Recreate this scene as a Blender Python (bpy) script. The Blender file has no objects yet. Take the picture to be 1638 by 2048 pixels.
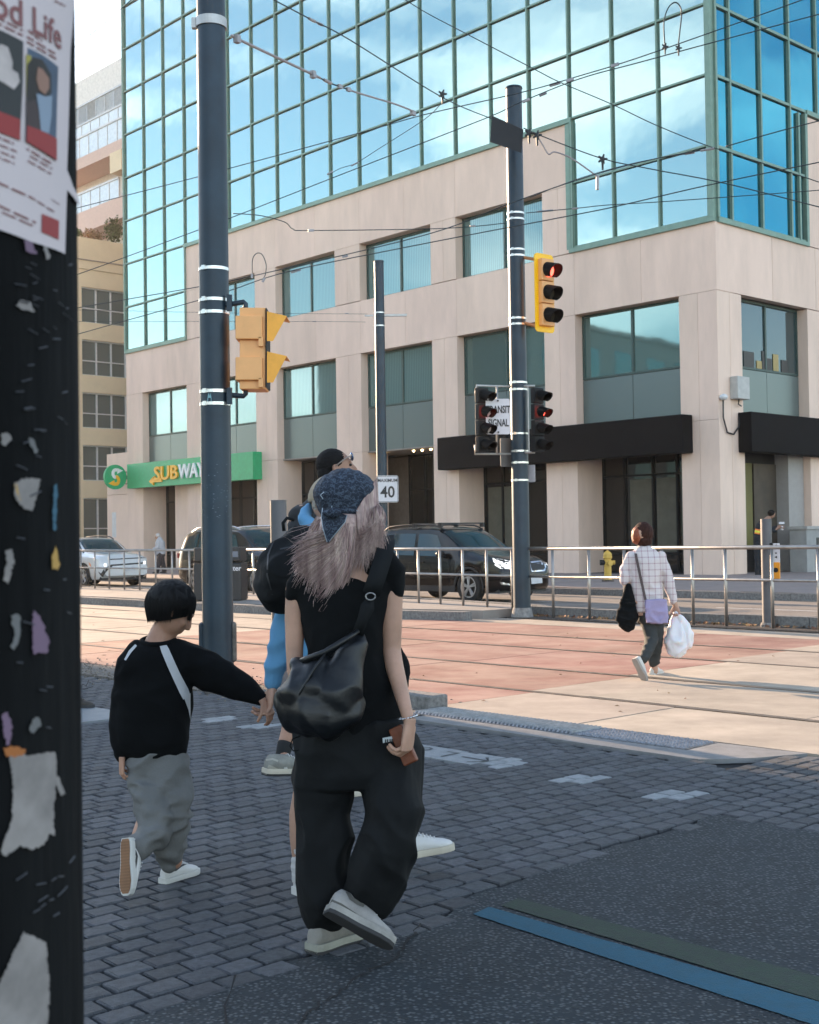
import bpy, bmesh, math, random
import numpy as np
from mathutils import Vector, Matrix, noise
from mathutils.bvhtree import BVHTree
random.seed(7); np.random.seed(7)
R = math.radians
scene = bpy.context.scene
# ------------------------------------------------------------------ camera
H = 1.40
FPX, PIT, ROL = 2556.0, 0.021, -0.01465
fw = np.array([0, math.cos(PIT), math.sin(PIT)]); up = np.array([0, -math.sin(PIT), math.cos(PIT)]); rt = np.array([1., 0, 0])
r2 = rt * math.cos(ROL) + up * math.sin(ROL); u2 = -rt * math.sin(ROL) + up * math.cos(ROL)
cam_d = bpy.data.cameras.new('camera'); cam = bpy.data.objects.new('camera', cam_d)
scene.collection.objects.link(cam); scene.camera = cam
cam.matrix_world = Matrix(((r2[0], u2[0], -fw[0], 0), (r2[1], u2[1], -fw[1], 0), (r2[2], u2[2], -fw[2], H), (0, 0, 0, 1)))
cam_d.sensor_fit = 'VERTICAL'; cam_d.sensor_height = 36; cam_d.lens = FPX / 2048 * 36
cam_d.clip_start = 0.05; cam_d.clip_end = 2000
cam_d.dof.use_dof = True; cam_d.dof.focus_distance = 5.6; cam_d.dof.aperture_fstop = 15
# ------------------------------------------------------------------ light
SUN_EL = R(13.0); SUN_AZ = math.atan2(-0.6, 0.8)          # azimuth from +Y towards +X
world = bpy.data.worlds.new('World'); scene.world = world; world.use_nodes = True
wn = world.node_tree; wn.nodes.clear()
def wnode(t, **k):
    n = wn.nodes.new(t)
    for a, b in k.items(): setattr(n, a, b)
    return n
wo = wnode('ShaderNodeOutputWorld'); wb = wnode('ShaderNodeBackground'); wb.inputs[1].default_value = 0.15
sky = wnode('ShaderNodeTexSky', sky_type='NISHITA'); sky.sun_disc = False
sky.sun_elevation = SUN_EL; sky.sun_rotation = SUN_AZ; sky.air_density = 1.0; sky.dust_density = .25; sky.ozone_density = 1.6
tc = wnode('ShaderNodeTexCoord'); mp = wnode('ShaderNodeMapping'); mp.inputs['Scale'].default_value = (1, 1, 2.2)
mp.inputs['Location'].default_value = (3.1, 1.7, .4)
nz = wnode('ShaderNodeTexNoise'); nz.inputs['Scale'].default_value = 3.4; nz.inputs['Detail'].default_value = 9; nz.inputs['Roughness'].default_value = .58; nz.inputs['Distortion'].default_value = .35
cr = wnode('ShaderNodeValToRGB'); cr.color_ramp.elements[0].position = .46; cr.color_ramp.elements[1].position = .64
mixc = wnode('ShaderNodeMix', data_type='RGBA'); 
mul = wnode('ShaderNodeMath', operation='MULTIPLY'); mul.inputs[1].default_value = .8
# clouds take the light of the sky behind them, whitened
hs = wnode('ShaderNodeHueSaturation'); hs.inputs['Saturation'].default_value = .18; hs.inputs['Value'].default_value = 1.75
wn.links.new(tc.outputs['Generated'], mp.inputs[0]); wn.links.new(mp.outputs[0], nz.inputs[0]); wn.links.new(nz.outputs[0], cr.inputs[0])
wn.links.new(cr.outputs[0], mul.inputs[0]); wn.links.new(mul.outputs[0], mixc.inputs['Factor'])
wn.links.new(sky.outputs[0], mixc.inputs['A']); wn.links.new(sky.outputs[0], hs.inputs['Color']); wn.links.new(hs.outputs[0], mixc.inputs['B'])
wn.links.new(mixc.outputs['Result'], wb.inputs[0]); wn.links.new(wb.outputs[0], wo.inputs[0])
sl = bpy.data.lights.new('sun', 'SUN'); sun = bpy.data.objects.new('sun', sl); scene.collection.objects.link(sun)
sl.energy = 5.0; sl.angle = R(.6); sl.color = (1.0, .71, .46)
sdir = Vector((-0.6 * math.cos(SUN_EL), 0.8 * math.cos(SUN_EL), math.sin(SUN_EL)))
sun.rotation_euler = sdir.to_track_quat('Z', 'Y').to_euler(); sun.location = sdir * 60
vs = scene.view_settings; vs.view_transform = 'Standard'; vs.look = 'None'; vs.exposure = 1.62; vs.gamma = 1; vs.use_curve_mapping = False
scene.cycles.max_bounces = 6; scene.cycles.caustics_reflective = False; scene.cycles.caustics_refractive = False
scene.cycles.use_denoising = True
# ------------------------------------------------------------------ geometry of the place
CAMP = np.array([0, 0, H])
def ray(x, y): return fw * FPX + r2 * (x - 819) - u2 * (y - 1024)
def gp(x, y, z=0.0):
    d = ray(x, y); return Vector(CAMP + d * ((z - H) / d[2]))
def at(x, y, Y):
    d = ray(x, y); return Vector(CAMP + d * (Y / d[1]))
A = 0.827
D1 = Vector((-math.cos(A), math.sin(A), 0)); D2 = Vector((math.sin(A), math.cos(A), 0))   # along / across the street
Z = Vector((0, 0, 1))
def W(u, n, z=0.0): return D1 * u + D2 * n + Z * z
CU, CN = 22.42, 33.62                                      # building corner in street coordinates
def F1(s, z, o=0.0): return W(CU + s, CN - o, z)           # facade along the street, o = out of the wall
def F2(s, z, o=0.0): return W(CU - o, CN + s, z)           # facade along the side street
# ------------------------------------------------------------------ materials
MATS = {}
def M(name, col, rough=.6, metal=0.0, var=.12, vs=6.0, bump=0.0, bs=60.0, spec=.5, coat=0.0, emit=None, es=0.0, rnd=0.0, sheen=0.0, alpha=None, stretch=None, detail=5, col2=None, dirt=0.0):
    if name in MATS: return MATS[name]
    m = bpy.data.materials.new(name); m.use_nodes = True; nt = m.node_tree; N = nt.nodes; L = nt.links
    b = N['Principled BSDF']
    b.inputs['Roughness'].default_value = rough; b.inputs['Metallic'].default_value = metal
    b.inputs['Specular IOR Level'].default_value = spec; b.inputs['Coat Weight'].default_value = coat
    b.inputs['Sheen Weight'].default_value = sheen
    t = N.new('ShaderNodeTexCoord'); src = t.outputs['Object']
    if stretch:
        mpn = N.new('ShaderNodeMapping'); mpn.inputs['Scale'].default_value = stretch; L.new(src, mpn.inputs[0]); src = mpn.outputs[0]
    n = N.new('ShaderNodeTexNoise'); n.inputs['Scale'].default_value = vs; n.inputs['Detail'].default_value = detail; n.inputs['Roughness'].default_value = .62
    L.new(src, n.inputs[0])
    r = N.new('ShaderNodeMapRange'); r.inputs[1].default_value = .3; r.inputs[2].default_value = .7
    r.inputs[3].default_value = 0; r.inputs[4].default_value = 1; L.new(n.outputs[0], r.inputs[0])
    mx = N.new('ShaderNodeMix'); mx.data_type = 'RGBA'
    c = Vector(col)
    mx.inputs['A'].default_value = (*(c * (1 - var)), 1); mx.inputs['B'].default_value = (*(Vector(col2) if col2 else c * (1 + var)), 1)
    L.new(r.outputs[0], mx.inputs['Factor']); out = mx.outputs['Result']
    if rnd:
        oi = N.new('ShaderNodeObjectInfo'); ge = N.new('ShaderNodeNewGeometry'); ad = N.new('ShaderNodeMath'); ad.operation = 'ADD'
        L.new(oi.outputs['Random'], ad.inputs[0]); L.new(ge.outputs['Random Per Island'], ad.inputs[1])
        fr = N.new('ShaderNodeMath'); fr.operation = 'FRACT'; L.new(ad.outputs[0], fr.inputs[0])
        mr = N.new('ShaderNodeMapRange'); mr.inputs[3].default_value = 1 - rnd; mr.inputs[4].default_value = 1 + rnd; L.new(fr.outputs[0], mr.inputs[0])
        ad2 = N.new('ShaderNodeMath'); ad2.operation = 'MULTIPLY'; ad2.inputs[1].default_value = 7.13; L.new(fr.outputs[0], ad2.inputs[0])
        fr2 = N.new('ShaderNodeMath'); fr2.operation = 'FRACT'; L.new(ad2.outputs[0], fr2.inputs[0])
        mr2 = N.new('ShaderNodeMapRange'); mr2.inputs[3].default_value = .5 - rnd * .06; mr2.inputs[4].default_value = .5 + rnd * .06; L.new(fr2.outputs[0], mr2.inputs[0])
        h = N.new('ShaderNodeHueSaturation'); L.new(mr.outputs[0], h.inputs['Value']); L.new(mr2.outputs[0], h.inputs['Hue']); L.new(out, h.inputs['Color']); out = h.outputs[0]
    if dirt:
        n3 = N.new('ShaderNodeTexNoise'); n3.inputs['Scale'].default_value = .9; n3.inputs['Detail'].default_value = 8; n3.inputs['Roughness'].default_value = .7; L.new(src, n3.inputs[0])
        r3 = N.new('ShaderNodeMapRange'); r3.inputs[1].default_value = .42; r3.inputs[2].default_value = .72; r3.inputs[3].default_value = 1; r3.inputs[4].default_value = 1 - dirt; L.new(n3.outputs[0], r3.inputs[0])
        h3 = N.new('ShaderNodeHueSaturation'); L.new(r3.outputs[0], h3.inputs['Value']); L.new(out, h3.inputs['Color']); out = h3.outputs[0]
    L.new(out, b.inputs['Base Color'])
    if bump:
        n2 = N.new('ShaderNodeTexNoise'); n2.inputs['Scale'].default_value = bs; n2.inputs['Detail'].default_value = 4; L.new(src, n2.inputs[0])
        bp = N.new('ShaderNodeBump'); bp.inputs['Strength'].default_value = bump; bp.inputs['Distance'].default_value = .01
        L.new(n2.outputs[0], bp.inputs['Height']); L.new(bp.outputs[0], b.inputs['Normal'])
    if emit: b.inputs['Emission Color'].default_value = (*emit, 1); b.inputs['Emission Strength'].default_value = es
    if alpha is not None: b.inputs['Alpha'].default_value = alpha
    MATS[name] = m; return m
# ------------------------------------------------------------------ mesh builder
class MB:
    def __init__(s): s.v = []; s.f = []
    def add(s, vs, fs):
        o = len(s.v); s.v += [Vector(v) for v in vs]; s.f += [[i + o for i in f] for f in fs]; return s
    def hexa(s, p):   # 8 points: bottom 4, top 4
        return s.add(p, [(0, 3, 2, 1), (4, 5, 6, 7), (0, 1, 5, 4), (1, 2, 6, 5), (2, 3, 7, 6), (3, 0, 4, 7)])
    def box(s, c, x, y, z, ex=None, ey=None, ez=None):      # centre, half sizes, axes
        ex = Vector(ex or (1, 0, 0)) * x; ey = Vector(ey or (0, 1, 0)) * y; ez = Vector(ez or (0, 0, 1)) * z; c = Vector(c)
        return s.hexa([c - ex - ey - ez, c + ex - ey - ez, c + ex + ey - ez, c - ex + ey - ez, c - ex - ey + ez, c + ex - ey + ez, c + ex + ey + ez, c - ex + ey + ez])
    def sb(s, F, s0, s1, z0, z1, o0, o1):                   # box in facade coordinates
        return s.hexa([F(s0, z0, o0), F(s1, z0, o0), F(s1, z0, o1), F(s0, z0, o1), F(s0, z1, o0), F(s1, z1, o0), F(s1, z1, o1), F(s0, z1, o1)])
    def loft(s, rings, cap=True, closed=True):
        o = len(s.v); n = len(rings[0])
        for r in rings: s.v += [Vector(p) for p in r]
        for i in range(len(rings) - 1):
            for j in range(n if closed else n - 1):
                k = (j + 1) % n; s.f.append([o + i * n + j, o + i * n + k, o + (i + 1) * n + k, o + (i + 1) * n + j])
        if cap and closed:
            s.f.append([o + j for j in range(n)][::-1]); s.f.append([o + (len(rings) - 1) * n + j for j in range(n)])
        return s
    def tube(s, pts, r, n=8, flat=1.0, ref=None, cap=True, round_ends=False):
        pts = [Vector(p) for p in pts]; m = len(pts); rs = list(r) if hasattr(r, '__len__') else [r] * m
        if round_ends:
            a = (pts[0] - pts[1]).normalized(); b = (pts[-1] - pts[-2]).normalized()
            pts = [pts[0] + a * rs[0] * .85, pts[0] + a * rs[0] * .5] + pts + [pts[-1] + b * rs[-1] * .5, pts[-1] + b * rs[-1] * .85]
            rs = [rs[0] * .3, rs[0] * .8] + rs + [rs[-1] * .8, rs[-1] * .3]; m += 4
        rings = []; prev = Vector(ref) if ref is not None else None
        for i in range(m):
            t = (pts[min(i + 1, m - 1)] - pts[max(i - 1, 0)]); t = t.normalized() if t.length > 1e-9 else Vector((0, 0, 1))
            if prev is None: prev = Vector((0, 0, 1)) if abs(t.z) < .9 else Vector((0, 1, 0))
            x = prev - t * prev.dot(t)
            if x.length < 1e-5: x = t.orthogonal()
            x.normalize(); y = t.cross(x); prev = x
            rings.append([pts[i] + x * (rs[i] * flat * math.cos(q)) + y * (rs[i] * math.sin(q)) for q in [2 * math.pi * k / n for k in range(n)]])
        return s.loft(rings, cap)
    def cyl(s, a, b, r0, r1=None, n=24): return s.tube([a, b], [r0, r0 if r1 is None else r1], n)
    def ell(s, c, rx, ry, rz, ex=(1, 0, 0), ey=(0, 1, 0), ez=(0, 0, 1), n=20, m=12, t0=0.0, t1=math.pi):
        c = Vector(c); ex, ey, ez = Vector(ex), Vector(ey), Vector(ez); rings = []
        for i in range(m + 1):
            t = t0 + (t1 - t0) * i / m; t = min(max(t, .02), math.pi - .02)
            rings.append([c + ex * (rx * math.sin(t) * math.cos(q)) + ey * (ry * math.sin(t) * math.sin(q)) + ez * (rz * math.cos(t)) for q in [2 * math.pi * k / n for k in range(n)]])
        return s.loft(rings)
    def prism(s, poly, d):
        n = len(poly); o = len(s.v); d = Vector(d)
        s.v += [Vector(p) for p in poly] + [Vector(p) + d for p in poly]
        s.f.append([o + i for i in range(n)][::-1]); s.f.append([o + n + i for i in range(n)])
        for i in range(n): j = (i + 1) % n; s.f.append([o + i, o + j, o + n + j, o + n + i])
        return s
    def quad(s, *p): return s.add(p, [list(range(len(p)))])
    def build(s, name, mat, parent=None, org=None, smooth=False, label=None, cat=None, group=None, kind=None, bevel=0, auto=None):
        if parent is not None: o0 = parent.matrix_basis.translation if parent.parent is None else parent['_w']
        else: o0 = Vector(org) if org is not None else (sum(s.v, Vector()) / max(len(s.v), 1))
        o0 = Vector(o0)
        me = bpy.data.meshes.new(name); me.from_pydata([v - o0 for v in s.v], [], s.f)
        bm = bmesh.new(); bm.from_mesh(me); bmesh.ops.recalc_face_normals(bm, faces=bm.faces); bm.to_mesh(me); bm.free()
        return link(name, me, mat, parent, o0, smooth, label, cat, group, kind, bevel)
def link(name, me, mat, parent=None, o0=None, smooth=False, label=None, cat=None, group=None, kind=None, bevel=0):
    if mat is not None: me.materials.clear(); me.materials.append(mat)
    if smooth: me.polygons.foreach_set('use_smooth', [True] * len(me.polygons))
    ob = bpy.data.objects.new(name, me); scene.collection.objects.link(ob)
    if parent is not None: ob.parent = parent; ob['_w'] = [*o0]
    else: ob.location = o0
    if bevel:
        b = ob.modifiers.new('bevel', 'BEVEL'); b.width = bevel; b.segments = 2; b.limit_method = 'ANGLE'
        for p in me.polygons: p.use_smooth = True
        b.harden_normals = True
    tag(ob, label, cat, group, kind); return ob
def tag(o, label=None, cat=None, group=None, kind=None):
    if label: o['label'] = label
    if cat: o['category'] = cat
    if group: o['group'] = group
    if kind: o['kind'] = kind
    return o
def thing(name, loc, label, cat, group=None, kind=None):
    o = bpy.data.objects.new(name, None); scene.collection.objects.link(o); o.location = Vector(loc); o.empty_display_size = .1
    o['_w'] = [*Vector(loc)]
    return tag(o, label, cat, group, kind)
def copy_thing(o, loc=None, rotz=None, label=None, parent=None):
    c = o.copy(); scene.collection.objects.link(c)
    if parent is not None: c.parent = parent
    if loc is not None: c.location = Vector(loc)
    if rotz is not None: c.rotation_euler = (0, 0, rotz)
    if label: c['label'] = label
    for ch in list(o.children): copy_thing(ch, parent=c)
    return c
def dup(o):
    c = o.copy(); scene.collection.objects.link(c); return c
def remesh(mb, vox, smooth=4, fac=.5, dec=None):
    me = bpy.data.meshes.new('tmp'); me.from_pydata(mb.v, [], mb.f)
    bm = bmesh.new(); bm.from_mesh(me); bmesh.ops.recalc_face_normals(bm, faces=bm.faces); bm.to_mesh(me); bm.free()
    ob = bpy.data.objects.new('tmp', me); scene.collection.objects.link(ob)
    r = ob.modifiers.new('r', 'REMESH'); r.mode = 'VOXEL'; r.voxel_size = vox
    if smooth: q = ob.modifiers.new('s', 'SMOOTH'); q.iterations = smooth; q.factor = fac
    if dec: d = ob.modifiers.new('d', 'DECIMATE'); d.ratio = dec
    dg = bpy.context.evaluated_depsgraph_get(); out = bpy.data.meshes.new_from_object(ob.evaluated_get(dg), depsgraph=dg)
    bpy.data.objects.remove(ob); bpy.data.meshes.remove(me)
    return out
def shift(me, o):
    n = len(me.vertices); a = np.empty(n * 3); me.vertices.foreach_get('co', a); a = a.reshape(-1, 3) - np.array(o); me.vertices.foreach_set('co', a.ravel()); me.update()
def folds(me, amp, sc=(9, 9, 9), ridge=True, mask=None, seed=0, oct2=.4):
    nv = len(me.vertices); no = [v.normal.copy() for v in me.vertices]
    for v, nn in zip(me.vertices, no):
        c = v.co; a = amp * (mask(c) if mask else 1)
        if a == 0: continue
        p = Vector((c.x * sc[0] + seed, c.y * sc[1], c.z * sc[2])); w = noise.noise_vector(p * .5) * .7; p = p + w
        f = noise.noise(p)
        if ridge: f = 1 - abs(f) * 2.6
        f += oct2 * noise.noise(p * 2.3)
        v.co = c + nn * (a * f)
    me.update()
def join(meshes):
    mb = MB()
    for me in meshes: mb.add([v.co.copy() for v in me.vertices], [list(p.vertices) for p in me.polygons])
    return mb
def bvh_of(me): return BVHTree.FromPolygons([v.co.copy() for v in me.vertices], [list(p.vertices) for p in me.polygons])
def hit(bvh, px, py, off=.003, default=None):
    d = Vector(ray(px, py)).normalized(); loc, nn, i, t = bvh.ray_cast(Vector(CAMP), d)
    if loc is None: return default
    return loc - d * off
def text_mb(s, size, depth=0.0, sx=1.0, font_off=0.0, bold=0.0):
    cu = bpy.data.curves.new('t', 'FONT'); cu.body = s; cu.size = size; cu.extrude = depth / 2; cu.offset = bold; cu.align_x = 'CENTER'; cu.align_y = 'CENTER'; cu.resolution_u = 3
    ob = bpy.data.objects.new('t', cu); scene.collection.objects.link(ob); dg = bpy.context.evaluated_depsgraph_get()
    me = bpy.data.meshes.new_from_object(ob.evaluated_get(dg)); bpy.data.objects.remove(ob)
    v = [(p.co.x * sx, p.co.y, p.co.z) for p in me.vertices]; f = [list(p.vertices) for p in me.polygons]; bpy.data.meshes.remove(me); return v, f
def put_text(mb, s, size, o, ex, ey, depth=.004, sx=1.0, bold=0.0):
    v, f = text_mb(s, size, depth, sx, bold=bold); o, ex, ey = Vector(o), Vector(ex).normalized(), Vector(ey).normalized(); ez = ex.cross(ey)
    mb.add([o + ex * a + ey * b + ez * c for a, b, c in v], f); return mb
# ================================================================== SETTING
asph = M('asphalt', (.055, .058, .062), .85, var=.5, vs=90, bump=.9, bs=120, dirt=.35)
def agg(name, base, stones, sc, amount, rough=.8):
    # asphalt with exposed pale aggregate
    m = M(name, base, rough, var=.25, vs=3, bump=0, dirt=.3); nt = m.node_tree; N = nt.nodes; L = nt.links; b = N['Principled BSDF']
    t = N.new('ShaderNodeTexCoord'); v = N.new('ShaderNodeTexVoronoi'); v.inputs['Scale'].default_value = sc; L.new(t.outputs['Object'], v.inputs[0])
    n = N.new('ShaderNodeTexNoise'); n.inputs['Scale'].default_value = 1.3; n.inputs['Detail'].default_value = 6; L.new(t.outputs['Object'], n.inputs[0])
    g = N.new('ShaderNodeSeparateColor'); L.new(v.outputs['Color'], g.inputs[0])
    a = N.new('ShaderNodeMath'); a.operation = 'ADD'; L.new(g.outputs[0], a.inputs[0]); L.new(n.outputs[0], a.inputs[1])
    th = N.new('ShaderNodeMapRange'); th.inputs[1].default_value = amount; th.inputs[2].default_value = amount + .25; L.new(a.outputs[0], th.inputs[0])
    d = N.new('ShaderNodeMapRange'); d.inputs[1].default_value = .5; d.inputs[2].default_value = .2; d.inputs[3].default_value = 0; d.inputs[4].default_value = 1; L.new(v.outputs['Distance'], d.inputs[0])
    f = N.new('ShaderNodeMath'); f.operation = 'MULTIPLY'; L.new(th.outputs[0], f.inputs[0]); L.new(d.outputs[0], f.inputs[1])
    mx = N.new('ShaderNodeMix'); mx.data_type = 'RGBA'; old = b.inputs['Base Color'].links[0].from_socket
    L.new(old, mx.inputs['A']); mx.inputs['B'].default_value = (*stones, 1); L.new(f.outputs[0], mx.inputs['Factor']); L.new(mx.outputs['Result'], b.inputs['Base Color'])
    bp = N.new('ShaderNodeBump'); bp.inputs['Strength'].default_value = .9; bp.inputs['Distance'].default_value = .006; L.new(d.outputs[0], bp.inputs['Height']); L.new(bp.outputs[0], b.inputs['Normal'])
    return m
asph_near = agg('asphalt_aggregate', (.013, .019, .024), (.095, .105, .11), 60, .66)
conc = M('concrete', (.38, .315, .25), .85, var=.16, vs=2.2, bump=.35, bs=70, rnd=.10, dirt=.28)
conc2 = M('concrete_grey', (.20, .20, .20), .85, var=.2, vs=5, bump=.4, bs=90, dirt=.25)
redc = M('red_lane', (.27, .105, .08), .85, var=.2, vs=1.3, bump=.35, bs=70, rnd=.08, dirt=.25, col2=(.38, .245, .19), detail=9)
roadm = M('road_asphalt', (.20, .17, .145), .8, var=.25, vs=1.2, bump=.4, bs=90, dirt=.2)
granite = M('granite_kerb', (.16, .155, .15), .8, var=.45, vs=25, bump=.6, bs=40, rnd=.1)
sidem = M('sidewalk', (.25, .20, .18), .85, var=.12, vs=1.5, bump=.3, bs=60)
steel = M('rail_steel', (.20, .155, .12), .45, metal=.6, var=.3, vs=8)
mortar = M('joint_sand', (.010, .010, .011), .95, var=.4, vs=30, bump=.5, bs=120)
brickm = M('paving_brick', (.076, .080, .089), .72, var=.3, vs=34, bump=.9, bs=190, rnd=.24, spec=.45, dirt=.25)
whitep = M('white_paver_paint', (.31, .33, .34), .7, var=.1, vs=22, col2=(.20, .215, .225), detail=9, bump=.5, bs=160, rnd=.06)
darkp = M('dark_print', (.07, .075, .08), .8, var=.2, vs=20)
def sheet(name, pts, mat, kind='structure'):
    return MB().quad(*pts).build(name, mat, org=pts[0], kind=kind)
def uvrect(u0, u1, n0, n1, z): return [W(u0, n0, z), W(u1, n0, z), W(u1, n1, z), W(u0, n1, z)]
sheet('ground', [Vector((-600, -300, -.06)), Vector((600, -300, -.06)), Vector((600, 900, -.06)), Vector((-600, 900, -.06))], asph)
sheet('side_street', uvrect(CU + 37.6, CU + 43.5, CN - 8, 150, .152), roadm)
# --- near asphalt
EDGE = [(-6, 3.3), (1.89, 3.36), (2.35, 3.41), (2.61, 3.455), (3.17, 3.374), (3.53, 3.549), (4.07, 3.60), (4.57, 3.678), (5.19, 3.66), (5.50, 3.754)]
er = random.Random(2); ep = []
for (n0, u0), (n1, u1) in zip(EDGE[:-1], EDGE[1:]):
    k_ = max(1, int((n1 - n0) / .06))
    for i in range(k_): q = i / k_; ep.append(W(u0 + (u1 - u0) * q + er.uniform(-.012, .016), n0 + (n1 - n0) * q, -.005))
for i in range(60): ep.append(W(3.754 - i * .2 + er.uniform(-.02, .02), 5.49 + er.uniform(-.012, .012), -.005))
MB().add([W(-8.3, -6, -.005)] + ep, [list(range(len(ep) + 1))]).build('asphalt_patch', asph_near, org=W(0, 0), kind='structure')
# tar crack filled with dark bitumen
crk = MB()
def strip(mb, pts, w, z):
    L_, R_ = [], []
    for i, p in enumerate(pts):
        a = pts[max(i - 1, 0)]; b = pts[min(i + 1, len(pts) - 1)]; t = (Vector(b) - Vector(a)); t.z = 0; t.normalize(); s = Vector((-t.y, t.x, 0))
        ww = w[i] if hasattr(w, '__len__') else w
        q = Vector(p); q.z = z; L_.append(q + s * ww); R_.append(q - s * ww)
    mb.loft([L_, R_], cap=False, closed=False)
rc = random.Random(3)
cp = [gp(x + rc.uniform(-7, 7), y + rc.uniform(-3, 3)) for x, y in [(a[0] + (b[0] - a[0]) * k / 4, a[1] + (b[1] - a[1]) * k / 4) for a, b in (lambda l: zip(l[:-1], l[1:]))([(845, 1845), (830, 1862), (812, 1880), (800, 1905), (770, 1925), (735, 1943), (700, 1960), (672, 1985), (640, 2004), (610, 2030), (585, 2060), (560, 2090)]) for k in range(4)]]
strip(crk, cp, [.0015 + .006 * rc.random() for _ in cp], -.001)
cp = [gp(x + rc.uniform(-4, 4), y + rc.uniform(-3, 3)) for x, y in [(470, 1950), (462, 1985), (450, 2010), (455, 2050)]]
strip(crk, cp, [.001 + .004 * rc.random() for _ in cp], -.001)
crk.build('asphalt_crack', mortar, org=gp(700, 1960), kind='structure')
# blue and green painted lines
bluep = M('blue_line_paint', (.007, .105, .175), .75, var=.1, vs=26, bump=.6, bs=140, col2=(.012, .080, .118), detail=10, dirt=.25)
greenp = M('green_line_paint', (.030, .062, .034), .8, var=.1, vs=24, bump=.6, bs=140, col2=(.026, .034, .030), detail=10, dirt=.3)
def paint(px_a, px_b, mat, name, label, seed):
    rr = random.Random(seed); mb = MB(); T, B = [], []
    for i in range(60):
        q = i / 59; j = .004 * (rr.random() - .5)
        a = gp(*[px_a[0][k] * (1 - q) + px_a[1][k] * q for k in (0, 1)]); b = gp(*[px_b[0][k] * (1 - q) + px_b[1][k] * q for k in (0, 1)])
        a.z = b.z = -.0005; d = (a - b).normalized(); T.append(a + d * j); B.append(b + d * .004 * (rr.random() - .5))
    mb.loft([T, B], cap=False, closed=False).build(name, mat, org=T[0], label=label, cat='painted line')
paint([(978, 1813), (1800, 2050)], [(946, 1828), (1800, 2105)], bluep, 'blue_line', 'bright blue painted line running diagonally over the dark asphalt', 1)
paint([(1035, 1796), (1800, 1995)], [(1002, 1810), (1800, 2050)], greenp, 'green_line', 'dull olive green painted line beside the blue line on the asphalt', 2)
# --- brick paving
paving = sheet('brick_pavement', [W(2.2, -4, -.03), W(2.2, 5.3, -.03), W(-8, 5.3, -.03), W(-8, 7.0, -.03)][:0] or [W(-8, -6, -.035), W(17, -6, -.035), W(17, 7.4, -.035), W(-8, 7.4, -.035)], mortar)
CW, CL = .1115, .1445
br = random.Random(11)
def on_bricks(u, n):
    if n > 7.28 or n < -1.2 or u > 14.5: return False
    edge = float(np.interp(n, [a for a, b in EDGE], [b for a, b in EDGE]))
    if n < 5.47 and u < edge - .02: return False
    if n > 6.64 and u > 4.42: return False
    return True
WHITE = [(4.79, 5.77), (4.17, 5.75), (8.45, 5.77), (7.95, 5.77), (5.44, 5.79)]
def is_white(u, n): return any(abs(u - a) < CW * 1.02 and abs(n - b) < CL * 1.02 for a, b in WHITE)
cells = []
iu = 0
for i in range(int((14.5 + 6) / CW)):
    u = -6 + (i + .5) * CW
    off = (i % 2) * .5 * CL + br.uniform(-.012, .012); jj = 0
    for j in range(int(8.4 / CL) + 4):
        n = -1.3 + off + (j + .5) * CL
        P = W(u, n)
        if P.y < 2.6 or abs(P.x) > P.y * .40 + .5: continue
        if not on_bricks(u, n): continue
        if 5.62 < u < 7.35 and abs(n - 5.79) < .17: continue   # painted slabs strip
        if 9.05 < u < 12 and 4.75 < n < 5.45: continue          # steel plate
        cells.append((P.y, u, n))
cells.sort()
def brick_verts(u, n, seed, old=False):
    q = random.Random(seed); a = CW / 2 - .0062; b = CL / 2 - .0066; v = []
    if n > 5.7 and u < 4.2: a -= .002; b -= .004
    zt = q.uniform(-.0025, .0025); tx, ty = q.uniform(-.012, .012), q.uniform(-.012, .012)
    ang = q.uniform(-.025, .025); c, s = math.cos(ang), math.sin(ang)
    for k, (z, e) in enumerate(((-.034, 0), (-.006, .0), (0, -.006))):
        for su, sn in ((-1, -1), (1, -1), (1, 1), (-1, 1)):
            x = su * (a + e) + q.uniform(-.0022, .0022); y = sn * (b + e) + q.uniform(-.0028, .0028)
            v.append(W(u + x * c - y * s, n + x * s + y * c, z + (zt + tx * x + ty * y if k else 0)))
    f = [(0, 1, 5, 4), (1, 2, 6, 5), (2, 3, 7, 6), (3, 0, 4, 7), (4, 5, 9, 8), (5, 6, 10, 9), (6, 7, 11, 10), (7, 4, 8, 11), (8, 9, 10, 11)]
    return v, f
rest = MB(); cnt = 0
for k, (_, u, n) in enumerate(cells):
    wt = is_white(u, n)
    v, f = brick_verts(u, n, k)
    if wt: MB().add(v, f).build('white_brick', whitep, paving, label='brick painted white')
    elif cnt < 280: MB().add(v, f).build('brick', brickm, paving); cnt += 1
    else: rest.add(v, f)
rest.build('bricks', brickm, paving, kind='stuff')
# painted slabs with dark letter strokes
for k in range(5):
    u0 = 5.60 + k * .36
    MB().hexa([W(u0 + .004, 5.632, -.03), W(u0 + .354, 5.632, -.03), W(u0 + .354, 5.955, -.03), W(u0 + .004, 5.955, -.03), W(u0 + .004, 5.632, .001), W(u0 + .354, 5.632, .001), W(u0 + .354, 5.955, .001), W(u0 + .004, 5.955, .001)]).build('painted_slab', whitep, paving)
for ps_, w_ in ((((924, 1514), (978, 1523), (974, 1516)), .012), (((975, 1523.5), (934, 1524.5)), .008), (((895, 1504), (917, 1507), (882, 1514)), .010), (((843, 1497), (858, 1496), (864, 1498), (860, 1500), (842, 1502)), .010)):
    gl = MB(); strip(gl, [gp(x, y) for x, y in ps_], w_, .004); gl.build('letter_stroke', darkp, paving, label='dark painted letter stroke on the white slabs')
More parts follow.
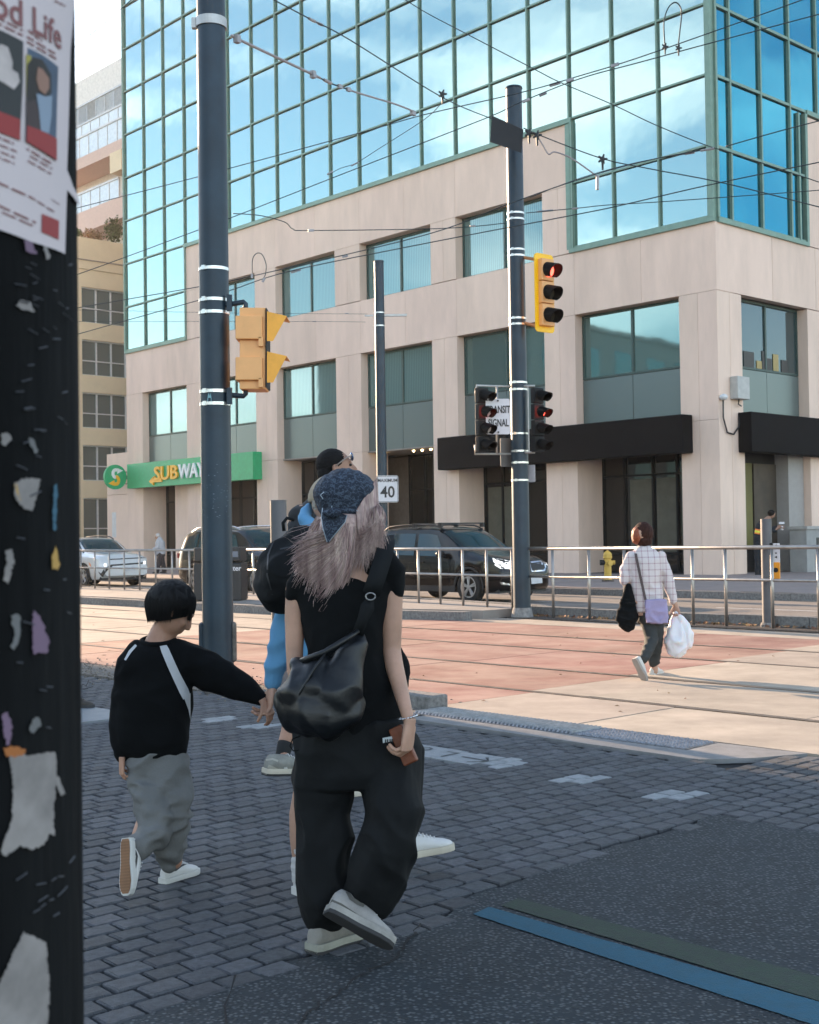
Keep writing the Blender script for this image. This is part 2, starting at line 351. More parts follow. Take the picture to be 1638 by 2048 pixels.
# steel plate at left
MB().hexa([W(9.1, 4.8, -.03), W(11.9, 4.8, -.03), W(11.9, 5.4, -.03), W(9.1, 5.4, -.03), W(9.1, 4.8, .008), W(11.9, 4.8, .008), W(11.9, 5.4, .008), W(9.1, 5.4, .008)]).build('floor_plate', M('worn_slab', (.17, .19, .21), .5, var=.2, vs=6), paving)
# concrete wedge, ridged plates, kerb stub
MB().prism([W(4.67, 6.72, -.03), W(7.4, 6.74, -.03), W(7.4, 6.955, -.03), W(4.93, 6.955, -.03), W(4.95, 7.34, -.03), W(4.3, 7.36, -.03), W(4.45, 7.0, -.03)], Z * .031).build('concrete_strip', conc2, org=W(5, 6.5), kind='structure')
MB().prism([W(7.4, 6.74, -.03), W(17, 6.74, -.03), W(17, 7.36, -.03), W(7.62, 7.36, -.03)], Z * .029).build('kerbside_gravel', M('gravel_dirt', (.16, .14, .12), .95, var=.6, vs=45, bump=1, bs=60), org=W(9, 7), kind='structure')
plate = thing('ridged_plate', W(6.3, 7.15), 'long ridged metal warning plate set in the ground at the kerb opening', 'tactile plate')
pm = M('cast_plate', (.10, .105, .115), .5, metal=.2, var=.3, vs=20, bump=.3, bs=60); pmr = M('cast_ridge', (.20, .21, .23), .38, metal=.4, var=.3, vs=20)
MB().hexa([W(4.95, 6.965, -.02), W(7.6, 6.965, -.02), W(7.6, 7.35, -.02), W(4.95, 7.35, -.02), W(4.95, 6.965, .002), W(7.6, 6.965, .002), W(7.6, 7.35, .002), W(4.95, 7.35, .002)]).build('base', pm, plate)
for i in range(66):
    u = 4.98 + i * .0395
    if u > 5.9:
        mb = MB().hexa([W(u, 6.98, .002), W(u + .022, 6.98, .002), W(u + .022, 7.33, .002), W(u, 7.33, .002), W(u + .004, 6.99, .020), W(u + .014, 6.99, .020), W(u + .014, 7.32, .020), W(u + .004, 7.32, .020)])
    else:
        mb = MB()
        for j in range(9):
            n = 6.985 + j * .04 + (i % 2) * .012; mb.hexa([W(u, n, .002), W(u + .026, n, .002), W(u + .026, n + .024, .002), W(u, n + .024, .002), W(u + .007, n + .006, .011), W(u + .02, n + .006, .011), W(u + .02, n + .018, .011), W(u + .007, n + .018, .011)])
    mb.build('ridge', pmr, plate)
stub = MB(); stub.prism([W(7.62, 7.19, -.02), W(9.2, 7.19, -.02), W(9.2, 7.42, -.02), W(7.62, 7.42, -.02)], Z * .13)
tag(stub.build('kerb_stone', granite, org=W(8, 7.3), bevel=.02), kind='structure')
# debris: little gravel pieces and leaves
deb = MB(); dr = random.Random(5)
for _ in range(1500):
    u, n = dr.uniform(7.7, 15), dr.gauss(7.05, .35); z = 0
    if n < 6.7 and dr.random() < .6: continue
    c = W(u, n, .004); s = dr.uniform(.004, .016); deb.ell(c, s, s * .8, s * .5, n=5, m=3)
deb.build('kerbside_gravel', M('gravel', (.2, .17, .14), .9, var=.5, vs=30, rnd=.3), org=W(10, 7), kind='stuff')
# --- slabs of the tram road
track = sheet('tramway', uvrect(-12, 90, 7.36, 17.2, -.03), mortar)
rg = (8.62, 10.2, 12.05, 13.6)
bands = [(7.38, 8.615), (8.715, 10.19), (10.295, 12.04), (12.145, 13.59), (13.695, 15.3), (15.32, 16.25)]
sr = random.Random(21); ns = 0; far = {True: MB(), False: MB()}
for bi, (n0, n1) in enumerate(bands):
    u = -12 + sr.uniform(0, 1)
    while u < 70:
        l = 2.35 + sr.uniform(-.25, .25); u1 = u + l
        edge = 7.75 + (n0 - 7.4) * .09
        for e in (edge, 16.4):
            if u < e < u1: u1 = e
        if u1 - u > .12:
            red = edge - .05 < (u + u1) / 2 < 16.4 and bi < 5
            g = .006; zt = sr.uniform(-.003, .003)
            mb = far[red] if u > 34 else MB()
            mb.hexa([W(u + g, n0 + g, -.03), W(u1 - g, n0 + g, -.03), W(u1 - g, n1 - g, -.03), W(u + g, n1 - g, -.03), W(u + g, n0 + g, zt), W(u1 - g, n0 + g, zt + sr.uniform(-.003, .003)), W(u1 - g, n1 - g, zt), W(u + g, n1 - g, zt)])
            if u <= 34: mb.build('red_slab' if red else 'slab', redc if red else conc, track)
        u = u1
far[False].build('slabs', conc, track, kind='stuff')
for n in rg:
    MB().hexa([W(-12, n + .01, -.02), W(90, n + .01, -.02), W(90, n + .08, -.02), W(-12, n + .08, -.02), W(-12, n + .01, .004), W(90, n + .01, .004), W(90, n + .08, .004), W(-12, n + .08, .004)]).build('tram_rail', steel, track)
# --- median, road, far sidewalk
MB().hexa([W(-12, 16.25, -.03), W(15.2, 16.25, -.03), W(15.2, 17.05, -.03), W(-12, 17.05, -.03), W(-12, 16.25, .02), W(15.2, 16.25, .02), W(15.2, 17.05, .02), W(-12, 17.05, .02)]).build('median', M('median_dirt', (.07, .055, .045), .95, var=.7, vs=25, bump=1, bs=40), org=W(8, 16.6), kind='structure')
leafm = M('dry_leaves', (.22, .12, .06), .9, var=.5, vs=20, rnd=.4)
lv = MB()
for _ in range(1100):
    u = dr.uniform(-2, 17.5); n = 16.62 + abs(dr.gauss(0, .22)); c = W(u, n, .03 + dr.random() * .02); s = dr.uniform(.02, .05)
    a = Vector((dr.uniform(-1, 1), dr.uniform(-1, 1), dr.uniform(-.3, .5))).normalized(); b = a.orthogonal().normalized()
    lv.quad(c - a * s, c + b * s * .6, c + a * s, c - b * s * .6)
for _ in range(160):
    u = dr.uniform(-4, 30); n = dr.uniform(7.6, 14.2); c = W(u, n, .008); s = dr.uniform(.012, .03); a = D1 * dr.uniform(-1, 1) + D2 * dr.uniform(-1, 1); a.normalize(); b = Z.cross(a)
    lv.quad(c - a * s, c + b * s * .5 + Z * .008, c + a * s, c - b * s * .5)
lv.build('fallen_leaves', leafm, org=W(8, 16.6), kind='stuff')
def kerb(name, pts, w, z0, z1, label=None):
    # kerb stones one by one along a line of (u, n)
    k = thing(name, W(*pts[0]), label, None, kind='structure') if False else None
    root = bpy.data.objects.new(name, None); scene.collection.objects.link(root); root.location = W(*pts[0]); root['_w'] = [*W(*pts[0])]; root['kind'] = 'structure'
    q = random.Random(int(abs(pts[0][0]) * 10)); 
    for (a, b) in zip(pts[:-1], pts[1:]):
        a_, b_ = W(*a), W(*b); L_ = (b_ - a_).length; t = (b_ - a_).normalized(); s = Vector((-t.y, t.x, 0)); m = max(1, int(L_ / 1.3)); 
        for i in range(m):
            p, e = a_ + t * (L_ * i / m + .006), a_ + t * (L_ * (i + 1) / m - .006); j = q.uniform(-.008, .008)
            mb = MB().hexa([p + Z * z0, e + Z * z0, e + s * w + Z * z0, p + s * w + Z * z0, p + s * .02 + Z * (z1 + j), e + s * .02 + Z * (z1 + j), e + s * w + Z * (z1 + j), p + s * w + Z * (z1 + j)])
            mb.build('kerb_stone', granite, root)
    return root
kerb('median_kerb', [(15.2, 17.05), (-12, 17.05)], -.22, -.02, .17)
kerb('platform_kerb', [(15.4, 15.6), (19, 14.75), (26, 14.75), (60, 14.75)], .25, -.02, .15)
MB().prism([W(15.4, 15.86, 0), W(19, 15.02, 0), W(60, 15.02, 0), W(60, 18.05, 0), (W(19, 18.05, 0)), W(15.4, 17.3, 0)], Z * .147).build('tram_platform', M('platform_concrete', (.27, .24, .215), .85, var=.15, vs=1.5, bump=.3, bs=60, dirt=.2), org=W(20, 16), kind='structure')
kerb('platform_back_kerb', [(60, 18.05), (19, 18.05), (15.4, 17.3), (15.3, 17.05)], .2, -.02, .165)
sheet('road', uvrect(-12, 130, 17.0, 24.6, .0), roadm)
ln = MB()
for u in range(-10, 100, 7): ln.quad(*uvrect(u, u + 3, 20.75, 20.87, .004))
ln.build('lane_marking', M('road_paint', (.55, .53, .5), .7, var=.2), org=W(10, 20.8), kind='structure')
kerb('far_kerb', [(CU + 37.5, 23.9), (-12, 23.9)], -.2, -.02, .15)
sw = sheet('sidewalk', uvrect(-12, CU + 44, 24.1, CN + 14, .146), mortar)
q = random.Random(4); sp = MB()
u = -12
while u < CU + 40:
    for n0 in (24.12, 26.5, 28.9, 31.3):
        sp.hexa([W(u + .008, n0 + .008, .1), W(u + 1.992, n0 + .008, .1), W(u + 1.992, n0 + 2.39, .1), W(u + .008, n0 + 2.39, .1), W(u + .008, n0 + .008, .15), W(u + 1.992, n0 + .008, .15), W(u + 1.992, n0 + 2.39, .15), W(u + .008, n0 + 2.39, .15)])
    u += 2
sp.build('slabs', sidem, sw, kind='stuff')
sheet('side_sidewalk', uvrect(-12, CU + 1, 33.7, 120, .151), sidem)
# ================================================================== MAIN BUILDING
clad = M('precast_panel', (.78, .59, .48), .85, var=.06, vs=1.2, bump=.18, bs=120, rnd=.045, stretch=(1, 1, .25), dirt=.14)
cladd = M('panel_joint', (.36, .29, .24), .9)
mull = M('green_mullion', (.17, .27, .22), .5, metal=.3, var=.1, vs=4)
frame_m = M('window_frame', (.05, .085, .075), .5, metal=.3)
def glass(name, tint, rough=.02, metal=1.0, wave=.0, col2=None, ws=1.2):
    m = bpy.data.materials.new(name); m.use_nodes = True; nt = m.node_tree; N = nt.nodes; L = nt.links; b = N['Principled BSDF']
    b.inputs['Base Color'].default_value = (*tint, 1); b.inputs['Metallic'].default_value = metal; b.inputs['Roughness'].default_value = rough
    if wave:
        t = N.new('ShaderNodeTexCoord'); n = N.new('ShaderNodeTexNoise'); n.inputs['Scale'].default_value = ws; n.inputs['Detail'].default_value = 1.5; L.new(t.outputs['Object'], n.inputs[0])
        bp = N.new('ShaderNodeBump'); bp.inputs['Strength'].default_value = wave; bp.inputs['Distance'].default_value = .05; L.new(n.outputs[0], bp.inputs['Height']); L.new(bp.outputs[0], b.inputs['Normal'])
    return m, b, N, L
gcurt, *_ = glass('curtain_glass', (.34, .45, .42), .03, wave=.05)
gcurt2, *_ = glass('curtain_glass_side', (.032, .25, .33), .05, wave=.05)
gspan, b_, N_, L_ = glass('spandrel_glass', (.13, .17, .165), .35, metal=.35)
def wglass(name, dark, blinds, mt_=.55):
    m, b, N, L = glass(name, dark, .04, metal=mt_, wave=.03)
    b.inputs['Specular IOR Level'].default_value = 1.0; b.inputs['IOR'].default_value = 1.6
    if blinds:
        t = N.new('ShaderNodeTexCoord'); mp_ = N.new('ShaderNodeMapping'); mp_.inputs['Rotation'].default_value = (0, 0, A)
        w = N.new('ShaderNodeTexWave'); w.wave_type = 'BANDS'; w.bands_direction = 'X'; w.inputs['Scale'].default_value = 3.2; w.inputs['Distortion'].default_value = .6
        L.new(t.outputs['Object'], mp_.inputs[0]); L.new(mp_.outputs[0], w.inputs[0])
        mx = N.new('ShaderNodeMix'); mx.data_type = 'RGBA'; c = Vector(dark); mx.inputs['A'].default_value = (*(c * .72), 1); mx.inputs['B'].default_value = (*(c * 1.2), 1); L.new(w.outputs[0], mx.inputs['Factor']); L.new(mx.outputs['Result'], b.inputs['Base Color'])
    return m
gblind = wglass('window_glass_blinds', (.155, .28, .275), True, .4)
gplain = wglass('window_glass', (.14, .25, .25), False, .7)
gdark = wglass('shop_glass', (.010, .012, .012), False, 0); 
gdark.node_tree.nodes['Principled BSDF'].inputs['IOR'].default_value = 1.35
tower = thing('office_building', F1(0, 0), 'beige corner office building with a green mirrored glass curtain wall above', 'building')
TOP = 31.0
def panel(F, s0, s1, z0, z1, o0=-.25, o1=0.0):
    g = .005
    return MB().sb(F, s0 + g, s1 - g, z0 + g, z1 - g, o0, o1).build('wall_panel', clad, tower)
core = MB()
core.sb(F1, 1.0, 35.3, 4.98, TOP, -22, -.92)
core.sb(F1, 1.0, 35.3, .1, 4.9, -22, -3.3)
core.build('wall', cladd, tower)
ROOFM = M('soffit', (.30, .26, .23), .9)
BW = [(1.40, 5.65), (7.05, 11.36), (12.72, 16.9), (18.5, 22.6), (24.15, 28.3), (29.8, 33.85)]
piers = [(0, 1.4), (5.65, 7.05), (11.36, 12.72), (16.9, 18.5), (22.6, 24.15), (28.3, 29.8), (33.85, 35.4)]
for (a, b) in piers:
    dpt = -1.4
    mid = (a + b) / 2
    for (x0, x1) in ((a, mid), (mid, b)): panel(F1, x0, x1, .14, 4.95, dpt, 0); panel(F1, x0, x1, 4.95, 8.95, -.9, 0)
    # 11.1 - 13.42 piers between third floor windows
for (a, b) in ((5.62, 7.05), (11.36, 12.72), (16.9, 18.5), (22.6, 24.15), (28.3, 29.8)):
    panel(F1, a, (a + b) / 2, 11.1, 13.42, -.9, 0); panel(F1, (a + b) / 2, b, 11.1, 13.42, -.9, 0)
# band 8.95 - 11.1
xs = [0, 2.85, 5.65, 8.5, 11.36, 14.2, 16.9, 19.8, 22.6, 25.5, 28.3, 31.5, 35.4]
for a, b in zip(xs[:-1], xs[1:]): panel(F1, a, b, 8.95, 11.08, -.9, 0)
for a, b in zip([5.62, 8.5, 11.36, 14.2, 16.9, 19.8, 22.6, 25.5], [8.5, 11.36, 14.2, 16.9, 19.8, 22.6, 25.5, 29.8]): panel(F1, a, b, 13.42, 15.55, -.9, 0)
def window(F, s0, s1, z0, z1, mat, rec=.38, mid=True, spandrel=None):
    w = MB(); e = .07; d0, d1 = -rec - .08, -rec + .02
    for (a, b, c, d) in ((s0, s0 + e, z0, z1), (s1 - e, s1, z0, z1), (s0 + e, s1 - e, z0, z0 + e), (s0 + e, s1 - e, z1 - e, z1)): w.sb(F, a, b, c, d, d0, d1)
    m_ = (s0 + s1) / 2
    if mid: w.sb(F, m_ - .045, m_ + .045, z0 + e, z1 - e, d0, d1 - .003)
    wo_ = w.build('window', frame_m, tower)
    for a, b in (((s0 + e, m_ - .045), (m_ + .045, s1 - e)) if mid else ((s0 + e, s1 - e),)):
        MB().sb(F, a, b, z0 + e, z1 - e, -rec - .05, -rec - .03).build('pane', mat, wo_)
    MB().sb(F, s0, s1, z1, z1 + .02, -rec - .1, -.01)
    return wo_
for i, (a, b) in enumerate(BW):
    window(F1, a + .01, b - .01, 6.73, 8.93, gplain if i in (0, 1) else gblind)
    m_ = (a + b) / 2
    for (x0, x1) in ((a + .02, m_ - .012), (m_ + .012, b - .02)): MB().sb(F1, x0, x1, 4.98, 6.71, -.5, -.36).build('spandrel_panel', gspan, tower)
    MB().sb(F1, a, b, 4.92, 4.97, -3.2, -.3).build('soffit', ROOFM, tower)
for i, (a, b) in enumerate(((7.05, 11.36), (12.72, 16.9), (18.5, 22.6), (24.15, 28.3))): window(F1, a + .01, b - .01, 11.12, 13.4, gblind)
# storefronts
shopf = M('dark_shop_frame', (.008, .0085, .009), .6, spec=.2)
for i, (a, b) in enumerate(BW):
    rec = 1.35 if i != 2 else 2.6
    fr = MB()
    cols = [a, a + (b - a) * .27, a + (b - a) * .5, a + (b - a) * .78, b]
    if i == 5: cols = [a, a + 1.0, b]
    for c in cols: fr.sb(F1, c - .04, c + .04, .15, 4.9, -rec - .1, -rec + .03)
    for z in (.15, .75, 3.4, 4.82): fr.sb(F1, a, b, z, z + .07, -rec - .09, -rec + .02)
    sf = fr.build('shopfront', shopf, tower)
    for c0, c1 in zip(cols[:-1], cols[1:]):
        for z0, z1 in ((.22, .75), (.82, 3.4), (3.47, 4.82)):
            MB().sb(F1, c0 + .04, c1 - .04, z0, z1, -rec - .06, -rec - .04).build('pane', gdark, sf)
MB().sb(F1, 29.8, 31.7, .14, 4.95, -1.3, -.5).build('wall_panel', clad, tower)
MB().sb(F1, 31.7, 33.85, .14, 4.95, -2.2, -2.0).build('wall_panel', clad, tower)
# a lit poster and papered windows inside the shops
lit = M('lit_window_sign', (.6, .35, .08), .6, emit=(1, .55, .15), es=.6)
MB().sb(F1, 24.9, 25.75, 2.0, 2.9, -1.36, -1.33).build('lit_sign', lit, tower, label='small orange lit sign behind the shop window')
paper = M('papered_window', (.10, .095, .07), .8, var=.15, vs=3)
for (s0, s1, z0, z1, i) in ((1.5, 2.4, .85, 3.3, 0), (2.6, 3.4, .85, 3.3, 0), (7.2, 8.1, .85, 3.2, 1), (9.4, 11.2, .3, 3.3, 1), (13.1, 15.2, .2, 1.9, 2), (3.6, 4.5, .85, 3.3, 0)):
    rec = 1.35 if i != 2 else 2.6
    MB().sb(F1, s0, s1, z0, z1, -rec - .037, -rec - .03).build('window_paper', paper, tower)
lampm = M('lamp_glow', (1, .8, .5), .4, emit=(1, .72, .35), es=6)
for k in range(5): MB().ell(F1(13.2 + k * .50 + (0 if k < 4 else 1.2), 4.88, -.8), .05, .05, .04, n=8, m=6).build('ceiling_lamp', lampm, tower)
# curtain wall, facade one
bay = 1.85; row = 2.22
z0r = [11.25 + k * row for k in range(9)]; z0r.append(TOP)
mv = []
for k in range(20):
    s = .2 + k * bay; zb = 11.15 if (k <= 3 or k >= 16) else 15.6
    MB().sb(F1, s - .03, s + .03, zb, TOP, -.12, .06).build('mullion', mull, tower)
for r, z in enumerate(z0r[:-1]):
    for (a, b) in (((.2, 5.75), (29.8, 35.35)) if z < 15 else ((.2, 35.35),)):
        MB().sb(F1, a, b, z - .032, z + .032, -.12, .05).build('transom', mull, tower)
q = random.Random(8)
for k in range(19):
    for r in range(9):
        if r < 2 and 3 <= k < 16: continue
        s = .2 + k * bay; z = z0r[r]; z1 = z0r[r + 1]
        # every pane sits a touch out of true, as real glazing does
        t = [q.uniform(-.006, .006) for _ in range(3)]
        mb = MB().quad(F1(s + .04, z + .045, -.03 + t[0]), F1(s + bay - .04, z + .045, -.03 + t[1]), F1(s + bay - .04, z1 - .045, -.03 + t[1] + t[2]), F1(s + .04, z1 - .045, -.03 + t[0] + t[2]))
        mb.build('glass_pane', gcurt, tower)
trim = MB()
trim.sb(F1, 0, 5.8, 11.08, 11.22, -.3, .09); trim.sb(F1, 29.72, 35.4, 11.08, 11.22, -.3, .09); trim.sb(F1, 5.62, 29.85, 15.55, 15.72, -.3, .09)
trim.sb(F1, 5.60, 5.68, 11.22, 15.55, -.3, .09); trim.sb(F1, 29.72, 29.78, 11.22, 15.55, -.3, .08); trim.sb(F1, 5.70, 5.72 + .2, 11.22, 15.6, -.1, .045)
trim.sb(F1, .0, .17, 11.22, TOP, -.17, .1); trim.sb(F1, 35.36, 35.46, 11.22, TOP, -.3, .08)
trim.build('glazing_trim', mull, tower)
MB().sb(F1, .12, 35.4, TOP, TOP + .4, -22, .1).build('roof', cladd, tower)
# facade two (side street)
for (a, b) in ((0.004, .68), (.70, 1.35)): MB().sb(F2, a, b, .15, 8.94, -.9 if a > .5 else -.004, .004).build('wall_panel', clad, tower)
for (a, b) in ((0.004, 3.2), (3.22, 5.9), (5.92, 9.0), (9.02, 12)): MB().sb(F2, a, b, 8.96, 11.07, -.3, .004).build('wall_panel', clad, tower)
window(F2, 1.36, 5.3, 6.7, 8.93, wglass('side_window_glass', (.03, .06, .065), False, .1))
for (a, b) in ((1.37, 3.32), (3.34, 5.29)): MB().sb(F2, a, b, 4.97, 6.68, -.5, -.36).build('spandrel_panel', gspan, tower)
for (a, b) in ((5.33, 8.3), (8.32, 12)):
    for (z0, z1) in ((.15, 4.9), (4.92, 8.93), (11.1, 15.5)): MB().sb(F2, a + (.14 if z0 > 10 and a < 6 else 0), b, z0, z1, -.9, .004).build('wall_panel', clad, tower)
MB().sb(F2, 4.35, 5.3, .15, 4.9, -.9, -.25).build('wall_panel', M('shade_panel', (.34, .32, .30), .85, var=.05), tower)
olive = M('yellowed_blind', (.13, .115, .03), .7, var=.35, vs=.8, stretch=(1, 1, .4))
MB().sb(F2, 1.4, 2.85, .9, 3.7, -.72, -.68).build('shop_blind', olive, tower)
MB().sb(F2, 2.95, 4.3, .9, 3.7, -.72, -.68).build('shop_blind', M('brown_blind', (.06, .045, .03), .7, var=.4, vs=.9), tower)
MB().sb(F2, 1.35, 4.35, .15, 4.95, -.85, -.75).build('shopfront', shopf, tower)
# photo frames on the sill of the corner office
fm = M('frame_gold', (.35, .26, .09), .5); fm2 = M('frame_black', (.02, .02, .02), .5)
for (s, w, h, mt) in ((1.6, .22, .5, fm), (2.35, .3, .5, fm2), (2.95, .15, .25, fm), (3.5, .2, .38, fm2), (3.95, .16, .55, fm), (4.5, .2, .4, fm2), (3.25, .12, .6, fm2)):
    MB().sb(F2, s - w, s + w, 6.78, 6.78 + h, -.40, -.385).build('picture_frame', mt, tower)
bay2 = 1.76
for k in range(8):
    s = .12 + .8 + (k - 1) * bay2 if k else .10
    if k == 0: MB().sb(F2, .1, .2, 11.22, TOP, -.1, .065).build('mullion', mull, tower); continue
    zb = 11.22 if s < 5.4 else 15.6
    MB().sb(F2, s - .04, s + .04, zb, TOP, -.12, .06).build('mullion', mull, tower)
sx = [.14, .92] + [.92 + bay2 * k for k in range(1, 7)]
sx2 = [.14, .92, .92 + bay2, .92 + 2 * bay2, 5.28]
z2r = [11.2 + k * row for k in range(9)] + [TOP]
for r in range(9):
    z, z1 = z2r[r], z2r[r + 1]; xsr = sx2 if r < 2 else sx
    MB().sb(F2, .14, xsr[-1], z - .045, z + .045, -.12, .05).build('transom', mull, tower)
    for a, b in zip(xsr[:-1], xsr[1:]):
        t = [q.uniform(-.006, .006) for _ in range(3)]
        MB().quad(F2(a + .04, z + .045, -.03 + t[0]), F2(b - .04, z + .045, -.03 + t[1]), F2(b - .04, z1 - .045, -.03 + t[1] + t[2]), F2(a + .04, z1 - .045, -.03 + t[0] + t[2])).build('glass_pane', gcurt2, tower)
tr2 = MB(); tr2.sb(F2, .1, 5.45, 11.06, 11.19, -.3, .09); tr2.sb(F2, 5.31, 5.45, 11.19, 15.55, -.3, .09); tr2.sb(F2, 5.45, 12, 15.55, 15.7, -.3, .09); tr2.sb(F2, 4.9, 5.0, 11.19, 15.5, -.1, .07)
tr2.build('glazing_trim', mull, tower)
# annex wall at the left end
ax = thing('side_wall', F1(36, 0), 'low plain beige wall block at the left end of the office building', 'wall')
MB().sb(F1, 35.42, 37.5, .14, 3.9, -6, -.02).build('wall_panel', clad, ax); MB().sb(F1, 35.42, 37.5, 3.92, 6.05, -6, -.02).build('wall_panel', clad, ax)
MB().sb(F1, 36.6, 37.0, 1.7, 3.0, -.02, -.01).build('notice', M('paper_notice', (.6, .6, .6), .7), ax)
# low wall with green panel by the corner
lw = thing('planter_wall', F2(5, 0, .8), 'low grey stone wall with dark green panels beside the corner doorway', 'low wall')
MB().sb(F2, 3.35, 10, .14, 1.52, .35, .95).build('wall', M('low_wall', (.30, .30, .29), .85, var=.1, vs=3), lw)
MB().sb(F2, 3.3, 10, 1.52, 1.62, .3, 1.0).build('cap', M('low_wall_cap', (.36, .35, .33), .85), lw)
MB().sb(F2, 5.2, 10, .75, 1.4, .95, .98).build('sign_panel', M('green_panel', (.012, .05, .05), .4), lw)
MB().sb(F2, 3.95, 4.25, .95, 1.25, .95, .965).build('vent', fm2, lw)
# awnings
awn = M('black_awning', (.0035, .0038, .0045), .8, var=.3, vs=2, bump=.1, bs=30, spec=.15)
a1 = thing('awning', F1(6.4, 3.95, .5), 'long black box awning across the street front, right of the transit signals', 'awning')
MB().sb(F1, .95, 11.95, 3.95, 5.15, .01, .55).build('canopy', awn, a1, bevel=.03)
a2 = thing('awning', F2(5, 3.95, .5), 'black box awning around the corner on the side street, below the grey box', 'awning')
MB().sb(F2, 1.02, 10, 3.95, 5.2, .01, .5).build('canopy', awn, a2, bevel=.03)
# box, dome camera and cable on the corner
eb = thing('utility_box', F2(1.1, 5.9, .1), 'small grey metal utility box fixed to the corner pier above the side awning', 'utility box')
MB().sb(F2, .62, 1.28, 5.6, 6.3, .01, .3).build('housing', M('grey_box', (.42, .42, .40), .5), eb, bevel=.015)
cb = MB(); cb.tube([F2(.9, 5.6, .15), F2(.9, 5.45, .12), F2(1.1, 5.4, .1)], .02); cb.build('conduit', fm2, eb)
dc = thing('security_camera', F2(.12, 5.5, .1), 'white dome security camera on the building corner with a dangling black cable', 'camera')
MB().ell(F2(.1, 5.62, .12), .13, .13, .10).build('dome', M('white_plastic', (.6, .6, .6), .4), dc, smooth=True)
MB().tube([F2(.1, 5.55, .1), F2(.12, 5.0, .08), F2(.35, 4.55, .06), F2(.7, 4.5, .06), F2(1.0, 4.75, .06), F2(1.05, 5.2, .05)], .025).build('cable', fm2, dc, smooth=True)
# ------------------------------------------------------------------ sandwich shop sign
sg = M('sign_green', (.012, .36, .15), .45); sy = M('sign_yellow', (.85, .42, .02), .45); swt = M('sign_white', (.75, .76, .76), .45)
sgn = thing('shop_sign', F1(29, 4.1, .3), 'long green shop fascia sign reading SUBWAY in yellow and white letters', 'sign')
MB().sb(F1, 23.75, 34.55, 4.14, 5.36, .01, .5).build('fascia', sg, sgn)
def letters(s_, x0, x1, z0, z1, mat, nm):
    v, f = text_mb(s_, 1.0, .0, bold=.02); xs_ = [a[0] for a in v]; ys_ = [a[1] for a in v]; mb = MB(); w = max(xs_) - min(xs_); h = max(ys_) - min(ys_)
    def mp_(a, o): return F1(x0 + (x1 - x0) * (a[0] - min(xs_)) / w, z0 + (z1 - z0) * (a[1] - min(ys_)) / h, o)
    k = len(v); mb.add([mp_(a, .58) for a in v] , f)
    bm = bmesh.new(); vv = [bm.verts.new(mp_(a, .51)) for a in v]
    for ff in f:
        try: bm.faces.new([vv[i] for i in ff])
        except Exception: pass
    r_ = bmesh.ops.extrude_face_region(bm, geom=bm.faces[:]); vs_ = [e for e in r_['geom'] if isinstance(e, bmesh.types.BMVert)]
    d = F1(0, 0, 1) - F1(0, 0, 0); bmesh.ops.translate(bm, verts=vs_, vec=d * .09)
    bm.verts.index_update(); m2 = MB().add([x.co.copy() for x in bm.verts], [[x.index for x in g.verts] for g in bm.faces]); bm.free()
    m2.build(nm, mat, sgn)
letters('SUB', 31.85, 29.75, 4.42, 5.1, sy, 'letters'); letters('WAY', 29.7, 27.45, 4.42, 5.1, swt, 'letters')
mb = MB(); d = (F1(0, 0, 1) - F1(0, 0, 0)) * .07
mb.prism([F1(32.35, 4.40, .51), F1(31.95, 4.62, .51), F1(31.95, 4.52, .51), F1(31.2, 4.52, .51), F1(31.2, 4.34, .51), F1(31.95, 4.34, .51), F1(31.95, 4.20, .51)], d)
mb.build('arrow', sy, sgn)
bl = thing('blade_sign', F1(35.2, 4.75, .9), 'round green blade sign with a white and yellow letter S of two arrows', 'sign')
cx = F2  # disc faces along the street
cb_ = F1(35.05, 4.73, .95); nrm = -D1; hx = -D2
mb = MB(); n_ = 40
mb.prism([cb_ + hx * (.62 * math.cos(t)) + Z * (.62 * math.sin(t)) for t in [2 * math.pi * i / n_ for i in range(n_)]], nrm * .16).build('disc', sg, bl)
def arc(mb, c, r, a0, a1, w, off):
    pts = [c + (-hx) * (r * math.cos(t)) * .85 + Z * (r * math.sin(t)) for t in [R(a0 + (a1 - a0) * i / 12) for i in range(13)]]
    L_, R_ = [], []
    for i, p in enumerate(pts):
        t = (pts[min(i + 1, 12)] - pts[max(0, i - 1)]).normalized(); s = t.cross(nrm); L_.append(p + s * w + nrm * off); R_.append(p - s * w + nrm * off)
    mb.loft([L_, R_], cap=False, closed=False)
ex_ = -hx
m1 = MB(); arc(m1, cb_ + Z * .17, .19, 60, 270, .085, .165); 
m1.add([cb_ + nrm * .165 + ex_ * .08 + Z * .46, cb_ + nrm * .165 + ex_ * .42 + Z * .33, cb_ + nrm * .165 + ex_ * .08 + Z * .16], [(0, 1, 2)]); m1.build('arrow', swt, bl)
m1 = MB(); arc(m1, cb_ - Z * .17, .19, 90, -120, .085, .166)
m1.add([cb_ + nrm * .166 - ex_ * .08 - Z * .46, cb_ + nrm * .166 - ex_ * .42 - Z * .33, cb_ + nrm * .166 - ex_ * .08 - Z * .16], [(0, 1, 2)]); m1.build('arrow', sy, bl)
MB().box(F1(35.05, 4.73, .2), .03, .03, .1, D1, D2, Z).box(F1(35.0, 5.0, .25), .02, .25, .02, D1, D2, Z).box(F1(35.0, 4.4, .25), .02, .25, .02, D1, D2, Z).build('bracket', fm2, bl)
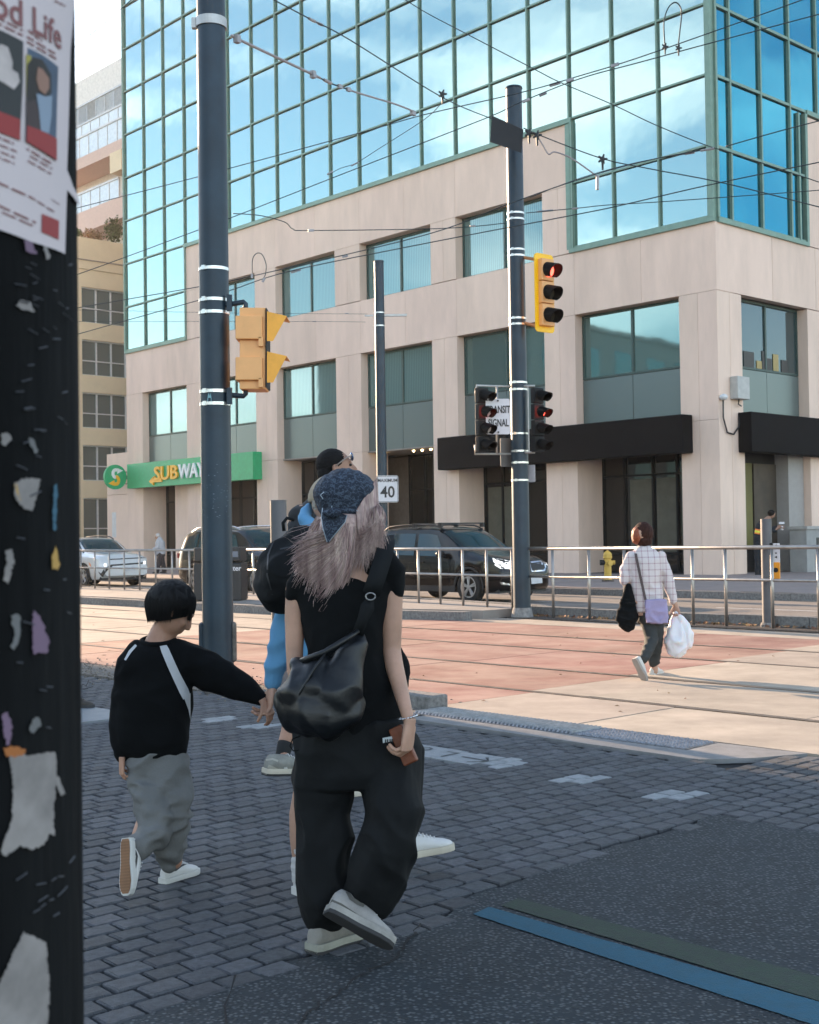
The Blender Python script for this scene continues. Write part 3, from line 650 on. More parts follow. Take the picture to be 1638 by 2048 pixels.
# ------------------------------------------------------------------ apartment building at the left
apt = thing('apartment_building', W(66, 38), 'beige apartment block with white framed windows and planted terraces above, far left', 'building')
ac = M('apartment_stone', (.76, .62, .42), .85, var=.07, vs=.7, bump=.15, bs=60); acp = M('terrace_band', (.66, .48, .40), .85, var=.05)
wf = M('white_window_frame', (.62, .63, .63), .5); agl = wglass('apartment_glass', (.15, .19, .18), False, .3)
def G(s, z, o=0.0): return W(66 - o, s, z)        # facade across the side street, s = n coordinate
def K(s, z, o=0.0): return W(s, 38.8 - o, z)     # upper terrace face along the street, s = u coordinate
MB().sb(G, 31, 62, .1, 18.6, -20, -.3).build('wall', cladd, apt)
for z0, z1 in [(.15, 1.0)] + [(4.0 + 3.02 * k, 5.0 + 3.02 * k) for k in range(5)]: MB().sb(G, 31, 62, z0, z1, -.3, 0).build('wall_band', ac, apt)
for (a, b) in ((31, 35.55), (38.45, 43)):
    MB().sb(G, a, b, .15, 17.1, -.3, -.002).build('wall_panel', ac, apt)
for k in range(5):
    z0 = 5.0 + 3.02 * k - 3.02 * (k == 5); z0 = 1.95 + 3.02 * k; z1 = z0 + 2.05 if k else 4.0
    if k == 0: z0 = 1.0
    w = MB(); s0, s1 = 35.55, 38.45; e = .07
    for (a, b, c, d) in ((s0, s0 + e, z0, z1), (s1 - e, s1, z0, z1), (s0 + e, s1 - e, z0, z0 + e), (s0 + e, s1 - e, z1 - e, z1)): w.sb(G, a, b, c, d, -.28, -.12)
    xs_ = [s0 + e, s0 + .98, s0 + 1.93, s1 - e]
    for x in xs_[1:3]: w.sb(G, x - .04, x + .04, z0 + e, z1 - e, -.28, -.13)
    zm = z0 + (z1 - z0) * .42
    w.sb(G, s0 + e, s1 - e, zm - .03, zm + .03, -.28, -.14); win = w.build('window', wf, apt)
    for x0, x1 in zip(xs_[:-1], xs_[1:]):
        for c, d in ((z0 + e, zm - .03), (zm + .03, z1 - e)): MB().sb(G, x0, x1, c, d, -.25, -.22).build('pane', agl, win)
zt = 17.1
MB().sb(G, 33, 62, zt, 18.9, -.3, .05).build('parapet', ac, apt)
MB().sb(G, 30.5, 41, zt + .5, zt + .56, .05, .1).build('groove', cladd, apt)
MB().sb(K, 67.2, 86, 18.6, 31.5, -20, -1.6).build('wall', M('pale_wall', (.78, .74, .68), .8), apt)
MB().sb(K, 66, 86, 20.6, 21.9, -8, .3).build('terrace_band', acp, apt)
MB().sb(G, 38.0, 39.6, 23.2, 24.4, -1, .32).build('planter_box', ac, apt)
MB().sb(K, 66, 80, 24.6, 25.3, -8, .3).build('terrace_band', acp, apt)
rail_g = M('terrace_glass', (.62, .68, .70), .15, spec=.8); railm = M('terrace_rail', (.55, .56, .56), .4)
for (z0, z1, a, b, o) in ((21.9, 23.1, 67, 86, .2), (25.3, 26.6, 66, 84, .2), (26.7, 28.3, 66, 84, -1.2), (28.4, 29.8, 66, 82, -1.6), (30.0, 31.6, 66, 75, -2.2)):
    n_ = int((b - a) / 1.15)
    for i in range(n_):
        x = a + i * 1.15; MB().sb(K, x + .03, x + 1.12, z0, z1 - .06, o - .05, o).build('glass_panel', rail_g, apt)
    mb = MB(); mb.sb(K, a, b, z1 - .06, z1 + .06, o - .08, o + .06)
    for i in range(n_ + 1): mb.sb(K, a + i * 1.15 - .03, a + i * 1.15 + .03, z0, z1 - .06, o - .06, o + .03)
    mb.build('railing', railm, apt)
leaf = M('terrace_foliage', (.12, .13, .05), .8, var=.4, vs=6, rnd=.4); leafo = M('terrace_grass', (.30, .19, .10), .8, var=.3, rnd=.3)
def shrub(c, rx, ry, rz, n, mat, label, s=.11, seed=0):
    q = random.Random(seed); mb = MB(); c = Vector(c)
    for _ in range(n):
        v = Vector((q.gauss(0, 1), q.gauss(0, 1), q.gauss(0, 1))); v.normalize(); v *= q.random() ** .4; lump = .7 + .5 * noise.noise(v * 2.2 + Vector((seed, 0, 0)))
        p = c + D1 * v.x * rx * lump + D2 * v.y * ry * lump + Z * (v.z * rz * lump + rz * .8); a = Vector((q.uniform(-1, 1), q.uniform(-1, 1), q.uniform(-1, 1))).normalized(); b = a.orthogonal().normalized()
        z_ = s * q.uniform(.5, 1.2); mb.quad(p - a * z_, p + b * z_ * .5, p + a * z_, p - b * z_ * .5)
    t = thing('terrace_shrub', c, label, 'plant', 'plants on the apartment terraces'); mb.build('foliage', mat, t)
    MB().tube([c - Z * .1, c + Z * rz], [.05, .03], 6).build('stem', M('stem', (.08, .06, .04), .9), t)
shrub(G(38.0, 18.9, -.6), .5, .9, 1.1, 700, leaf, 'tallest yellow green shrub on the apartment terrace, next to the glass wall', seed=2)
shrub(G(36.6, 18.9, -.4), .4, .9, .45, 420, leafo, 'tawny grass clump on the apartment terrace parapet', .09, 3)
shrub(G(35.4, 18.9, -.4), .4, .6, .35, 300, leaf, 'low green plant on the apartment terrace beside the dark post', .09, 4)
shrub(G(38.8, 24.4, .1), .4, .5, .35, 300, leaf, 'green shrub on the upper planter touching the glass wall', .09, 5)
shrub(K(69.5, 31.6, -2), .9, .5, .35, 350, M('grey_foliage', (.13, .17, .14), .8, var=.3, rnd=.3), 'small grey green bush on the topmost corner of the apartment roof', .10, 6)
# ------------------------------------------------------------------ brick block up the street on our side (casts the shade we stand in)
P0 = Vector((0, 10, 0)) + Vector((-.6, .8, 0)) * 44; ax_ = Vector((-.6, .8, 0)); ay_ = Vector((-.8, -.6, 0))
def Q(s, z, o=0.0): return P0 + ay_ * s - ax_ * o + Z * z
sb_ = thing('brick_building', P0, 'plain pale brick building up the street on the near side, outside the left edge', 'building')
bw_ = M('pale_brick_wall', (.42, .38, .33), .9, var=.2, vs=8)
MB().sb(Q, 0, 34, -.05, 14.5, -18, 0).build('wall', bw_, sb_); MB().sb(Q, -.2, 34.2, 14.5, 14.8, -18.2, .2).build('roof', cladd, sb_)
for i in range(8):
    for z in (1.0, 4.6, 8.2, 11.4): MB().sb(Q, 1.5 + i * 4, 3.6 + i * 4, z, z + 2, .0, .03).build('window', gplain, sb_)
# ================================================================== STREET FURNITURE
polem = M('pole_blue_grey', (.012, .029, .047), .45, metal=.2, var=.25, vs=2.5, bump=.12, bs=50, dirt=.25)
steelb = M('steel_band', (.62, .62, .60), .3, metal=.9)
galv = M('galvanised', (.42, .42, .41), .5, metal=.7, var=.15)
blk = M('black_metal', (.007, .008, .009), .6, spec=.3)
def band(root, c, z, r, h=.03):
    mb = MB(); mb.cyl(c + Z * (z - h / 2), c + Z * (z + h / 2), r + .006, n=28); mb.box(c + Z * z + Vector((-.5, -.86, 0)).normalized() * (r + .012), .02, .012, h * .7, Vector((.86, -.5, 0)), Vector((.5, .86, 0))); mb.build('band', steelb, root, smooth=False)
def pole(base, h, rb, rtop, label, bands, name='tram_pole'):
    t = thing(name, base, label, 'pole', 'tall blue grey tram poles'); b = Vector(base)
    MB().tube([b, b + Z * h], [rb, rtop], 40).build('shaft', polem, t, smooth=False, bevel=.004)
    MB().cyl(b + Z * h, b + Z * (h + .03), rtop + .012, rtop + .004, 32).build('cap', polem, t)
    for z in bands: band(t, b, z, rb + (rtop - rb) * z / h)
    return t
PA = Vector((-1.89, 12.52, 0)); PB = Vector((1.93, 22.2, .02)); PC = Vector((-.76, 35.8, .0))
def zy(y, x, Y): return at(x, y, Y).z
bA = [zy(y, 436, PA.y) for y in (540, 602, 627, 784, 809)]
pa = pole(PA, 9.3, .152, .135, 'big dark blue grey pole in front, with the pedestrian signal seen side on', bA)
zb = zy(48, 434, PA.y); mb = MB(); mb.cyl(PA + Z * (zb - .045), PA + Z * (zb + .045), .155, n=32); mb.box(PA + Vector((-.155, -.02, zb)), .03, .03, .05); mb.build('collar', galv, pa)
for sx_ in (-1, 1):   # hand hole covers at the foot
    mb = MB(); c = PA + Vector((sx_ * .155, -.02, .42)); mb.tube([c - Z * .17, c + Z * .17], [.03, .03], 10, round_ends=True); mb.build('hand_hole_cover', polem if sx_ < 0 else M('worn_cover', (.12, .11, .10), .6, metal=.4, var=.6, vs=9), pa)
# scraps of tape and glue residue, a small sticker
gq = random.Random(9); mb = MB()
for _ in range(46):
    a = R(gq.uniform(-150, -30)); z = gq.choice([gq.uniform(1.62, 1.95), gq.uniform(1.8, 2.2)]) ; r = .1505; w, h = gq.uniform(.004, .016), gq.uniform(.002, .007)
    p = [PA + Vector((math.cos(a + i * w / r) * r, math.sin(a + i * w / r) * r, z + j * h)) for i, j in ((0, 0), (1, 0), (1, 1), (0, 1))]; mb.quad(*p)
mb.build('glue_residue', M('residue', (.15, .19, .23), .7), pa, kind='stuff')
def decal_cyl(c, r, a0, a1, z0, z1, poly=None, n=6):
    mb = MB(); 
    if poly is None: poly = [(0, 0), (1, 0), (1, 1), (0, 1)]
    return mb.add([Vector(c) + Vector((math.cos(a0 + (a1 - a0) * x) * r, math.sin(a0 + (a1 - a0) * x) * r, z0 + (z1 - z0) * y)) for x, y in poly], [list(range(len(poly)))])
decal_cyl(PA, .1475, R(-113), R(-96), zy(806, 424, 12.4), zy(786, 424, 12.4), [(0, 0), (1, 0), (1, .45), (.85, 1), (.7, .7), (.55, .75), (.42, 1), (.2, .8), (.05, .4)]).build('sticker', M('sticker_teal', (.22, .42, .46), .6), pa)
pb = pole(PB, 9.22, .150, .142, 'blue grey pole behind the fence carrying the yellow signal and the transit signals', [zy(y, 1030, PB.y) for y in (430, 442, 503, 515, 640, 652, 768, 782, 870, 905, 928, 963)])
MB().cyl(PB - Z * .02, PB + Z * .16, .2, .16, 20).build('footing', M('footing', (.22, .21, .2), .9, var=.4, vs=15), pb)
pc = pole(PC, 9.2, .15, .135, 'blue grey pole across the road carrying the speed limit sign', [zy(y, 760, PC.y) for y in (626, 652)])
mb = MB(); a = PC + Z * zy(631, 760, PC.y); mb.box(a + Vector((.35, 0, 0)), .42, .035, .03); mb.box(a + Vector((-.3, 0, .0)), .12, .02, .02); mb.build('bracket', galv, pc)
# --- signs
def flat_sign(name, c, ex, w, h, mat, label, cat='sign', back=None, th=.012, hole=False):
    t = thing(name, c, label, cat); c = Vector(c); ex = Vector(ex).normalized(); ez = ex.cross(Z) ; r = min(w, h) * .08; pts = []
    for (sx_, sz, a0) in ((1, 1, 0), (-1, 1, 90), (-1, -1, 180), (1, -1, 270)):
        for k in range(5): q = R(a0 + k * 22.5); pts.append(c + ex * (sx_ * (w / 2 - r) + r * math.cos(q)) + Z * (sz * (h / 2 - r) + r * math.sin(q)))
    MB().prism(pts, ez * -th).build('plate', mat, t); return t, ex, ez
wsign = M('sign_white_face', (.62, .60, .62), .5, var=.05)
c = Vector((PC.x + .16, PC.y - .22, zy(978, 771, PC.y - .2)))
t, ex, ez = flat_sign('speed_sign', c, (1, .1, 0), .60, .75, wsign, 'white speed limit sign reading MAXIMUM 40 on the far pole')
f_ = M('sign_black', (.015, .015, .017), .5)
put_text(MB(), 'MAXIMUM', .125, c + ez * .006 + Z * .235, ex, Z, .003, .95, bold=.002).build('lettering', f_, t)
put_text(MB(), '40', .44, c + ez * .006 - Z * .10, ex, Z, .003, .92, bold=.008).build('numerals', f_, t)
bd = MB()
for (cx_, cz, w, h) in ((0, .355, .285, .006), (0, -.355, .285, .006), (.28, 0, .006, .35), (-.28, 0, .006, .35)): bd.box(c + ex * cx_ + Z * cz + ez * .006, w, .002, h, ex, ez)
bd.build('border', f_, t)
# --- signal heads
amber = M('signal_yellow', (.80, .40, .15), .5, var=.06); amberb = M('backboard_yellow', (.95, .53, .0), .45, var=.04)
visin = M('visor_orange', (.60, .30, .05), .55)
def arm(root, pts, r=.03, mat=None, name='arm'): return MB().tube(pts, r, 12, round_ends=True).build(name, mat or polem, root, smooth=True)
# pedestrian signal, seen from the side
ps = thing('pedestrian_signal', at(505, 695, 12.5), 'faded yellow two section pedestrian signal seen from the side on the big pole', 'signal')
PX = lambda x, y, Y=12.45: at(x, y, Y)
def hbox(x0, x1, y0, y1, Y0, Y1, mb=None):
    mb = mb or MB(); a, b, c, d = PX(x0, y1, Y0), PX(x1, y1, Y0), PX(x1, y0, Y0), PX(x0, y0, Y0); s = Vector((0, 1, 0)) * (Y1 - Y0)
    return mb.hexa([a, b, b + s, a + s, d, c, c + s, d + s])
mb = MB(); hbox(479, 531, 615, 778, 12.32, 12.62, mb); mb.build('housing', amber, ps, bevel=.008)
for (y0, y1) in ((631, 678), (714, 760)):
    mb = MB(); hbox(470.5, 524, y0, y1, 12.27, 12.67, mb); mb.build('section', amber, ps, bevel=.01)
    mb = MB(); hbox(517, 526, y1 - 4, y1 + 14, 12.27, 12.31, mb); mb.build('latch', amber, ps)
mb = MB(); hbox(531, 533, 616, 774, 12.30, 12.64, mb); mb.build('gasket', blk, ps)
for (y0, y1) in ((624, 682), (704, 765)):
    mb = MB()
    for Yk in (12.29, 12.66):
        a, b, c_, d = PX(534, y0, Yk), PX(573, y0 + 9, Yk), PX(546, y1, Yk), PX(534, y1, Yk); s = Vector((0, .006, 0)); mb.hexa([a, b, b + s, a + s, d, c_, c_ + s, d + s])
    a, b = PX(534, y0, 12.29), PX(573, y0 + 9, 12.29); s = Vector((0, .376, 0)); mb.hexa([a, b, b + s, a + s, a + Z * .006, b + Z * .006, b + s + Z * .006, a + s + Z * .006])
    mb.build('visor', M('visor_amber', (.85, .38, .04), .5), ps)
for y, e in ((606, 615), (792, 776)):
    arm(ps, [PX(452, y + (4 if e > y else -2), 12.46), PX(470, y + (1 if e > y else -1), 12.46), PX(487, y - (2 if e > y else 0), 12.46), PX(491, y + (2 if e > y else -4), 12.46), PX(491, e, 12.46)], .026)
    mb = MB(); mb.box(PX(459, y, 12.42), .025, .02, .08); mb.build('mounting_plate', polem, ps)
# three section signal with backboard
redl = M('lens_red', (.5, .02, .02), .3, emit=(1, .08, .05), es=2.2); dkl = M('lens_dark', (.05, .045, .035), .25); 
visb = M('visor_black', (.004, .004, .004), .8, spec=.15)
def head(name, c, fdir, w, h, n, hous, label, cat, lens, visor, back=None, lit=0, vr=None, vl=.24, dp=.09, root=None):
    # fdir = the way it faces
    c = Vector(c); fdir = Vector(fdir).normalized(); ex = Z.cross(fdir); t = root or thing(name, c, label, cat); sec = h / n; vr = vr or sec * .36
    if back:
        pts = []; W_, H_ = w * 1.55, h * 1.16; r = .07
        for (sx_, sz, a0) in ((1, 1, 0), (-1, 1, 90), (-1, -1, 180), (1, -1, 270)):
            for k in range(5): q = R(a0 + k * 22.5); pts.append(c + ex * (sx_ * (W_ / 2 - r) + r * math.cos(q)) + Z * (sz * (H_ / 2 - r) + r * math.sin(q)) - fdir * .03)
        MB().prism(pts, fdir * .02).build('backboard', back, t)
    for i in range(n):
        z = c + Z * (h / 2 - sec * (i + .5)); MB().box(z, w / 2, dp, sec / 2 - .006, ex, fdir).build('section', hous, t, bevel=.015)
        MB().cyl(z + fdir * .085, z + fdir * .1, vr * .93, n=20).build('lens', lens[i], t)
        mb = MB(); N_ = 18; rings = []
        for (dd, rr, cut) in ((.08, vr, 1), (vl, vr, .0)):
            rings.append([(dd, rr)])
        out = []; inn = []
        for k in range(N_ + 1):
            q = R(-60 + 300 * k / N_); 
            a_ = z + ex * (vr * math.cos(q)) + Z * (vr * math.sin(q)) ; L1 = .09 + (vl - .09) * (.45 + .55 * max(0, math.sin(q) * .5 + .5) )
            drop = -Z * (L1 - .09) * .28
            out.append((a_ + fdir * .085, a_ + fdir * L1 + drop))
            b_ = z + ex * ((vr - .008) * math.cos(q)) + Z * ((vr - .008) * math.sin(q)); inn.append((b_ + fdir * .085, b_ + fdir * (L1 - .002) + drop))
        mb.loft([[o[0] for o in out], [o[1] for o in out], [o[1] for o in inn], [o[0] for o in inn]], cap=False, closed=False)
        mb.build('visor', visor, t, smooth=False)
    return t
fd = Vector((.62, -.78, 0))
cB = at(1090, 586, 21.95)
ts = head('traffic_signal', cB, fd, .29, 1.17, 3, amber, 'yellow three section traffic signal with backboard showing red on the tall pole', 'signal', [redl, dkl, dkl], visb, back=amberb, vr=.135, vl=.36)
orm = M('arm_rust', (.45, .2, .08), .6)
for y in (517, 650): MB().tube([at(1048, y - 2 if y < 600 else y - 4, 22.15), at(1072, y + 2, 22.03)], .028, 10).build('arm', orm, ts)
# transit signals, four sections, bars
tsA = head('transit_signal', at(964, 840, 21.9), Vector((.6, -.8, 0)), .23, 1.12, 4, blk, 'black four section transit signal showing red, left of the TRANSIT SIGNAL sign', 'signal', [dkl, redl, dkl, dkl], visb, vr=.095, vl=.34, dp=.05)
tsB = head('transit_signal', at(1075, 840, 22.0), Vector((.6, -.8, 0)), .23, 1.12, 4, blk, 'black four section transit signal showing red, right of the pole', 'signal', [dkl, redl, dkl, dkl], visb, vr=.095, vl=.34, dp=.05)
MB().box(at(1057, 838, 22.02), .008, .012, .58).build('backboard', galv, tsB)
fr_ = MB(); fr_.tube([at(1022, 773, 22.1), at(953, 771, 22.0), at(950, 790, 21.95)], .018, 8); fr_.tube([at(1022, 908, 22.1), at(950, 908, 22.0), at(950, 890, 21.95)], .018, 8); fr_.tube([at(994, 773, 22.05), at(994, 908, 22.05)], .018, 8); fr_.build('frame', galv, tsA, smooth=True)
MB().tube([at(1045, 772, 22.1), at(1070, 772, 22.05)], .02, 8).tube([at(1045, 905, 22.1), at(1070, 905, 22.05)], .02, 8).build('arm', galv, tsB, smooth=True)
c = at(996, 833, 21.86)
t, ex, ez = flat_sign('transit_sign', c, (1, .12, 0), .42, .61, wsign, 'white sign reading TRANSIT SIGNAL between the two transit signals')
put_text(MB(), 'TRANSIT', .175, c + ez * .006 + Z * .115 + ex * .005, ex, Z, .003, .60, bold=.004).build('lettering', f_, t)
put_text(MB(), 'SIGNAL', .175, c + ez * .006 - Z * .115 + ex * .005, ex, Z, .003, .60, bold=.004).build('lettering', f_, t)
MB().cyl(c + Z * .27 + ez * .004, c + Z * .27 + ez * .02, .016, n=8).cyl(c - Z * .27 + ez * .004, c - Z * .27 + ez * .02, .016, n=8).build('bolt', f_, t)
t, ex, ez = flat_sign('sign_back', at(1015, 905, 22.3), (1, .5, 0), .28, .50, M('sign_grey_back', (.13, .13, .13), .5, metal=.3), 'dark grey back of a small sign behind the pole, under the transit sign')
t, ex, ez = flat_sign('small_sign', at(1061, 947, 22.3), (1, -.6, 0), .17, .30, M('sign_pale_back', (.45, .45, .48), .5), 'small pale grey plate on the right side of the pole, below the transit signals')
# black plate on the span wire
bp = thing('wire_plate', at(1013, 268, 21.5), 'black rectangular plate hung on the overhead wire in front of the pole top', 'plate')
MB().hexa([at(980, 284, 21.6), at(1043, 306, 21.0), at(1043, 306, 21.02), at(980, 284, 21.62), at(984, 231, 21.6), at(1047, 259, 21.0), at(1047, 259, 21.02), at(984, 231, 21.62)]).build('plate', blk, bp)
# ---------------------------------------------------------------- fence
fencem = M('fence_steel', (.36, .34, .32), .42, metal=.85, var=.2, vs=6)
def nf(u): return 16.5 if u < 15 else 16.5 + min(1.2, (u - 15) * .15)
def fence(us, u0, u1, label):
    t = thing('metal_fence', W(us[0], nf(us[0])), label, 'fence', 'low metal fences behind the tramway'); zb = lambda u: .14 if u > 15.4 else .02
    for u in us: 
        b = W(u, nf(u)); MB().cyl(b + Z * zb(u), b + Z * 1.19, .024, n=10).build('post', fencem, t, smooth=True)
    ks = [u0] + [u for u in (15, 19, 23) if u0 < u < u1] + [u1]
    for z, r in ((1.2, .030), (.72, .022)):
        MB().tube([W(k, nf(k), z) for k in ks], r, 10).build('rail', fencem, t, smooth=True)
    return t
fence([15.35 + .72 * i for i in range(14)] , 15.1, 25.0, 'steel tube fence running behind the tram platform, left of the tall pole')
fence([26.65 + .80 * i for i in range(16)], 26.4, 40, 'steel tube fence in front of the white car, left of the litter bin')
fence([9.41 - .75 * 3, 9.41 - 1.5, 9.41 - .75, 9.41, 10.15, 10.94, 11.53, 12.1, 12.84, 13.57, 14.36], 5, 14.9, 'steel tube fence on the median, behind the woman in the checked shirt')
# ped button post
bpst = thing('signal_post', W(10.4, 16.72, .02), 'short grey steel post with an orange pedestrian push button at the right', 'post')
c = Vector((at(1534, 1150, 19.0).x, 19.0, .02)); slate = M('slate_post', (.10, .10, .11), .5, metal=.3)
MB().tube([c, c + Z * 1.60], [.080, .080], 24).build('shaft', slate, bpst, bevel=.003)
MB().cyl(c, c + Z * .06, .12, .10, 16).build('footing', M('footing', (.2,.2,.2)), bpst)
bc = c + Vector((.085, -.06, 1.0)); exb = Vector((.9, -.42, 0)).normalized(); ezb = exb.cross(Z)
MB().box(bc + Z * -.02 - exb * .03, .03, .04, .26, exb, ezb).build('bracket', blk, bpst)
MB().box(bc + Z * .09 + exb * .035, .055, .02, .145, exb, ezb).build('sign_plate', wsign, bpst)
MB().box(bc + Z * -.17 + exb * .035, .055, .03, .125, exb, ezb).build('button_box', M('button_orange', (.75, .28, .01), .45), bpst, bevel=.01)
MB().cyl(bc + Z * -.16 + exb * .035 + ezb * .03, bc + Z * -.16 + exb * .035 + ezb * .05, .035, n=16).build('button', blk, bpst)
fl = MB(); 
for z in (.20, .03): fl.add([bc + exb * e + Z * (z + f) + ezb * .022 for e, f in ((.015, 0), (.055, -.02), (.055, .02))], [(0, 1, 2)])
fl.box(bc + exb * .04 + ezb * .021 + Z * .09, .012, .001, .01, exb, ezb); fl.build('symbol', f_, bpst)
gpst = thing('steel_post', Vector((-1.26, 12.3, 0)), 'short slate grey steel post standing behind the black backpack', 'post')
c = Vector((-1.262, 12.3, 0)); MB().tube([c, c + Z * 1.775], [.079, .079], 28).build('shaft', slate, gpst, bevel=.003); MB().cyl(c + Z * 1.775, c + Z * 1.79, .081, n=24).build('cap', slate, gpst)
# ---------------------------------------------------------------- hydrant
hy = thing('fire_hydrant', gp(1216, 1163, .15), 'yellow fire hydrant with a black side cap on the far pavement', 'hydrant'); c = gp(1216, 1163, .15)
ym = M('hydrant_yellow', (.58, .36, .06), .5, var=.12); k = 1.0
MB().cyl(c, c + Z * .05, .17, .17, 16).build('flange', M('hydrant_base', (.08, .06, .05), .7), hy)
MB().tube([c + Z * z for z in (.05, .1, .62, .64, .70, .72)], [.115, .10, .10, .125, .125, .11], 20).build('barrel', ym, hy, smooth=False)
MB().ell(c + Z * .72, .12, .12, .12, t1=math.pi / 2).cyl(c + Z * .83, c + Z * .89, .03, n=6).build('bonnet', ym, hy)
MB().cyl(c + Z * .52 - Vector((.21, 0, 0)), c + Z * .52, .075, .065, 14).build('outlet', blk, hy)
MB().cyl(c + Z * .52, c + Z * .52 + Vector((.2, 0, 0)), .055, .06, 12).build('outlet', ym, hy)
MB().cyl(c + Z * .50, c + Z * .50 + Vector((.05, -.2, 0)), .06, .07, 12).build('outlet', ym, hy)
# ---------------------------------------------------------------- litter bin
lb = thing('litter_bin', W(25.6, 17.0, .15), 'large black litter bin marked Litter behind the big pole', 'bin'); 
bc = Vector((-4.05, 27.3, .15)); bx = Vector((1, -.12, 0)).normalized(); by = Vector((.12, 1, 0)).normalized(); bmk = M('bin_black', (.014, .015, .017), .5)
MB().box(bc + Z * .40, .52, .3, .40, bx, by).build('body', bmk, lb, bevel=.03)
MB().box(bc + Z * .98, .50, .3, .15, bx, by).box(bc + Z * .83 - by * .0, .5, .1, .04, bx, by).build('hood', bmk, lb, bevel=.03)
bl_ = MB()
for k in range(9): bl_.box(bc + bx * -.522 + by * 0 + Z * (.1 + k * .07), .004, .2, .012, bx, by)
bl_.build('vents', M('bin_grey', (.08, .08, .085), .5), lb, kind='stuff')
MB().box(bc + bx * .33 + Z * .98 - by * .303, .13, .004, .06, bx, by).build('label', M('bin_label', (.14, .16, .2), .5), lb)
put_text(MB(), 'Litter', .15, bc + bx * .36 + Z * .68 - by * .306, bx, Z, .003, bold=.003).build('lettering', wsign, lb)
# ---------------------------------------------------------------- overhead wires
wirem = M('wire_dark', (.012, .025, .032), .5); insm = M('insulator_grey', (.30, .29, .30), .5, metal=.3); insb = M('insulator_black', (.012, .013, .015), .5); rodm = M('rod_grey', (.30, .27, .28), .5)
def wire(pts, r, label, Ya=20, Yb=None, mat=None, ins=(), name='overhead_wire', dark=True, sub=None):
    n = len(pts); Yb = Ya if Yb is None else Yb; P = []
    x0, x1 = pts[0][0], pts[-1][0]; s = [0]
    for a, b in zip(pts[:-1], pts[1:]): s.append(s[-1] + math.hypot(b[0] - a[0], b[1] - a[1]))
    def d(q): return 1 / ((1 - q) / Ya + q / Yb)
    for p, q in zip(pts, s): P.append(at(p[0], p[1], d(q / s[-1])))
    # smooth with catmull
    S = []
    for i in range(n - 1):
        p0, p1, p2, p3 = P[max(i - 1, 0)], P[i], P[i + 1], P[min(i + 2, n - 1)]
        for k in range(6):
            t = k / 6; S.append(.5 * ((2 * p1) + (p2 - p0) * t + (2 * p0 - 5 * p1 + 4 * p2 - p3) * t * t + (3 * p1 - p0 - 3 * p2 + p3) * t ** 3))
    S.append(P[-1]); t_ = thing(name, P[0], label, 'wire', 'overhead tram wires')
    MB().tube(S, r, 6).build('cable', mat or wirem, t_, smooth=True)
    for (px, py, kind_, sz) in ins:
        # nearest point on wire path
        q = min(range(len(S)), key=lambda i: (S[i] - at(px, py, S[i].y)).length); c = at(px, py, S[q].y); a, b = S[max(q - 1, 0)], S[min(q + 1, len(S) - 1)]; tt = (b - a).normalized(); mb = MB()
        if kind_ == 'rod': mb.tube([c - tt * sz, c + tt * sz], [r * 2.1] * 2, 8)
        elif kind_ == 'clip': mb.box(c, sz, r * 1.6, r * 2.4, tt, Z.cross(tt).normalized(), tt.cross(Z.cross(tt)).normalized()); 
        elif kind_ == 'star':
            for k in range(5): e = Vector((math.cos(k * 1.257), 0, math.sin(k * 1.257))); mb.tube([c, c + e * sz], [sz * .35, sz * .18], 6)
            mb.cyl(c, c - Z * sz * 2.2, sz * .3, sz * .2, 8)
        mb.build('insulator', insb if kind_ == 'star' else insm, t_)
    return t_
W_ = .0085
wire([(-60, 470), (150, 417), (402, 352), (722, 265), (850, 229), (1042, 185), (1158, 152), (1278, 115), (1523, 29), (1700, -35)], W_, 'tram wire from left edge up to top right, crossing the glass', 27, 17, ins=[(1230, 130, 'clip', .06), (1140, 160, 'clip', .06), (1110, 168, 'clip', .09)])
wire([(-60, 620), (160, 547), (402, 458), (466, 434), (680, 350), (850, 284), (985, 231), (1042, 204), (1158, 158), (1278, 125), (1418, 87), (1700, 12)], W_, 'tram wire rising from left above the terrace to the pole top', 27, 17, ins=[(1086, 188, 'clip', .06), (1052, 201, 'clip', .06)])
wire([(660, 348), (680, 337), (712, 326), (760, 296), (850, 238), (884, 205)], .006, 'thin branch wire with two small grey insulators, left of the black star insulator', 22, 20, ins=[(660, 346, 'clip', .07), (710, 328, 'rod', .09)])
wire([(530, -10), (548, 0), (624, 40), (700, 80), (885, 195), (985, 238)], .009, 'span wire from the top centre down to the black plate', 15, 21.5, ins=[(624, 40, 'rod', .08), (640, 48, 'rod', .06), (885, 188, 'star', .07)])
wire([(1047, 256), (1086, 273), (1204, 317), (1307, 339), (1456, 368), (1700, 430)], .009, 'span wire running right from the black plate across the corner of the building', 21, 19, ins=[(1058, 266, 'star', .08), (1074, 270, 'star', .08), (1205, 318, 'star', .08)])
wire([(780, -20), (850, 24), (922, 62), (1066, 137), (1119, 164), (1225, 209), (1307, 248), (1408, 289), (1485, 313), (1700, 385)], .0075, 'wire sagging from top centre over the right hand glass to the right edge', 20, 19)
wire([(466, 72), (480, 80), (624, 148), (640, 156)], .016, 'pale grey pull off rod fixed to the collar of the big pole', 12.5, 14, mat=rodm, name='pull_off_rod', ins=[(474, 78, 'clip', .03), (626, 149, 'clip', .03)])
wire([(640, 156), (665, 168), (700, 180)], .009, 'short linked insulators halfway along the pull off rod', 14, 14.6, name='pull_off_rod', ins=[(655, 163, 'rod', .08), (680, 173, 'clip', .04), (697, 179, 'clip', .04)])
wire([(700, 180), (720, 187), (790, 208), (828, 223)], .012, 'thin grey end rod of the pull off, ending in a clamp under the glass', 14.6, 16, mat=rodm, name='pull_off_rod', ins=[(826, 226, 'clip', .05)])
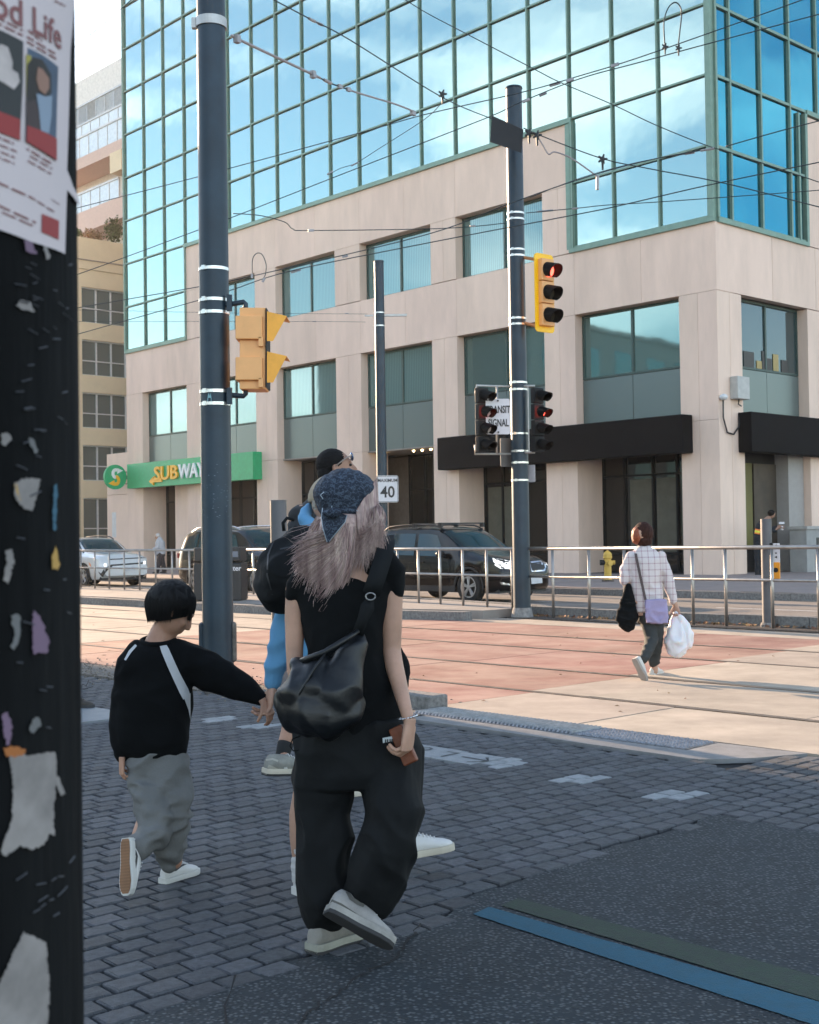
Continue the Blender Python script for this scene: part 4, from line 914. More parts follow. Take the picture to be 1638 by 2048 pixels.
wire([(-60, 655), (160, 615), (406, 572), (509, 551), (850, 470), (1014, 409), (1158, 359), (1290, 322), (1430, 296)], W_, 'tram wire passing the apartment windows, ending at a grey rod', 27, 18, ins=[(1415, 299, 'rod', .10), (1380, 306, 'rod', .07), (690, 512, 'clip', .05)])
wire([(-60, 730), (160, 667), (406, 598), (466, 579), (581, 542), (850, 487), (1158, 428), (1249, 409), (1427, 368), (1700, 312)], W_, 'tram wire passing over the third floor windows to the right edge', 27, 17, ins=[(596, 540, 'clip', .05), (587, 543, 'clip', .05)])
wire([(466, 427), (520, 431), (569, 444), (586, 458), (620, 461), (850, 458), (945, 453), (1012, 446)], .0075, 'slack wire with a small loop running from big pole to the other pole', 20, 22, ins=[(622, 461, 'clip', .05), (945, 452, 'rod', .05)])
wire([(1052, 426), (1158, 416), (1216, 410), (1345, 402), (1700, 376)], .0075, 'nearly level wire right of the pole with a pale rod at its left end', 22, 20, ins=[(1090, 422, 'rod', .14), (1150, 417, 'rod', .05)])
wire([(1451, 293), (1560, 262), (1700, 226)], W_, 'short wire leaving the grey rod towards the right edge', 18, 17)
wire([(1060, 395), (1158, 357), (1273, 325), (1379, 307)], .006, 'thin wire above the third floor window right of the pole', 22, 19)
wire([(-60, 620), (160, 620), (466, 626), (735, 628)], .005, 'upper level thin wire to the far pole bracket', 30, 35.5, ins=[(693, 627, 'clip', .06)])
wire([(-60, 642), (160, 643), (600, 643), (731, 644)], .005, 'lower level thin wire to the far pole bracket', 30, 35.5, ins=[(628, 643, 'clip', .06)])
wire([(120, 115), (163, 83), (215, 42), (262, 0), (300, -35)], .006, 'single wire crossing the bright sky at top left', 20, 18)
wire([(1330, 95), (1328, 45), (1337, 15), (1352, 5), (1363, 22), (1360, 60), (1356, 95)], .010, 'looped feeder cable standing above the wires at top right', 18, 18, name='feeder_loop', ins=[(1330, 93, 'star', .05), (1357, 96, 'star', .05)])
wire([(505, 552), (505, 520), (513, 507), (524, 509), (532, 528), (531, 548), (526, 558)], .008, 'small looped feeder cable above the wires right of the big pole', 22, 22, name='feeder_loop', ins=[(504, 552, 'clip', .04), (527, 560, 'clip', .04)])
wire([(1074, 272), (1085, 290), (1097, 308), (1110, 304), (1140, 315), (1170, 335), (1192, 352), (1194, 362)], .013, 'curved grey steady arm hanging under the wires near the green trim', 21, 21, mat=rodm, name='steady_arm', ins=[(1195, 365, 'rod', .12)])
# ---------------------------------------------------------------- the poster pole right beside the camera
LP = Vector((-.3886, .95, 0)); LR = .140
def lp_hit(px, py):
    d = Vector(ray(px, py)); d.normalize(); o = Vector(CAMP) - LP; a = d.x ** 2 + d.y ** 2; b = 2 * (o.x * d.x + o.y * d.y); c = o.x ** 2 + o.y ** 2 - LR ** 2; D = max(b * b - 4 * a * c, 0); t = (-b - math.sqrt(D)) / (2 * a)
    p = Vector(CAMP) + d * t; return math.atan2(p.y - LP.y, p.x - LP.x), p.z
wood = M('tarred_wood', (.005, .0055, .006), .9, spec=.15, var=.6, vs=7, bump=.9, bs=30, stretch=(1, 1, .12))
lp = thing('utility_pole', LP, 'dark wooden utility pole with stapled poster scraps along the left edge', 'pole')
mb = MB(); rings = []
for i in range(90):
    z = i * .06; rings.append([LP + Vector((math.cos(q), math.sin(q), 0)) * (LR - .0015 + .0018 * noise.noise(Vector((math.cos(q) * 9, math.sin(q) * 9, z * 1.1)))) + Z * z for q in [2 * math.pi * k / 72 for k in range(72)]])
mb.loft(rings).build('shaft', wood, lp, smooth=True)
def cyl_patch(poly, off, n=10):
    # polygon in (phi, z) triangulated by a fine grid clip: use fan with subdivision in phi
    bm = bmesh.new(); vs_ = [bm.verts.new((p[0], p[1], 0)) for p in poly]; bm.faces.new(vs_); bmesh.ops.triangulate(bm, faces=bm.faces[:])
    for _ in range(4):
        es = [e for e in bm.edges if abs(e.verts[0].co.x - e.verts[1].co.x) > .06]
        if not es: break
        bmesh.ops.subdivide_edges(bm, edges=es, cuts=1); bmesh.ops.triangulate(bm, faces=bm.faces[:])
    bm.verts.index_update(); v = [LP + Vector((math.cos(x.co.x), math.sin(x.co.x), 0)) * (LR + off) + Z * x.co.y for x in bm.verts]; f = [[x.index for x in g.verts] for g in bm.faces]; bm.free(); return MB().add(v, f)
def pxpoly(pts): return [lp_hit(*p) for p in pts]
pap = M('poster_paper', (.56, .49, .50), .8, var=.05, vs=4); pap2 = M('torn_paper', (.23, .21, .20), .85, var=.35, vs=18); mauve = M('torn_mauve', (.17, .11, .165), .85); redp = M('poster_red', (.28, .045, .045), .8); inkp = M('poster_ink', (.22, .09, .09), .8)
tornm = {'w': pap2, 'm': mauve, 'r': redp, 'o': M('torn_orange', (.35, .12, .03), .8), 'y': M('torn_yellow', (.45, .27, .07), .8), 'b': M('torn_blue', (.04, .12, .18), .8), 'g': M('torn_grey', (.14, .14, .14), .85)}
poster = thing('poster', LP + Vector((.12, -.08, 1.6)), 'pale poster with red lettering and two portrait photographs wrapped round the wooden pole', 'poster')
pb_ = [(-60, -160), (146, -120), (146, 0), (140, 60), (136, 200), (132, 340), (134, 365), (158, 415), (150, 405), (131, 378), (128, 505), (60, 482), (-60, 435)]
cyl_patch(pxpoly([(-60, -160), (146, -160), (146, 0), (138, 100), (134, 250), (131, 340), (143, 372), (158, 418), (152, 408), (131, 380), (129, 440), (127, 508), (60, 484), (0, 461), (-60, 437)]), .0012).build('sheet', pap, poster)
def pp(pts, mat, name, off=.0018): cyl_patch(pxpoly(pts), off).build(name, mat, poster)
pp([(-60, 45), (0, 62), (43, 84), (42, 170), (36, 282), (0, 268), (-60, 245)], M('photo_dark', (.03, .032, .033), .7), 'photo')
pp([(0, 90), (12, 96), (21, 125), (20, 140), (32, 148), (35, 165), (24, 180), (0, 165), (-30, 150), (-30, 95)], M('photo_pale', (.42, .37, .36), .7, var=.3, vs=30), 'portrait', .0022)
pp([(-60, 205), (0, 226), (36, 240), (36, 282), (0, 268), (-60, 245)], redp, 'caption', .0022)
pp([(52, 96), (80, 110), (112, 134), (110, 200), (107, 322), (70, 298), (47, 284), (49, 190)], M('photo_blue', (.06, .09, .14), .7, var=.3, vs=20), 'photo')
pp([(48, 110), (58, 112), (60, 170), (54, 195), (48, 195)], M('photo_yellow', (.32, .28, .06), .7), 'portrait', .0020)
pp([(62, 115), (80, 120), (97, 150), (98, 185), (90, 200), (74, 185), (66, 205), (48, 205), (50, 130)], M('photo_hair', (.025, .022, .02), .7), 'portrait', .0022)
pp([(70, 135), (80, 140), (92, 158), (92, 178), (84, 190), (72, 180), (67, 160)], M('photo_skin', (.27, .15, .11), .7), 'portrait', .0026)
pp([(67, 188), (84, 194), (98, 192), (97, 230), (92, 268), (76, 262), (72, 220)], M('photo_shirt', (.22, .28, .36), .7), 'portrait', .0026)
pp([(47, 205), (66, 200), (74, 230), (76, 262), (48, 255)], M('photo_jacket', (.05, .035, .035), .7), 'portrait', .0024)
pp([(48, 252), (76, 262), (107, 278), (107, 322), (70, 298), (47, 284)], redp, 'caption', .0028)
pp([(80, 428), (114, 442), (113, 480), (79, 465)], redp, 'square')
def line_on(px0, py0, px1, py1, w, nm='text_line'):
    N_ = 12; a = [(px0 + (px1 - px0) * i / N_, py0 + (py1 - py0) * i / N_) for i in range(N_ + 1)]; mb = MB()
    for i in range(N_):
        if (i * 7 + int(py0)) % 5 == 0: continue
        q = [a[i], a[i + 1]]; v = []
        for (x, y) in (q[0], q[1]): v.append(lp_hit(x, y))
        p = [LP + Vector((math.cos(f), math.sin(f), 0)) * (LR + .002) + Z * z for f, z in (v[0], v[1])]; h = w * .00017
        mb.quad(p[0] - Z * h, p[1] - Z * h * (.9 if i % 2 else 1), p[1] + Z * h, p[0] + Z * h)
    return mb
lm = MB()
for (x0, y0, x1, y1, w) in [(-20, 30, 42, 62, 4), (-20, 42, 42, 72, 4), (50, 60, 80, 82, 5), (50, 74, 106, 108, 4), (50, 84, 108, 118, 4), (-20, 270, 24, 288, 4), (-20, 284, 30, 304, 3), (-20, 297, 26, 316, 3), (-20, 310, 25, 328, 3), (50, 298, 102, 330, 4), (52, 310, 100, 338, 3), (52, 322, 98, 348, 3), (-20, 360, 60, 396, 4), (60, 396, 104, 424, 3), (-20, 405, 68, 446, 4), (-20, 416, 62, 452, 3), (98, 398, 116, 410, 2), (105, 2, 126, 12, 3)]:
    m_ = line_on(x0, y0, x1, y1, w); lm.add(m_.v, m_.f)
lm.build('text_lines', inkp, poster, kind='stuff')
v, f = text_mb('Good Life', .026, 0, 1.0, bold=.0004)
p0_ = (lp_hit(118, 85)[0], lp_hit(92, 60)[1]); xm_ = max(a[0] for a in v); tm = MB(); tv = []
for a in v:
    x = a[0] - xm_; ph = p0_[0] + x / LR * 1.0 ; tv.append(LP + Vector((math.cos(ph), math.sin(ph), 0)) * (LR + .002) + Z * (p0_[1] + a[1]))
tm.add(tv, f).build('lettering', inkp, poster)
def torn(pts, key, label):
    t = thing('paper_scrap', LP + Vector((.1, -.1, lp_hit(*pts[0])[1])), label, 'paper scrap', 'torn paper scraps on the wooden pole'); 
    P = []; rr = random.Random(int(pts[0][0] * 13 + pts[0][1]))
    for i in range(len(pts)):
        a, b = pts[i], pts[(i + 1) % len(pts)]
        m_ = max(2, int(math.hypot(a[0] - b[0], a[1] - b[1]) / 5)); [P.append((a[0] + (b[0] - a[0]) * k / m_ + (rr.uniform(-2.2, 2.2) if k else 0), a[1] + (b[1] - a[1]) * k / m_ + (rr.uniform(-3, 3) if k else 0))) for k in range(m_)]
    cyl_patch(pxpoly(P), .0011).build('paper', tornm[key], t)
    return t
torn([(17, 1512), (108, 1505), (112, 1560), (104, 1620), (107, 1672), (95, 1668), (85, 1690), (62, 1700), (40, 1690), (8, 1712), (0, 1700), (22, 1640), (24, 1560)], 'w', 'large torn pale notice on the wooden pole below waist height')
torn([(0, 1960), (45, 1862), (90, 1885), (97, 1990), (90, 2080), (-40, 2080)], 'w', 'big torn grey paper at the bottom of the wooden pole')
torn([(62, 1260), (64, 1220), (78, 1232), (97, 1285), (92, 1306), (64, 1308)], 'm', 'mauve torn paper tongue midway down the wooden pole')
torn([(26, 965), (50, 955), (80, 960), (70, 1000), (62, 1022), (45, 1018), (30, 1000)], 'w', 'cream torn scrap just above the mid height of the pole')
torn([(26, 968), (32, 966), (40, 1000), (36, 1004)], 'y', 'small orange edge on the cream torn scrap')
torn([(0, 868), (16, 868), (22, 880), (10, 892), (0, 886)], 'w', 'small pale torn scrap at the far left of the pole')
torn([(55, 876), (66, 880), (74, 900), (68, 908), (58, 892)], 'g', 'small curled grey scrap above the cream scrap')
torn([(30, 612), (42, 600), (58, 604), (68, 624), (50, 620)], 'w', 'pale scrap on the upper part of the dark pole')
torn([(45, 478), (60, 480), (72, 508), (50, 502)], 'm', 'mauve corner sticking out under the poster')
torn([(84, 490), (92, 492), (98, 514), (90, 520)], 'w', 'short white corner sticking out under the poster')
torn([(8, 1102), (22, 1098), (27, 1120), (14, 1168), (4, 1160), (12, 1128)], 'w', 'narrow white torn strip at left on the pole')
torn([(106, 970), (113, 962), (111, 1010), (108, 1062), (103, 1058), (104, 1010)], 'b', 'narrow blue torn strip near the right edge of the pole')
torn([(102, 1110), (108, 1090), (118, 1128), (112, 1140), (102, 1138)], 'y', 'tan torn scrap near the right edge of the pole')
torn([(20, 1232), (34, 1228), (40, 1240), (36, 1280), (26, 1300), (18, 1292), (28, 1270)], 'g', 'grey hook shaped scrap beside the mauve paper')
torn([(2, 1430), (14, 1424), (22, 1450), (18, 1488), (10, 1490)], 'm', 'faded violet strip above the large torn notice')
torn([(4, 1496), (30, 1492), (50, 1500), (44, 1512), (12, 1514)], 'o', 'orange red strip along the top of the large torn notice')
torn([(105, 1556), (114, 1552), (128, 1588), (120, 1592), (112, 1574)], 'w', 'small white curl right of the large torn notice')
torn([(62, 1440), (74, 1434), (80, 1452), (66, 1466), (56, 1458)], 'g', 'smudged grey scrap above the large torn notice')
st = MB(); sq = random.Random(31)
for _ in range(55):
    x, y = sq.uniform(25, 135), sq.choice([sq.uniform(520, 950), sq.uniform(520, 1500), sq.uniform(1700, 1850)]); f0, z = lp_hit(x, y); w = sq.uniform(.004, .011)
    tilt = sq.uniform(-.35, .35); p = [LP + Vector((math.cos(f0 + k * w / LR), math.sin(f0 + k * w / LR), 0)) * (LR + .0016) + Z * (z + k * w * tilt) for k in (0, .5, 1)]
    st.tube(p, .0006, 4)
st.build('staples', M('staple', (.08, .08, .085), .5, metal=.5), lp, kind='stuff')
# ================================================================== VEHICLES
def decal(bvh, pts, mat, name, parent, off=.004, step=8, label=None, kind=None):
    bm = bmesh.new(); vs_ = [bm.verts.new((p[0], p[1], 0)) for p in pts]; bm.faces.new(vs_); bmesh.ops.triangulate(bm, faces=bm.faces[:])
    for _ in range(6):
        es = [e for e in bm.edges if e.calc_length() > step]
        if not es: break
        bmesh.ops.subdivide_edges(bm, edges=es, cuts=1); bmesh.ops.triangulate(bm, faces=bm.faces[:])
    P = [hit(bvh, v.co.x, v.co.y, off) for v in bm.verts]; good = [p for p in P if p is not None]
    if not good: bm.free(); return None
    my = sum(p.y for p in good) / len(good)
    for i, v in enumerate(bm.verts):
        if P[i] is None:
            q = at(v.co.x, v.co.y, my); l_, n_, k_, d_ = bvh.find_nearest(q); P[i] = l_ + n_ * 0 if l_ is not None else q
    bm.verts.index_update(); f = [[v.index for v in g.verts] for g in bm.faces]; bm.free()
    return MB().add(P, f).build(name, mat, parent, label=label, kind=kind)
tyre = M('tyre', (.012, .012, .012), .8, bump=.2); rimm = M('alloy', (.42, .42, .43), .35, metal=.8); cgl = M('car_glass', (.012, .032, .036), .05, spec=.5)
chrome = M('chrome', (.6, .6, .62), .2, metal=1.0); plastic = M('black_plastic', (.018, .018, .019), .6); lensw = M('headlight_lens', (.62, .64, .66), .15, spec=1.0, emit=(1, .97, .9), es=.5); tail = M('tail_light', (.35, .02, .015), .25)
platem = M('licence_plate', (.5, .51, .53), .5)
def car(name, label, cen, paint, L=4.6, Wd=1.8, Hh=1.70, wb=2.67, prof=None, rails=True, rack=False, trim=None, wr_=.345, clad_arch=True, roofmat=None):
    fwd = -D1; lef = D2; cen = Vector(cen); T = lambda x, y, z: cen + fwd * x + lef * y + Z * z
    t = thing(name, cen, label, 'car', 'cars driving along the street')
    xa, xr = wb / 2 + .02, -wb / 2 + .02; hl = L / 2
    kx = prof['x']; I = lambda key, x: float(np.interp(x, kx, prof[key]))
    xs = sorted(set([round(-hl + L * i / 70, 3) for i in range(71)] + [xa + s * wr_ * 1.14 * c for c in (-1, -.98, .98, 1) for s in (1,)] + [xr + wr_ * 1.14 * c for c in (-1, -.98, .98, 1)]))
    def sec(x):
        w = Wd / 2 * I('w', x); zb = I('zb', x); zr = I('zr', x); zl = I('belt', x); wr = Wd / 2 * I('wr', x); zm = .62
        for a in (xa, xr):
            if abs(x - a) < wr_ * 1.14: zb = max(zb, math.sqrt(max((wr_ * 1.14) ** 2 - (x - a) ** 2, 0)) + wr_ - .01)
        z1 = max(zb + .05, .36); zm = max(zm, z1 + .08); zl = max(zl, zm + .02)
        return [(w * .90, zb), (w * .975, z1), (w, zm), (w * .975, zl), (wr, max(zr - .06, zl + .01)), (wr - .10, zr), (wr * .5, zr + .018), (0, zr + .022)]
    rings = []
    for x in xs:
        h = sec(x); rings.append([T(x, -y, z) for y, z in h] + [T(x, y, z) for y, z in h[::-1][1:]])
    bodymb = MB().loft(rings); body = bodymb.build('body', paint, t, smooth=True)
    body.data.set_sharp_from_angle(angle=R(38)) if hasattr(body.data, 'set_sharp_from_angle') else None
    # dark underside block
    MB().box(T(0, 0, .38), hl * .93, Wd * .42, .16, fwd, lef).build('underbody', plastic, t)
    bv = BVHTree.FromPolygons(bodymb.v, bodymb.f)
    def side_pt(x, q, sgn, off=.005):
        h = sec(x); a, b = h[3], h[4]; y = a[0] + (b[0] - a[0]) * q; z = a[1] + (b[1] - a[1]) * q; return T(x, sgn * (y + off), z + off * .3)
    for (x0b, x1b, x0t, x1t) in prof['win']:
        for sgn in (-1, 1):
            mb = MB(); rr = []
            for j in range(5):
                q = .07 + .80 * j / 4; a, b = x0b + (x0t - x0b) * j / 4, x1b + (x1t - x1b) * j / 4; rr.append([side_pt(a + (b - a) * i / 6, q, sgn) for i in range(7)])
            mb.loft(rr, cap=False, closed=False).build('side_window', cgl, t, smooth=True)
    for (xa_, xb_, nm) in prof['screens']:
        mb = MB(); rr = []
        for j in range(9):
            q = .05 + .9 * j / 8; x = xa_ + (xb_ - xa_) * q; h = sec(x); wq = h[4][0] - .03; s_ = 1 if xb_ < xa_ else -1; row_ = []
            for i in range(11):
                y = wq * (-1 + 2 * i / 10); ya = abs(y); pts = h[4:]; zz = pts[-1][1]
                for (y1, z1), (y2, z2) in zip(pts[:-1], pts[1:]):
                    if y2 <= ya <= y1: zz = z2 + (z1 - z2) * (ya - y2) / max(y1 - y2, 1e-6)
                row_.append(T(x + .006 * s_, y, zz + .008))
            rr.append(row_)
        mb.loft(rr, cap=False, closed=False).build(nm, cgl, t, smooth=True)
    # wheels
    for x in (xa, xr):
        for sgn in (-1, 1):
            c = T(x, sgn * (Wd / 2 - .12), wr_); ax = lef * sgn; rings = []
            for d, r in ((-.11, .62), (-.11, .93), (-.08, 1.0), (.08, 1.0), (.11, .95), (.115, .70), (.09, .66), (.02, .62)):
                rings.append([c + ax * d + (fwd * math.cos(q) + Z * math.sin(q)) * (r * wr_) for q in [2 * math.pi * k / 32 for k in range(32)]])
            wh = MB().loft(rings).build('wheel', tyre, t, smooth=False)
            rm = MB(); rm.cyl(c + ax * .02, c + ax * .03, wr_ * .64, n=28)
            rim = rm.build('rim', plastic, wh)
            sp = MB(); r0, r1 = wr_ * .60, wr_ * .67
            rg_ = lambda r, d: [c + ax * d + (fwd * math.cos(q) + Z * math.sin(q)) * r for q in [2 * math.pi * k / 32 for k in range(32)]]
            sp.loft([rg_(r0, .05), rg_(r0, .105), rg_(r1, .105), rg_(r1, .05)], cap=False)
            ns_ = prof.get('spokes', 5)
            for k in range(ns_):
                for e in (-.13, .13):
                    q0, q1 = 2 * math.pi * k / ns_ + .3, 2 * math.pi * k / ns_ + .3 + e
                    p0 = c + ax * .085; p1 = c + ax * .095 + (fwd * math.cos(q1) + Z * math.sin(q1)) * r0
                    sp.tube([p0, p1], [.026, .018], 6)
            sp.cyl(c + ax * .03, c + ax * .10, .045, n=12); sp.build('spokes', prof.get('rim', rimm), wh)
        if clad_arch:
            for sgn in (-1, 1):
                mb = MB(); o_, i_ = [], []
                for k in range(19):
                    q = R(-8 + 196 * k / 18); dx, dz = math.cos(q), math.sin(q); x_ = x + dx * wr_ * 1.15; zz = wr_ - .01 + dz * wr_ * 1.15
                    if zz < .2: zz = .2
                    yy = sgn * (Wd / 2 * I('w', x_) * .985 + .008); o_.append(T(x + dx * wr_ * 1.27, yy, max(.2, wr_ + dz * wr_ * 1.27))); i_.append(T(x_, yy, zz))
                    
                ii = [p - lef * sgn * .05 for p in i_]
                mb.loft([o_, i_, ii], cap=False, closed=False).build('arch_trim', trim or plastic, t)
    # sills, door gaps, handles, mirrors
    for sgn in (-1, 1):
        mb = MB(); mb.loft([[T(x, sgn * (Wd / 2 * .965 + .008), z) for x in (xr + wr_ * 1.2, xa - wr_ * 1.2)] for z in (.24, .34, .40)], cap=False, closed=False).build('sill', trim or plastic, t)
        dg = MB()
        for x in prof['doors']:
            pts = [T(x + .02 * (z > .9), sgn * (Wd / 2 * (.978 + .022 * min(1, max(0, (z - .36) / .26))) - .0 + .0035 if z < .64 else Wd / 2 * (1 - .025 * (z - .62) / (I('belt', x) - .62)) + .0035), z) for z in (.40, .5, .62, .8, I('belt', x))]
            dg.tube(pts, .0045, 4)
        dg.build('door_gap', plastic, t)
        for x in prof['handles']: MB().box(T(x, sgn * (Wd / 2 * .985 + .02), .88), .10, .018, .018, fwd, lef).build('door_handle', paint, t, bevel=.008)
        mx_ = prof['mirror']; m_ = MB().ell(T(mx_, sgn * (Wd / 2 + .10), I('belt', mx_) + .10), .09, .12, .075, fwd, lef, n=12, m=8); m_.tube([T(mx_, sgn * (Wd / 2 - .05), I('belt', mx_) + .02), T(mx_, sgn * (Wd / 2 + .06), I('belt', mx_) + .06)], .025, 6); m_.build('mirror', paint, t, smooth=True)
        if rails:
            ra, rb = prof['rail']; mb = MB(); pts = [T(ra, sgn * (sec(ra)[5][0]), sec(ra)[5][1]), T(ra - .12 if ra > rb else ra + .12, sgn * sec(ra)[5][0], sec(ra)[5][1] + .05)]
            for k in range(1, 8): x = ra + (rb - ra) * k / 8; pts.append(T(x, sgn * sec(x)[5][0], sec(x)[5][1] + .055))
            pts.append(T(rb, sgn * sec(rb)[5][0], sec(rb)[5][1])); mb.tube(pts, .020, 8).build('roof_rail', prof.get('railm', plastic), t, smooth=True)
    if rack:
        for x in (.30, -.55): MB().box(T(x, 0, Hh + .075), .025, Wd * .40, .015, fwd, lef).box(T(x, -Wd * .37, Hh + .04), .05, .03, .05, fwd, lef).box(T(x, Wd * .37, Hh + .04), .05, .03, .05, fwd, lef).build('roof_bar', plastic, t)
    return t, bv, T, sec
blackp = M('car_paint_black', (.0015, .002, .003), .22, var=.1, coat=.25, spec=.3); whitepn = M('car_paint_white', (.60, .60, .59), .3, var=.02, coat=1.0)
# dark wagon
fo = dict(x=[-2.3, -2.24, -2.1, -1.9, -1.45, -.9, 0, .35, .62, 1.18, 1.45, 1.9, 2.15, 2.26, 2.3], w=[.80, .88, .95, .98, 1, 1, 1, 1, 1, .995, .985, .96, .90, .80, .70],
          zb=[.42, .36, .30, .26, .24, .24, .24, .24, .24, .24, .24, .24, .26, .30, .36], zr=[1.0, 1.10, 1.32, 1.52, 1.63, 1.66, 1.645, 1.60, 1.47, 1.12, 1.06, .98, .90, .80, .66],
          belt=[.93, .95, .97, .99, 1.0, .99, .97, .96, .955, .94, .93, .90, .84, .74, .62], wr=[.74, .76, .76, .76, .77, .79, .80, .80, .82, .88, .89, .88, .82, .72, .64],
          win=[(-1.80, -1.28, -1.62, -1.22), (-1.18, -.38, -1.12, -.42), (-.28, .66, -.32, .28)], screens=[(1.22, .40, 'windscreen'), (-2.22, -1.90, 'rear_window')],
          doors=[-1.22, -.33, .78], handles=[-1.0, -.12], mirror=.62, rail=(.35, -1.75), spokes=5, railm=plastic)
cF = W(20.74 + .02, 20.42)
t, bv, T, sec = car('dark_wagon', 'black station wagon with roof bars, behind the fence beside the tall pole', cF, blackp, 4.60, 1.79, 1.66, 2.66, fo, rack=True)
decal(bv, [(985, 1116), (1000, 1118), (1021, 1122), (1022, 1138), (1000, 1137), (989, 1130)], lensw, 'headlight', t)
decal(bv, [(1088, 1112), (1093, 1113), (1102, 1128), (1104, 1137), (1098, 1136), (1092, 1126)], lensw, 'headlight', t)
decal(bv, [(1061, 1123), (1090, 1119), (1094, 1128), (1090, 1142), (1064, 1144), (1061, 1134)], chrome, 'grille_surround', t, off=.008)
decal(bv, [(1062, 1126), (1088, 1122), (1091, 1128), (1088, 1139), (1065, 1141), (1062, 1134)], plastic, 'grille', t, off=.014)
decal(bv, [(1022, 1165), (1060, 1168), (1060, 1182), (1024, 1180)], plastic, 'lower_intake', t, off=.006)
decal(bv, [(1062, 1155), (1084, 1152), (1085, 1166), (1063, 1168)], platem, 'number_plate', t, off=.02)
decal(bv, [(1000, 1164), (1020, 1168), (1020, 1171), (1002, 1169)], chrome, 'fog_trim', t, off=.008)
# white crossover
wh_ = dict(x=[-2.25, -2.2, -2.0, -1.8, -1.45, -.9, 0, .35, .62, 1.10, 1.45, 1.9, 2.12, 2.22, 2.26], w=[.78, .88, .95, .98, 1, 1, 1, 1, 1, .995, .985, .97, .93, .86, .78],
          zb=[.42, .36, .30, .26, .24, .24, .24, .24, .24, .24, .24, .24, .26, .30, .36], zr=[1.05, 1.12, 1.34, 1.48, 1.57, 1.60, 1.58, 1.53, 1.42, 1.12, 1.08, 1.02, .96, .84, .62],
          belt=[.96, .98, 1.0, 1.0, 1.0, .99, .98, .97, .965, .96, .96, .94, .90, .78, .58], wr=[.74, .76, .76, .76, .77, .79, .80, .80, .82, .88, .90, .90, .87, .80, .74],
          win=[(-1.70, -1.28, -1.52, -1.22), (-1.18, -.38, -1.12, -.42), (-.28, .66, -.32, .28)], screens=[(1.16, .34, 'windscreen'), (-2.18, -1.85, 'rear_window')],
          doors=[-1.22, -.33, .78], handles=[-1.0, -.12], mirror=.62, rail=(.35, -1.65), spokes=5)
wp = gp(172, 1174); cw = W(wp.dot(D1) + 1.30, wp.dot(D2) + .86)
t, bv, T, sec = car('white_crossover', 'white crossover car with black lower bumper, front at left behind the fence', cw, whitepn, 4.72, 1.98, 1.60, 2.62, wh_)
decal(bv, [(217, 1118), (292, 1114), (292, 1116), (217, 1120)], plastic, 'grille_line', t, off=.01, step=6)
decal(bv, [(222, 1129), (292, 1124), (294, 1127), (226, 1132), (214, 1142), (206, 1153), (200, 1150), (208, 1138)], plastic, 'grille', t, off=.01, step=6)
decal(bv, [(196, 1143), (202, 1147), (208, 1154), (212, 1160), (206, 1158)], plastic, 'bumper_strip', t, off=.01)
decal(bv, [(212, 1160), (290, 1150), (300, 1146), (301, 1160), (292, 1166), (215, 1172)], plastic, 'lower_bumper', t, off=.008, step=6)
decal(bv, [(248, 1134), (270, 1131), (270, 1140), (249, 1143)], platem, 'number_plate', t, off=.02)
decal(bv, [(287, 1122), (291, 1122), (291, 1128), (286, 1128)], lensw, 'headlight', t, off=.012); decal(bv, [(208, 1127), (213, 1127), (213, 1133), (208, 1133)], lensw, 'headlight', t, off=.012)
decal(bv, [(177, 1124), (181, 1128), (183, 1135), (179, 1131)], M('indicator', (.7, .2, .02), .4), 'indicator', t)
# black SUV in the middle
ex_ = dict(x=[-2.42, -2.38, -2.3, -2.1, -1.6, -.9, 0, .45, .75, 1.25, 1.5, 2.05, 2.3, 2.4, 2.44], w=[.86, .92, .95, .98, 1, 1, 1, 1, 1, .995, .99, .97, .93, .86, .78],
          zb=[.45, .40, .34, .28, .26, .26, .26, .26, .26, .26, .26, .26, .28, .34, .42], zr=[1.10, 1.22, 1.45, 1.66, 1.75, 1.77, 1.76, 1.70, 1.56, 1.20, 1.16, 1.10, 1.02, .9, .7],
          belt=[1.04, 1.05, 1.06, 1.07, 1.07, 1.06, 1.05, 1.04, 1.04, 1.03, 1.02, 1.0, .95, .82, .66], wr=[.76, .78, .78, .78, .79, .80, .81, .81, .83, .89, .90, .90, .87, .80, .74],
          win=[(-2.10, -1.45, -1.95, -1.42), (-1.34, -.45, -1.30, -.48), (-.35, .72, -.38, .36)], screens=[(1.30, .46, 'windscreen'), (-2.38, -2.2, 'rear_window')],
          doors=[-1.38, -.4, .85], handles=[-1.15, -.15], mirror=.70, rail=(.4, -2.0), spokes=7, railm=chrome)
rp = gp(372, 1187); ce = W(rp.dot(D1) - .95, 19.85 + .82)
t, bv, T, sec = car('black_suv', 'black sport utility car passing behind the litter bin and the big pole', ce, blackp, 4.90, 1.95, 1.77, 2.84, ex_, wr_=.37)
for sgn in (-1, 1):
    MB().box(T(-2.40, sgn * .80, 1.02), .035, .10, .07, -D1, D2).build('tail_light', tail, t, bevel=.01)
MB().box(T(-2.43, 0, .55), .03, .8, .12, -D1, D2).build('bumper', M('rear_bumper', (.3, .3, .3), .4, metal=.5), t, bevel=.02)
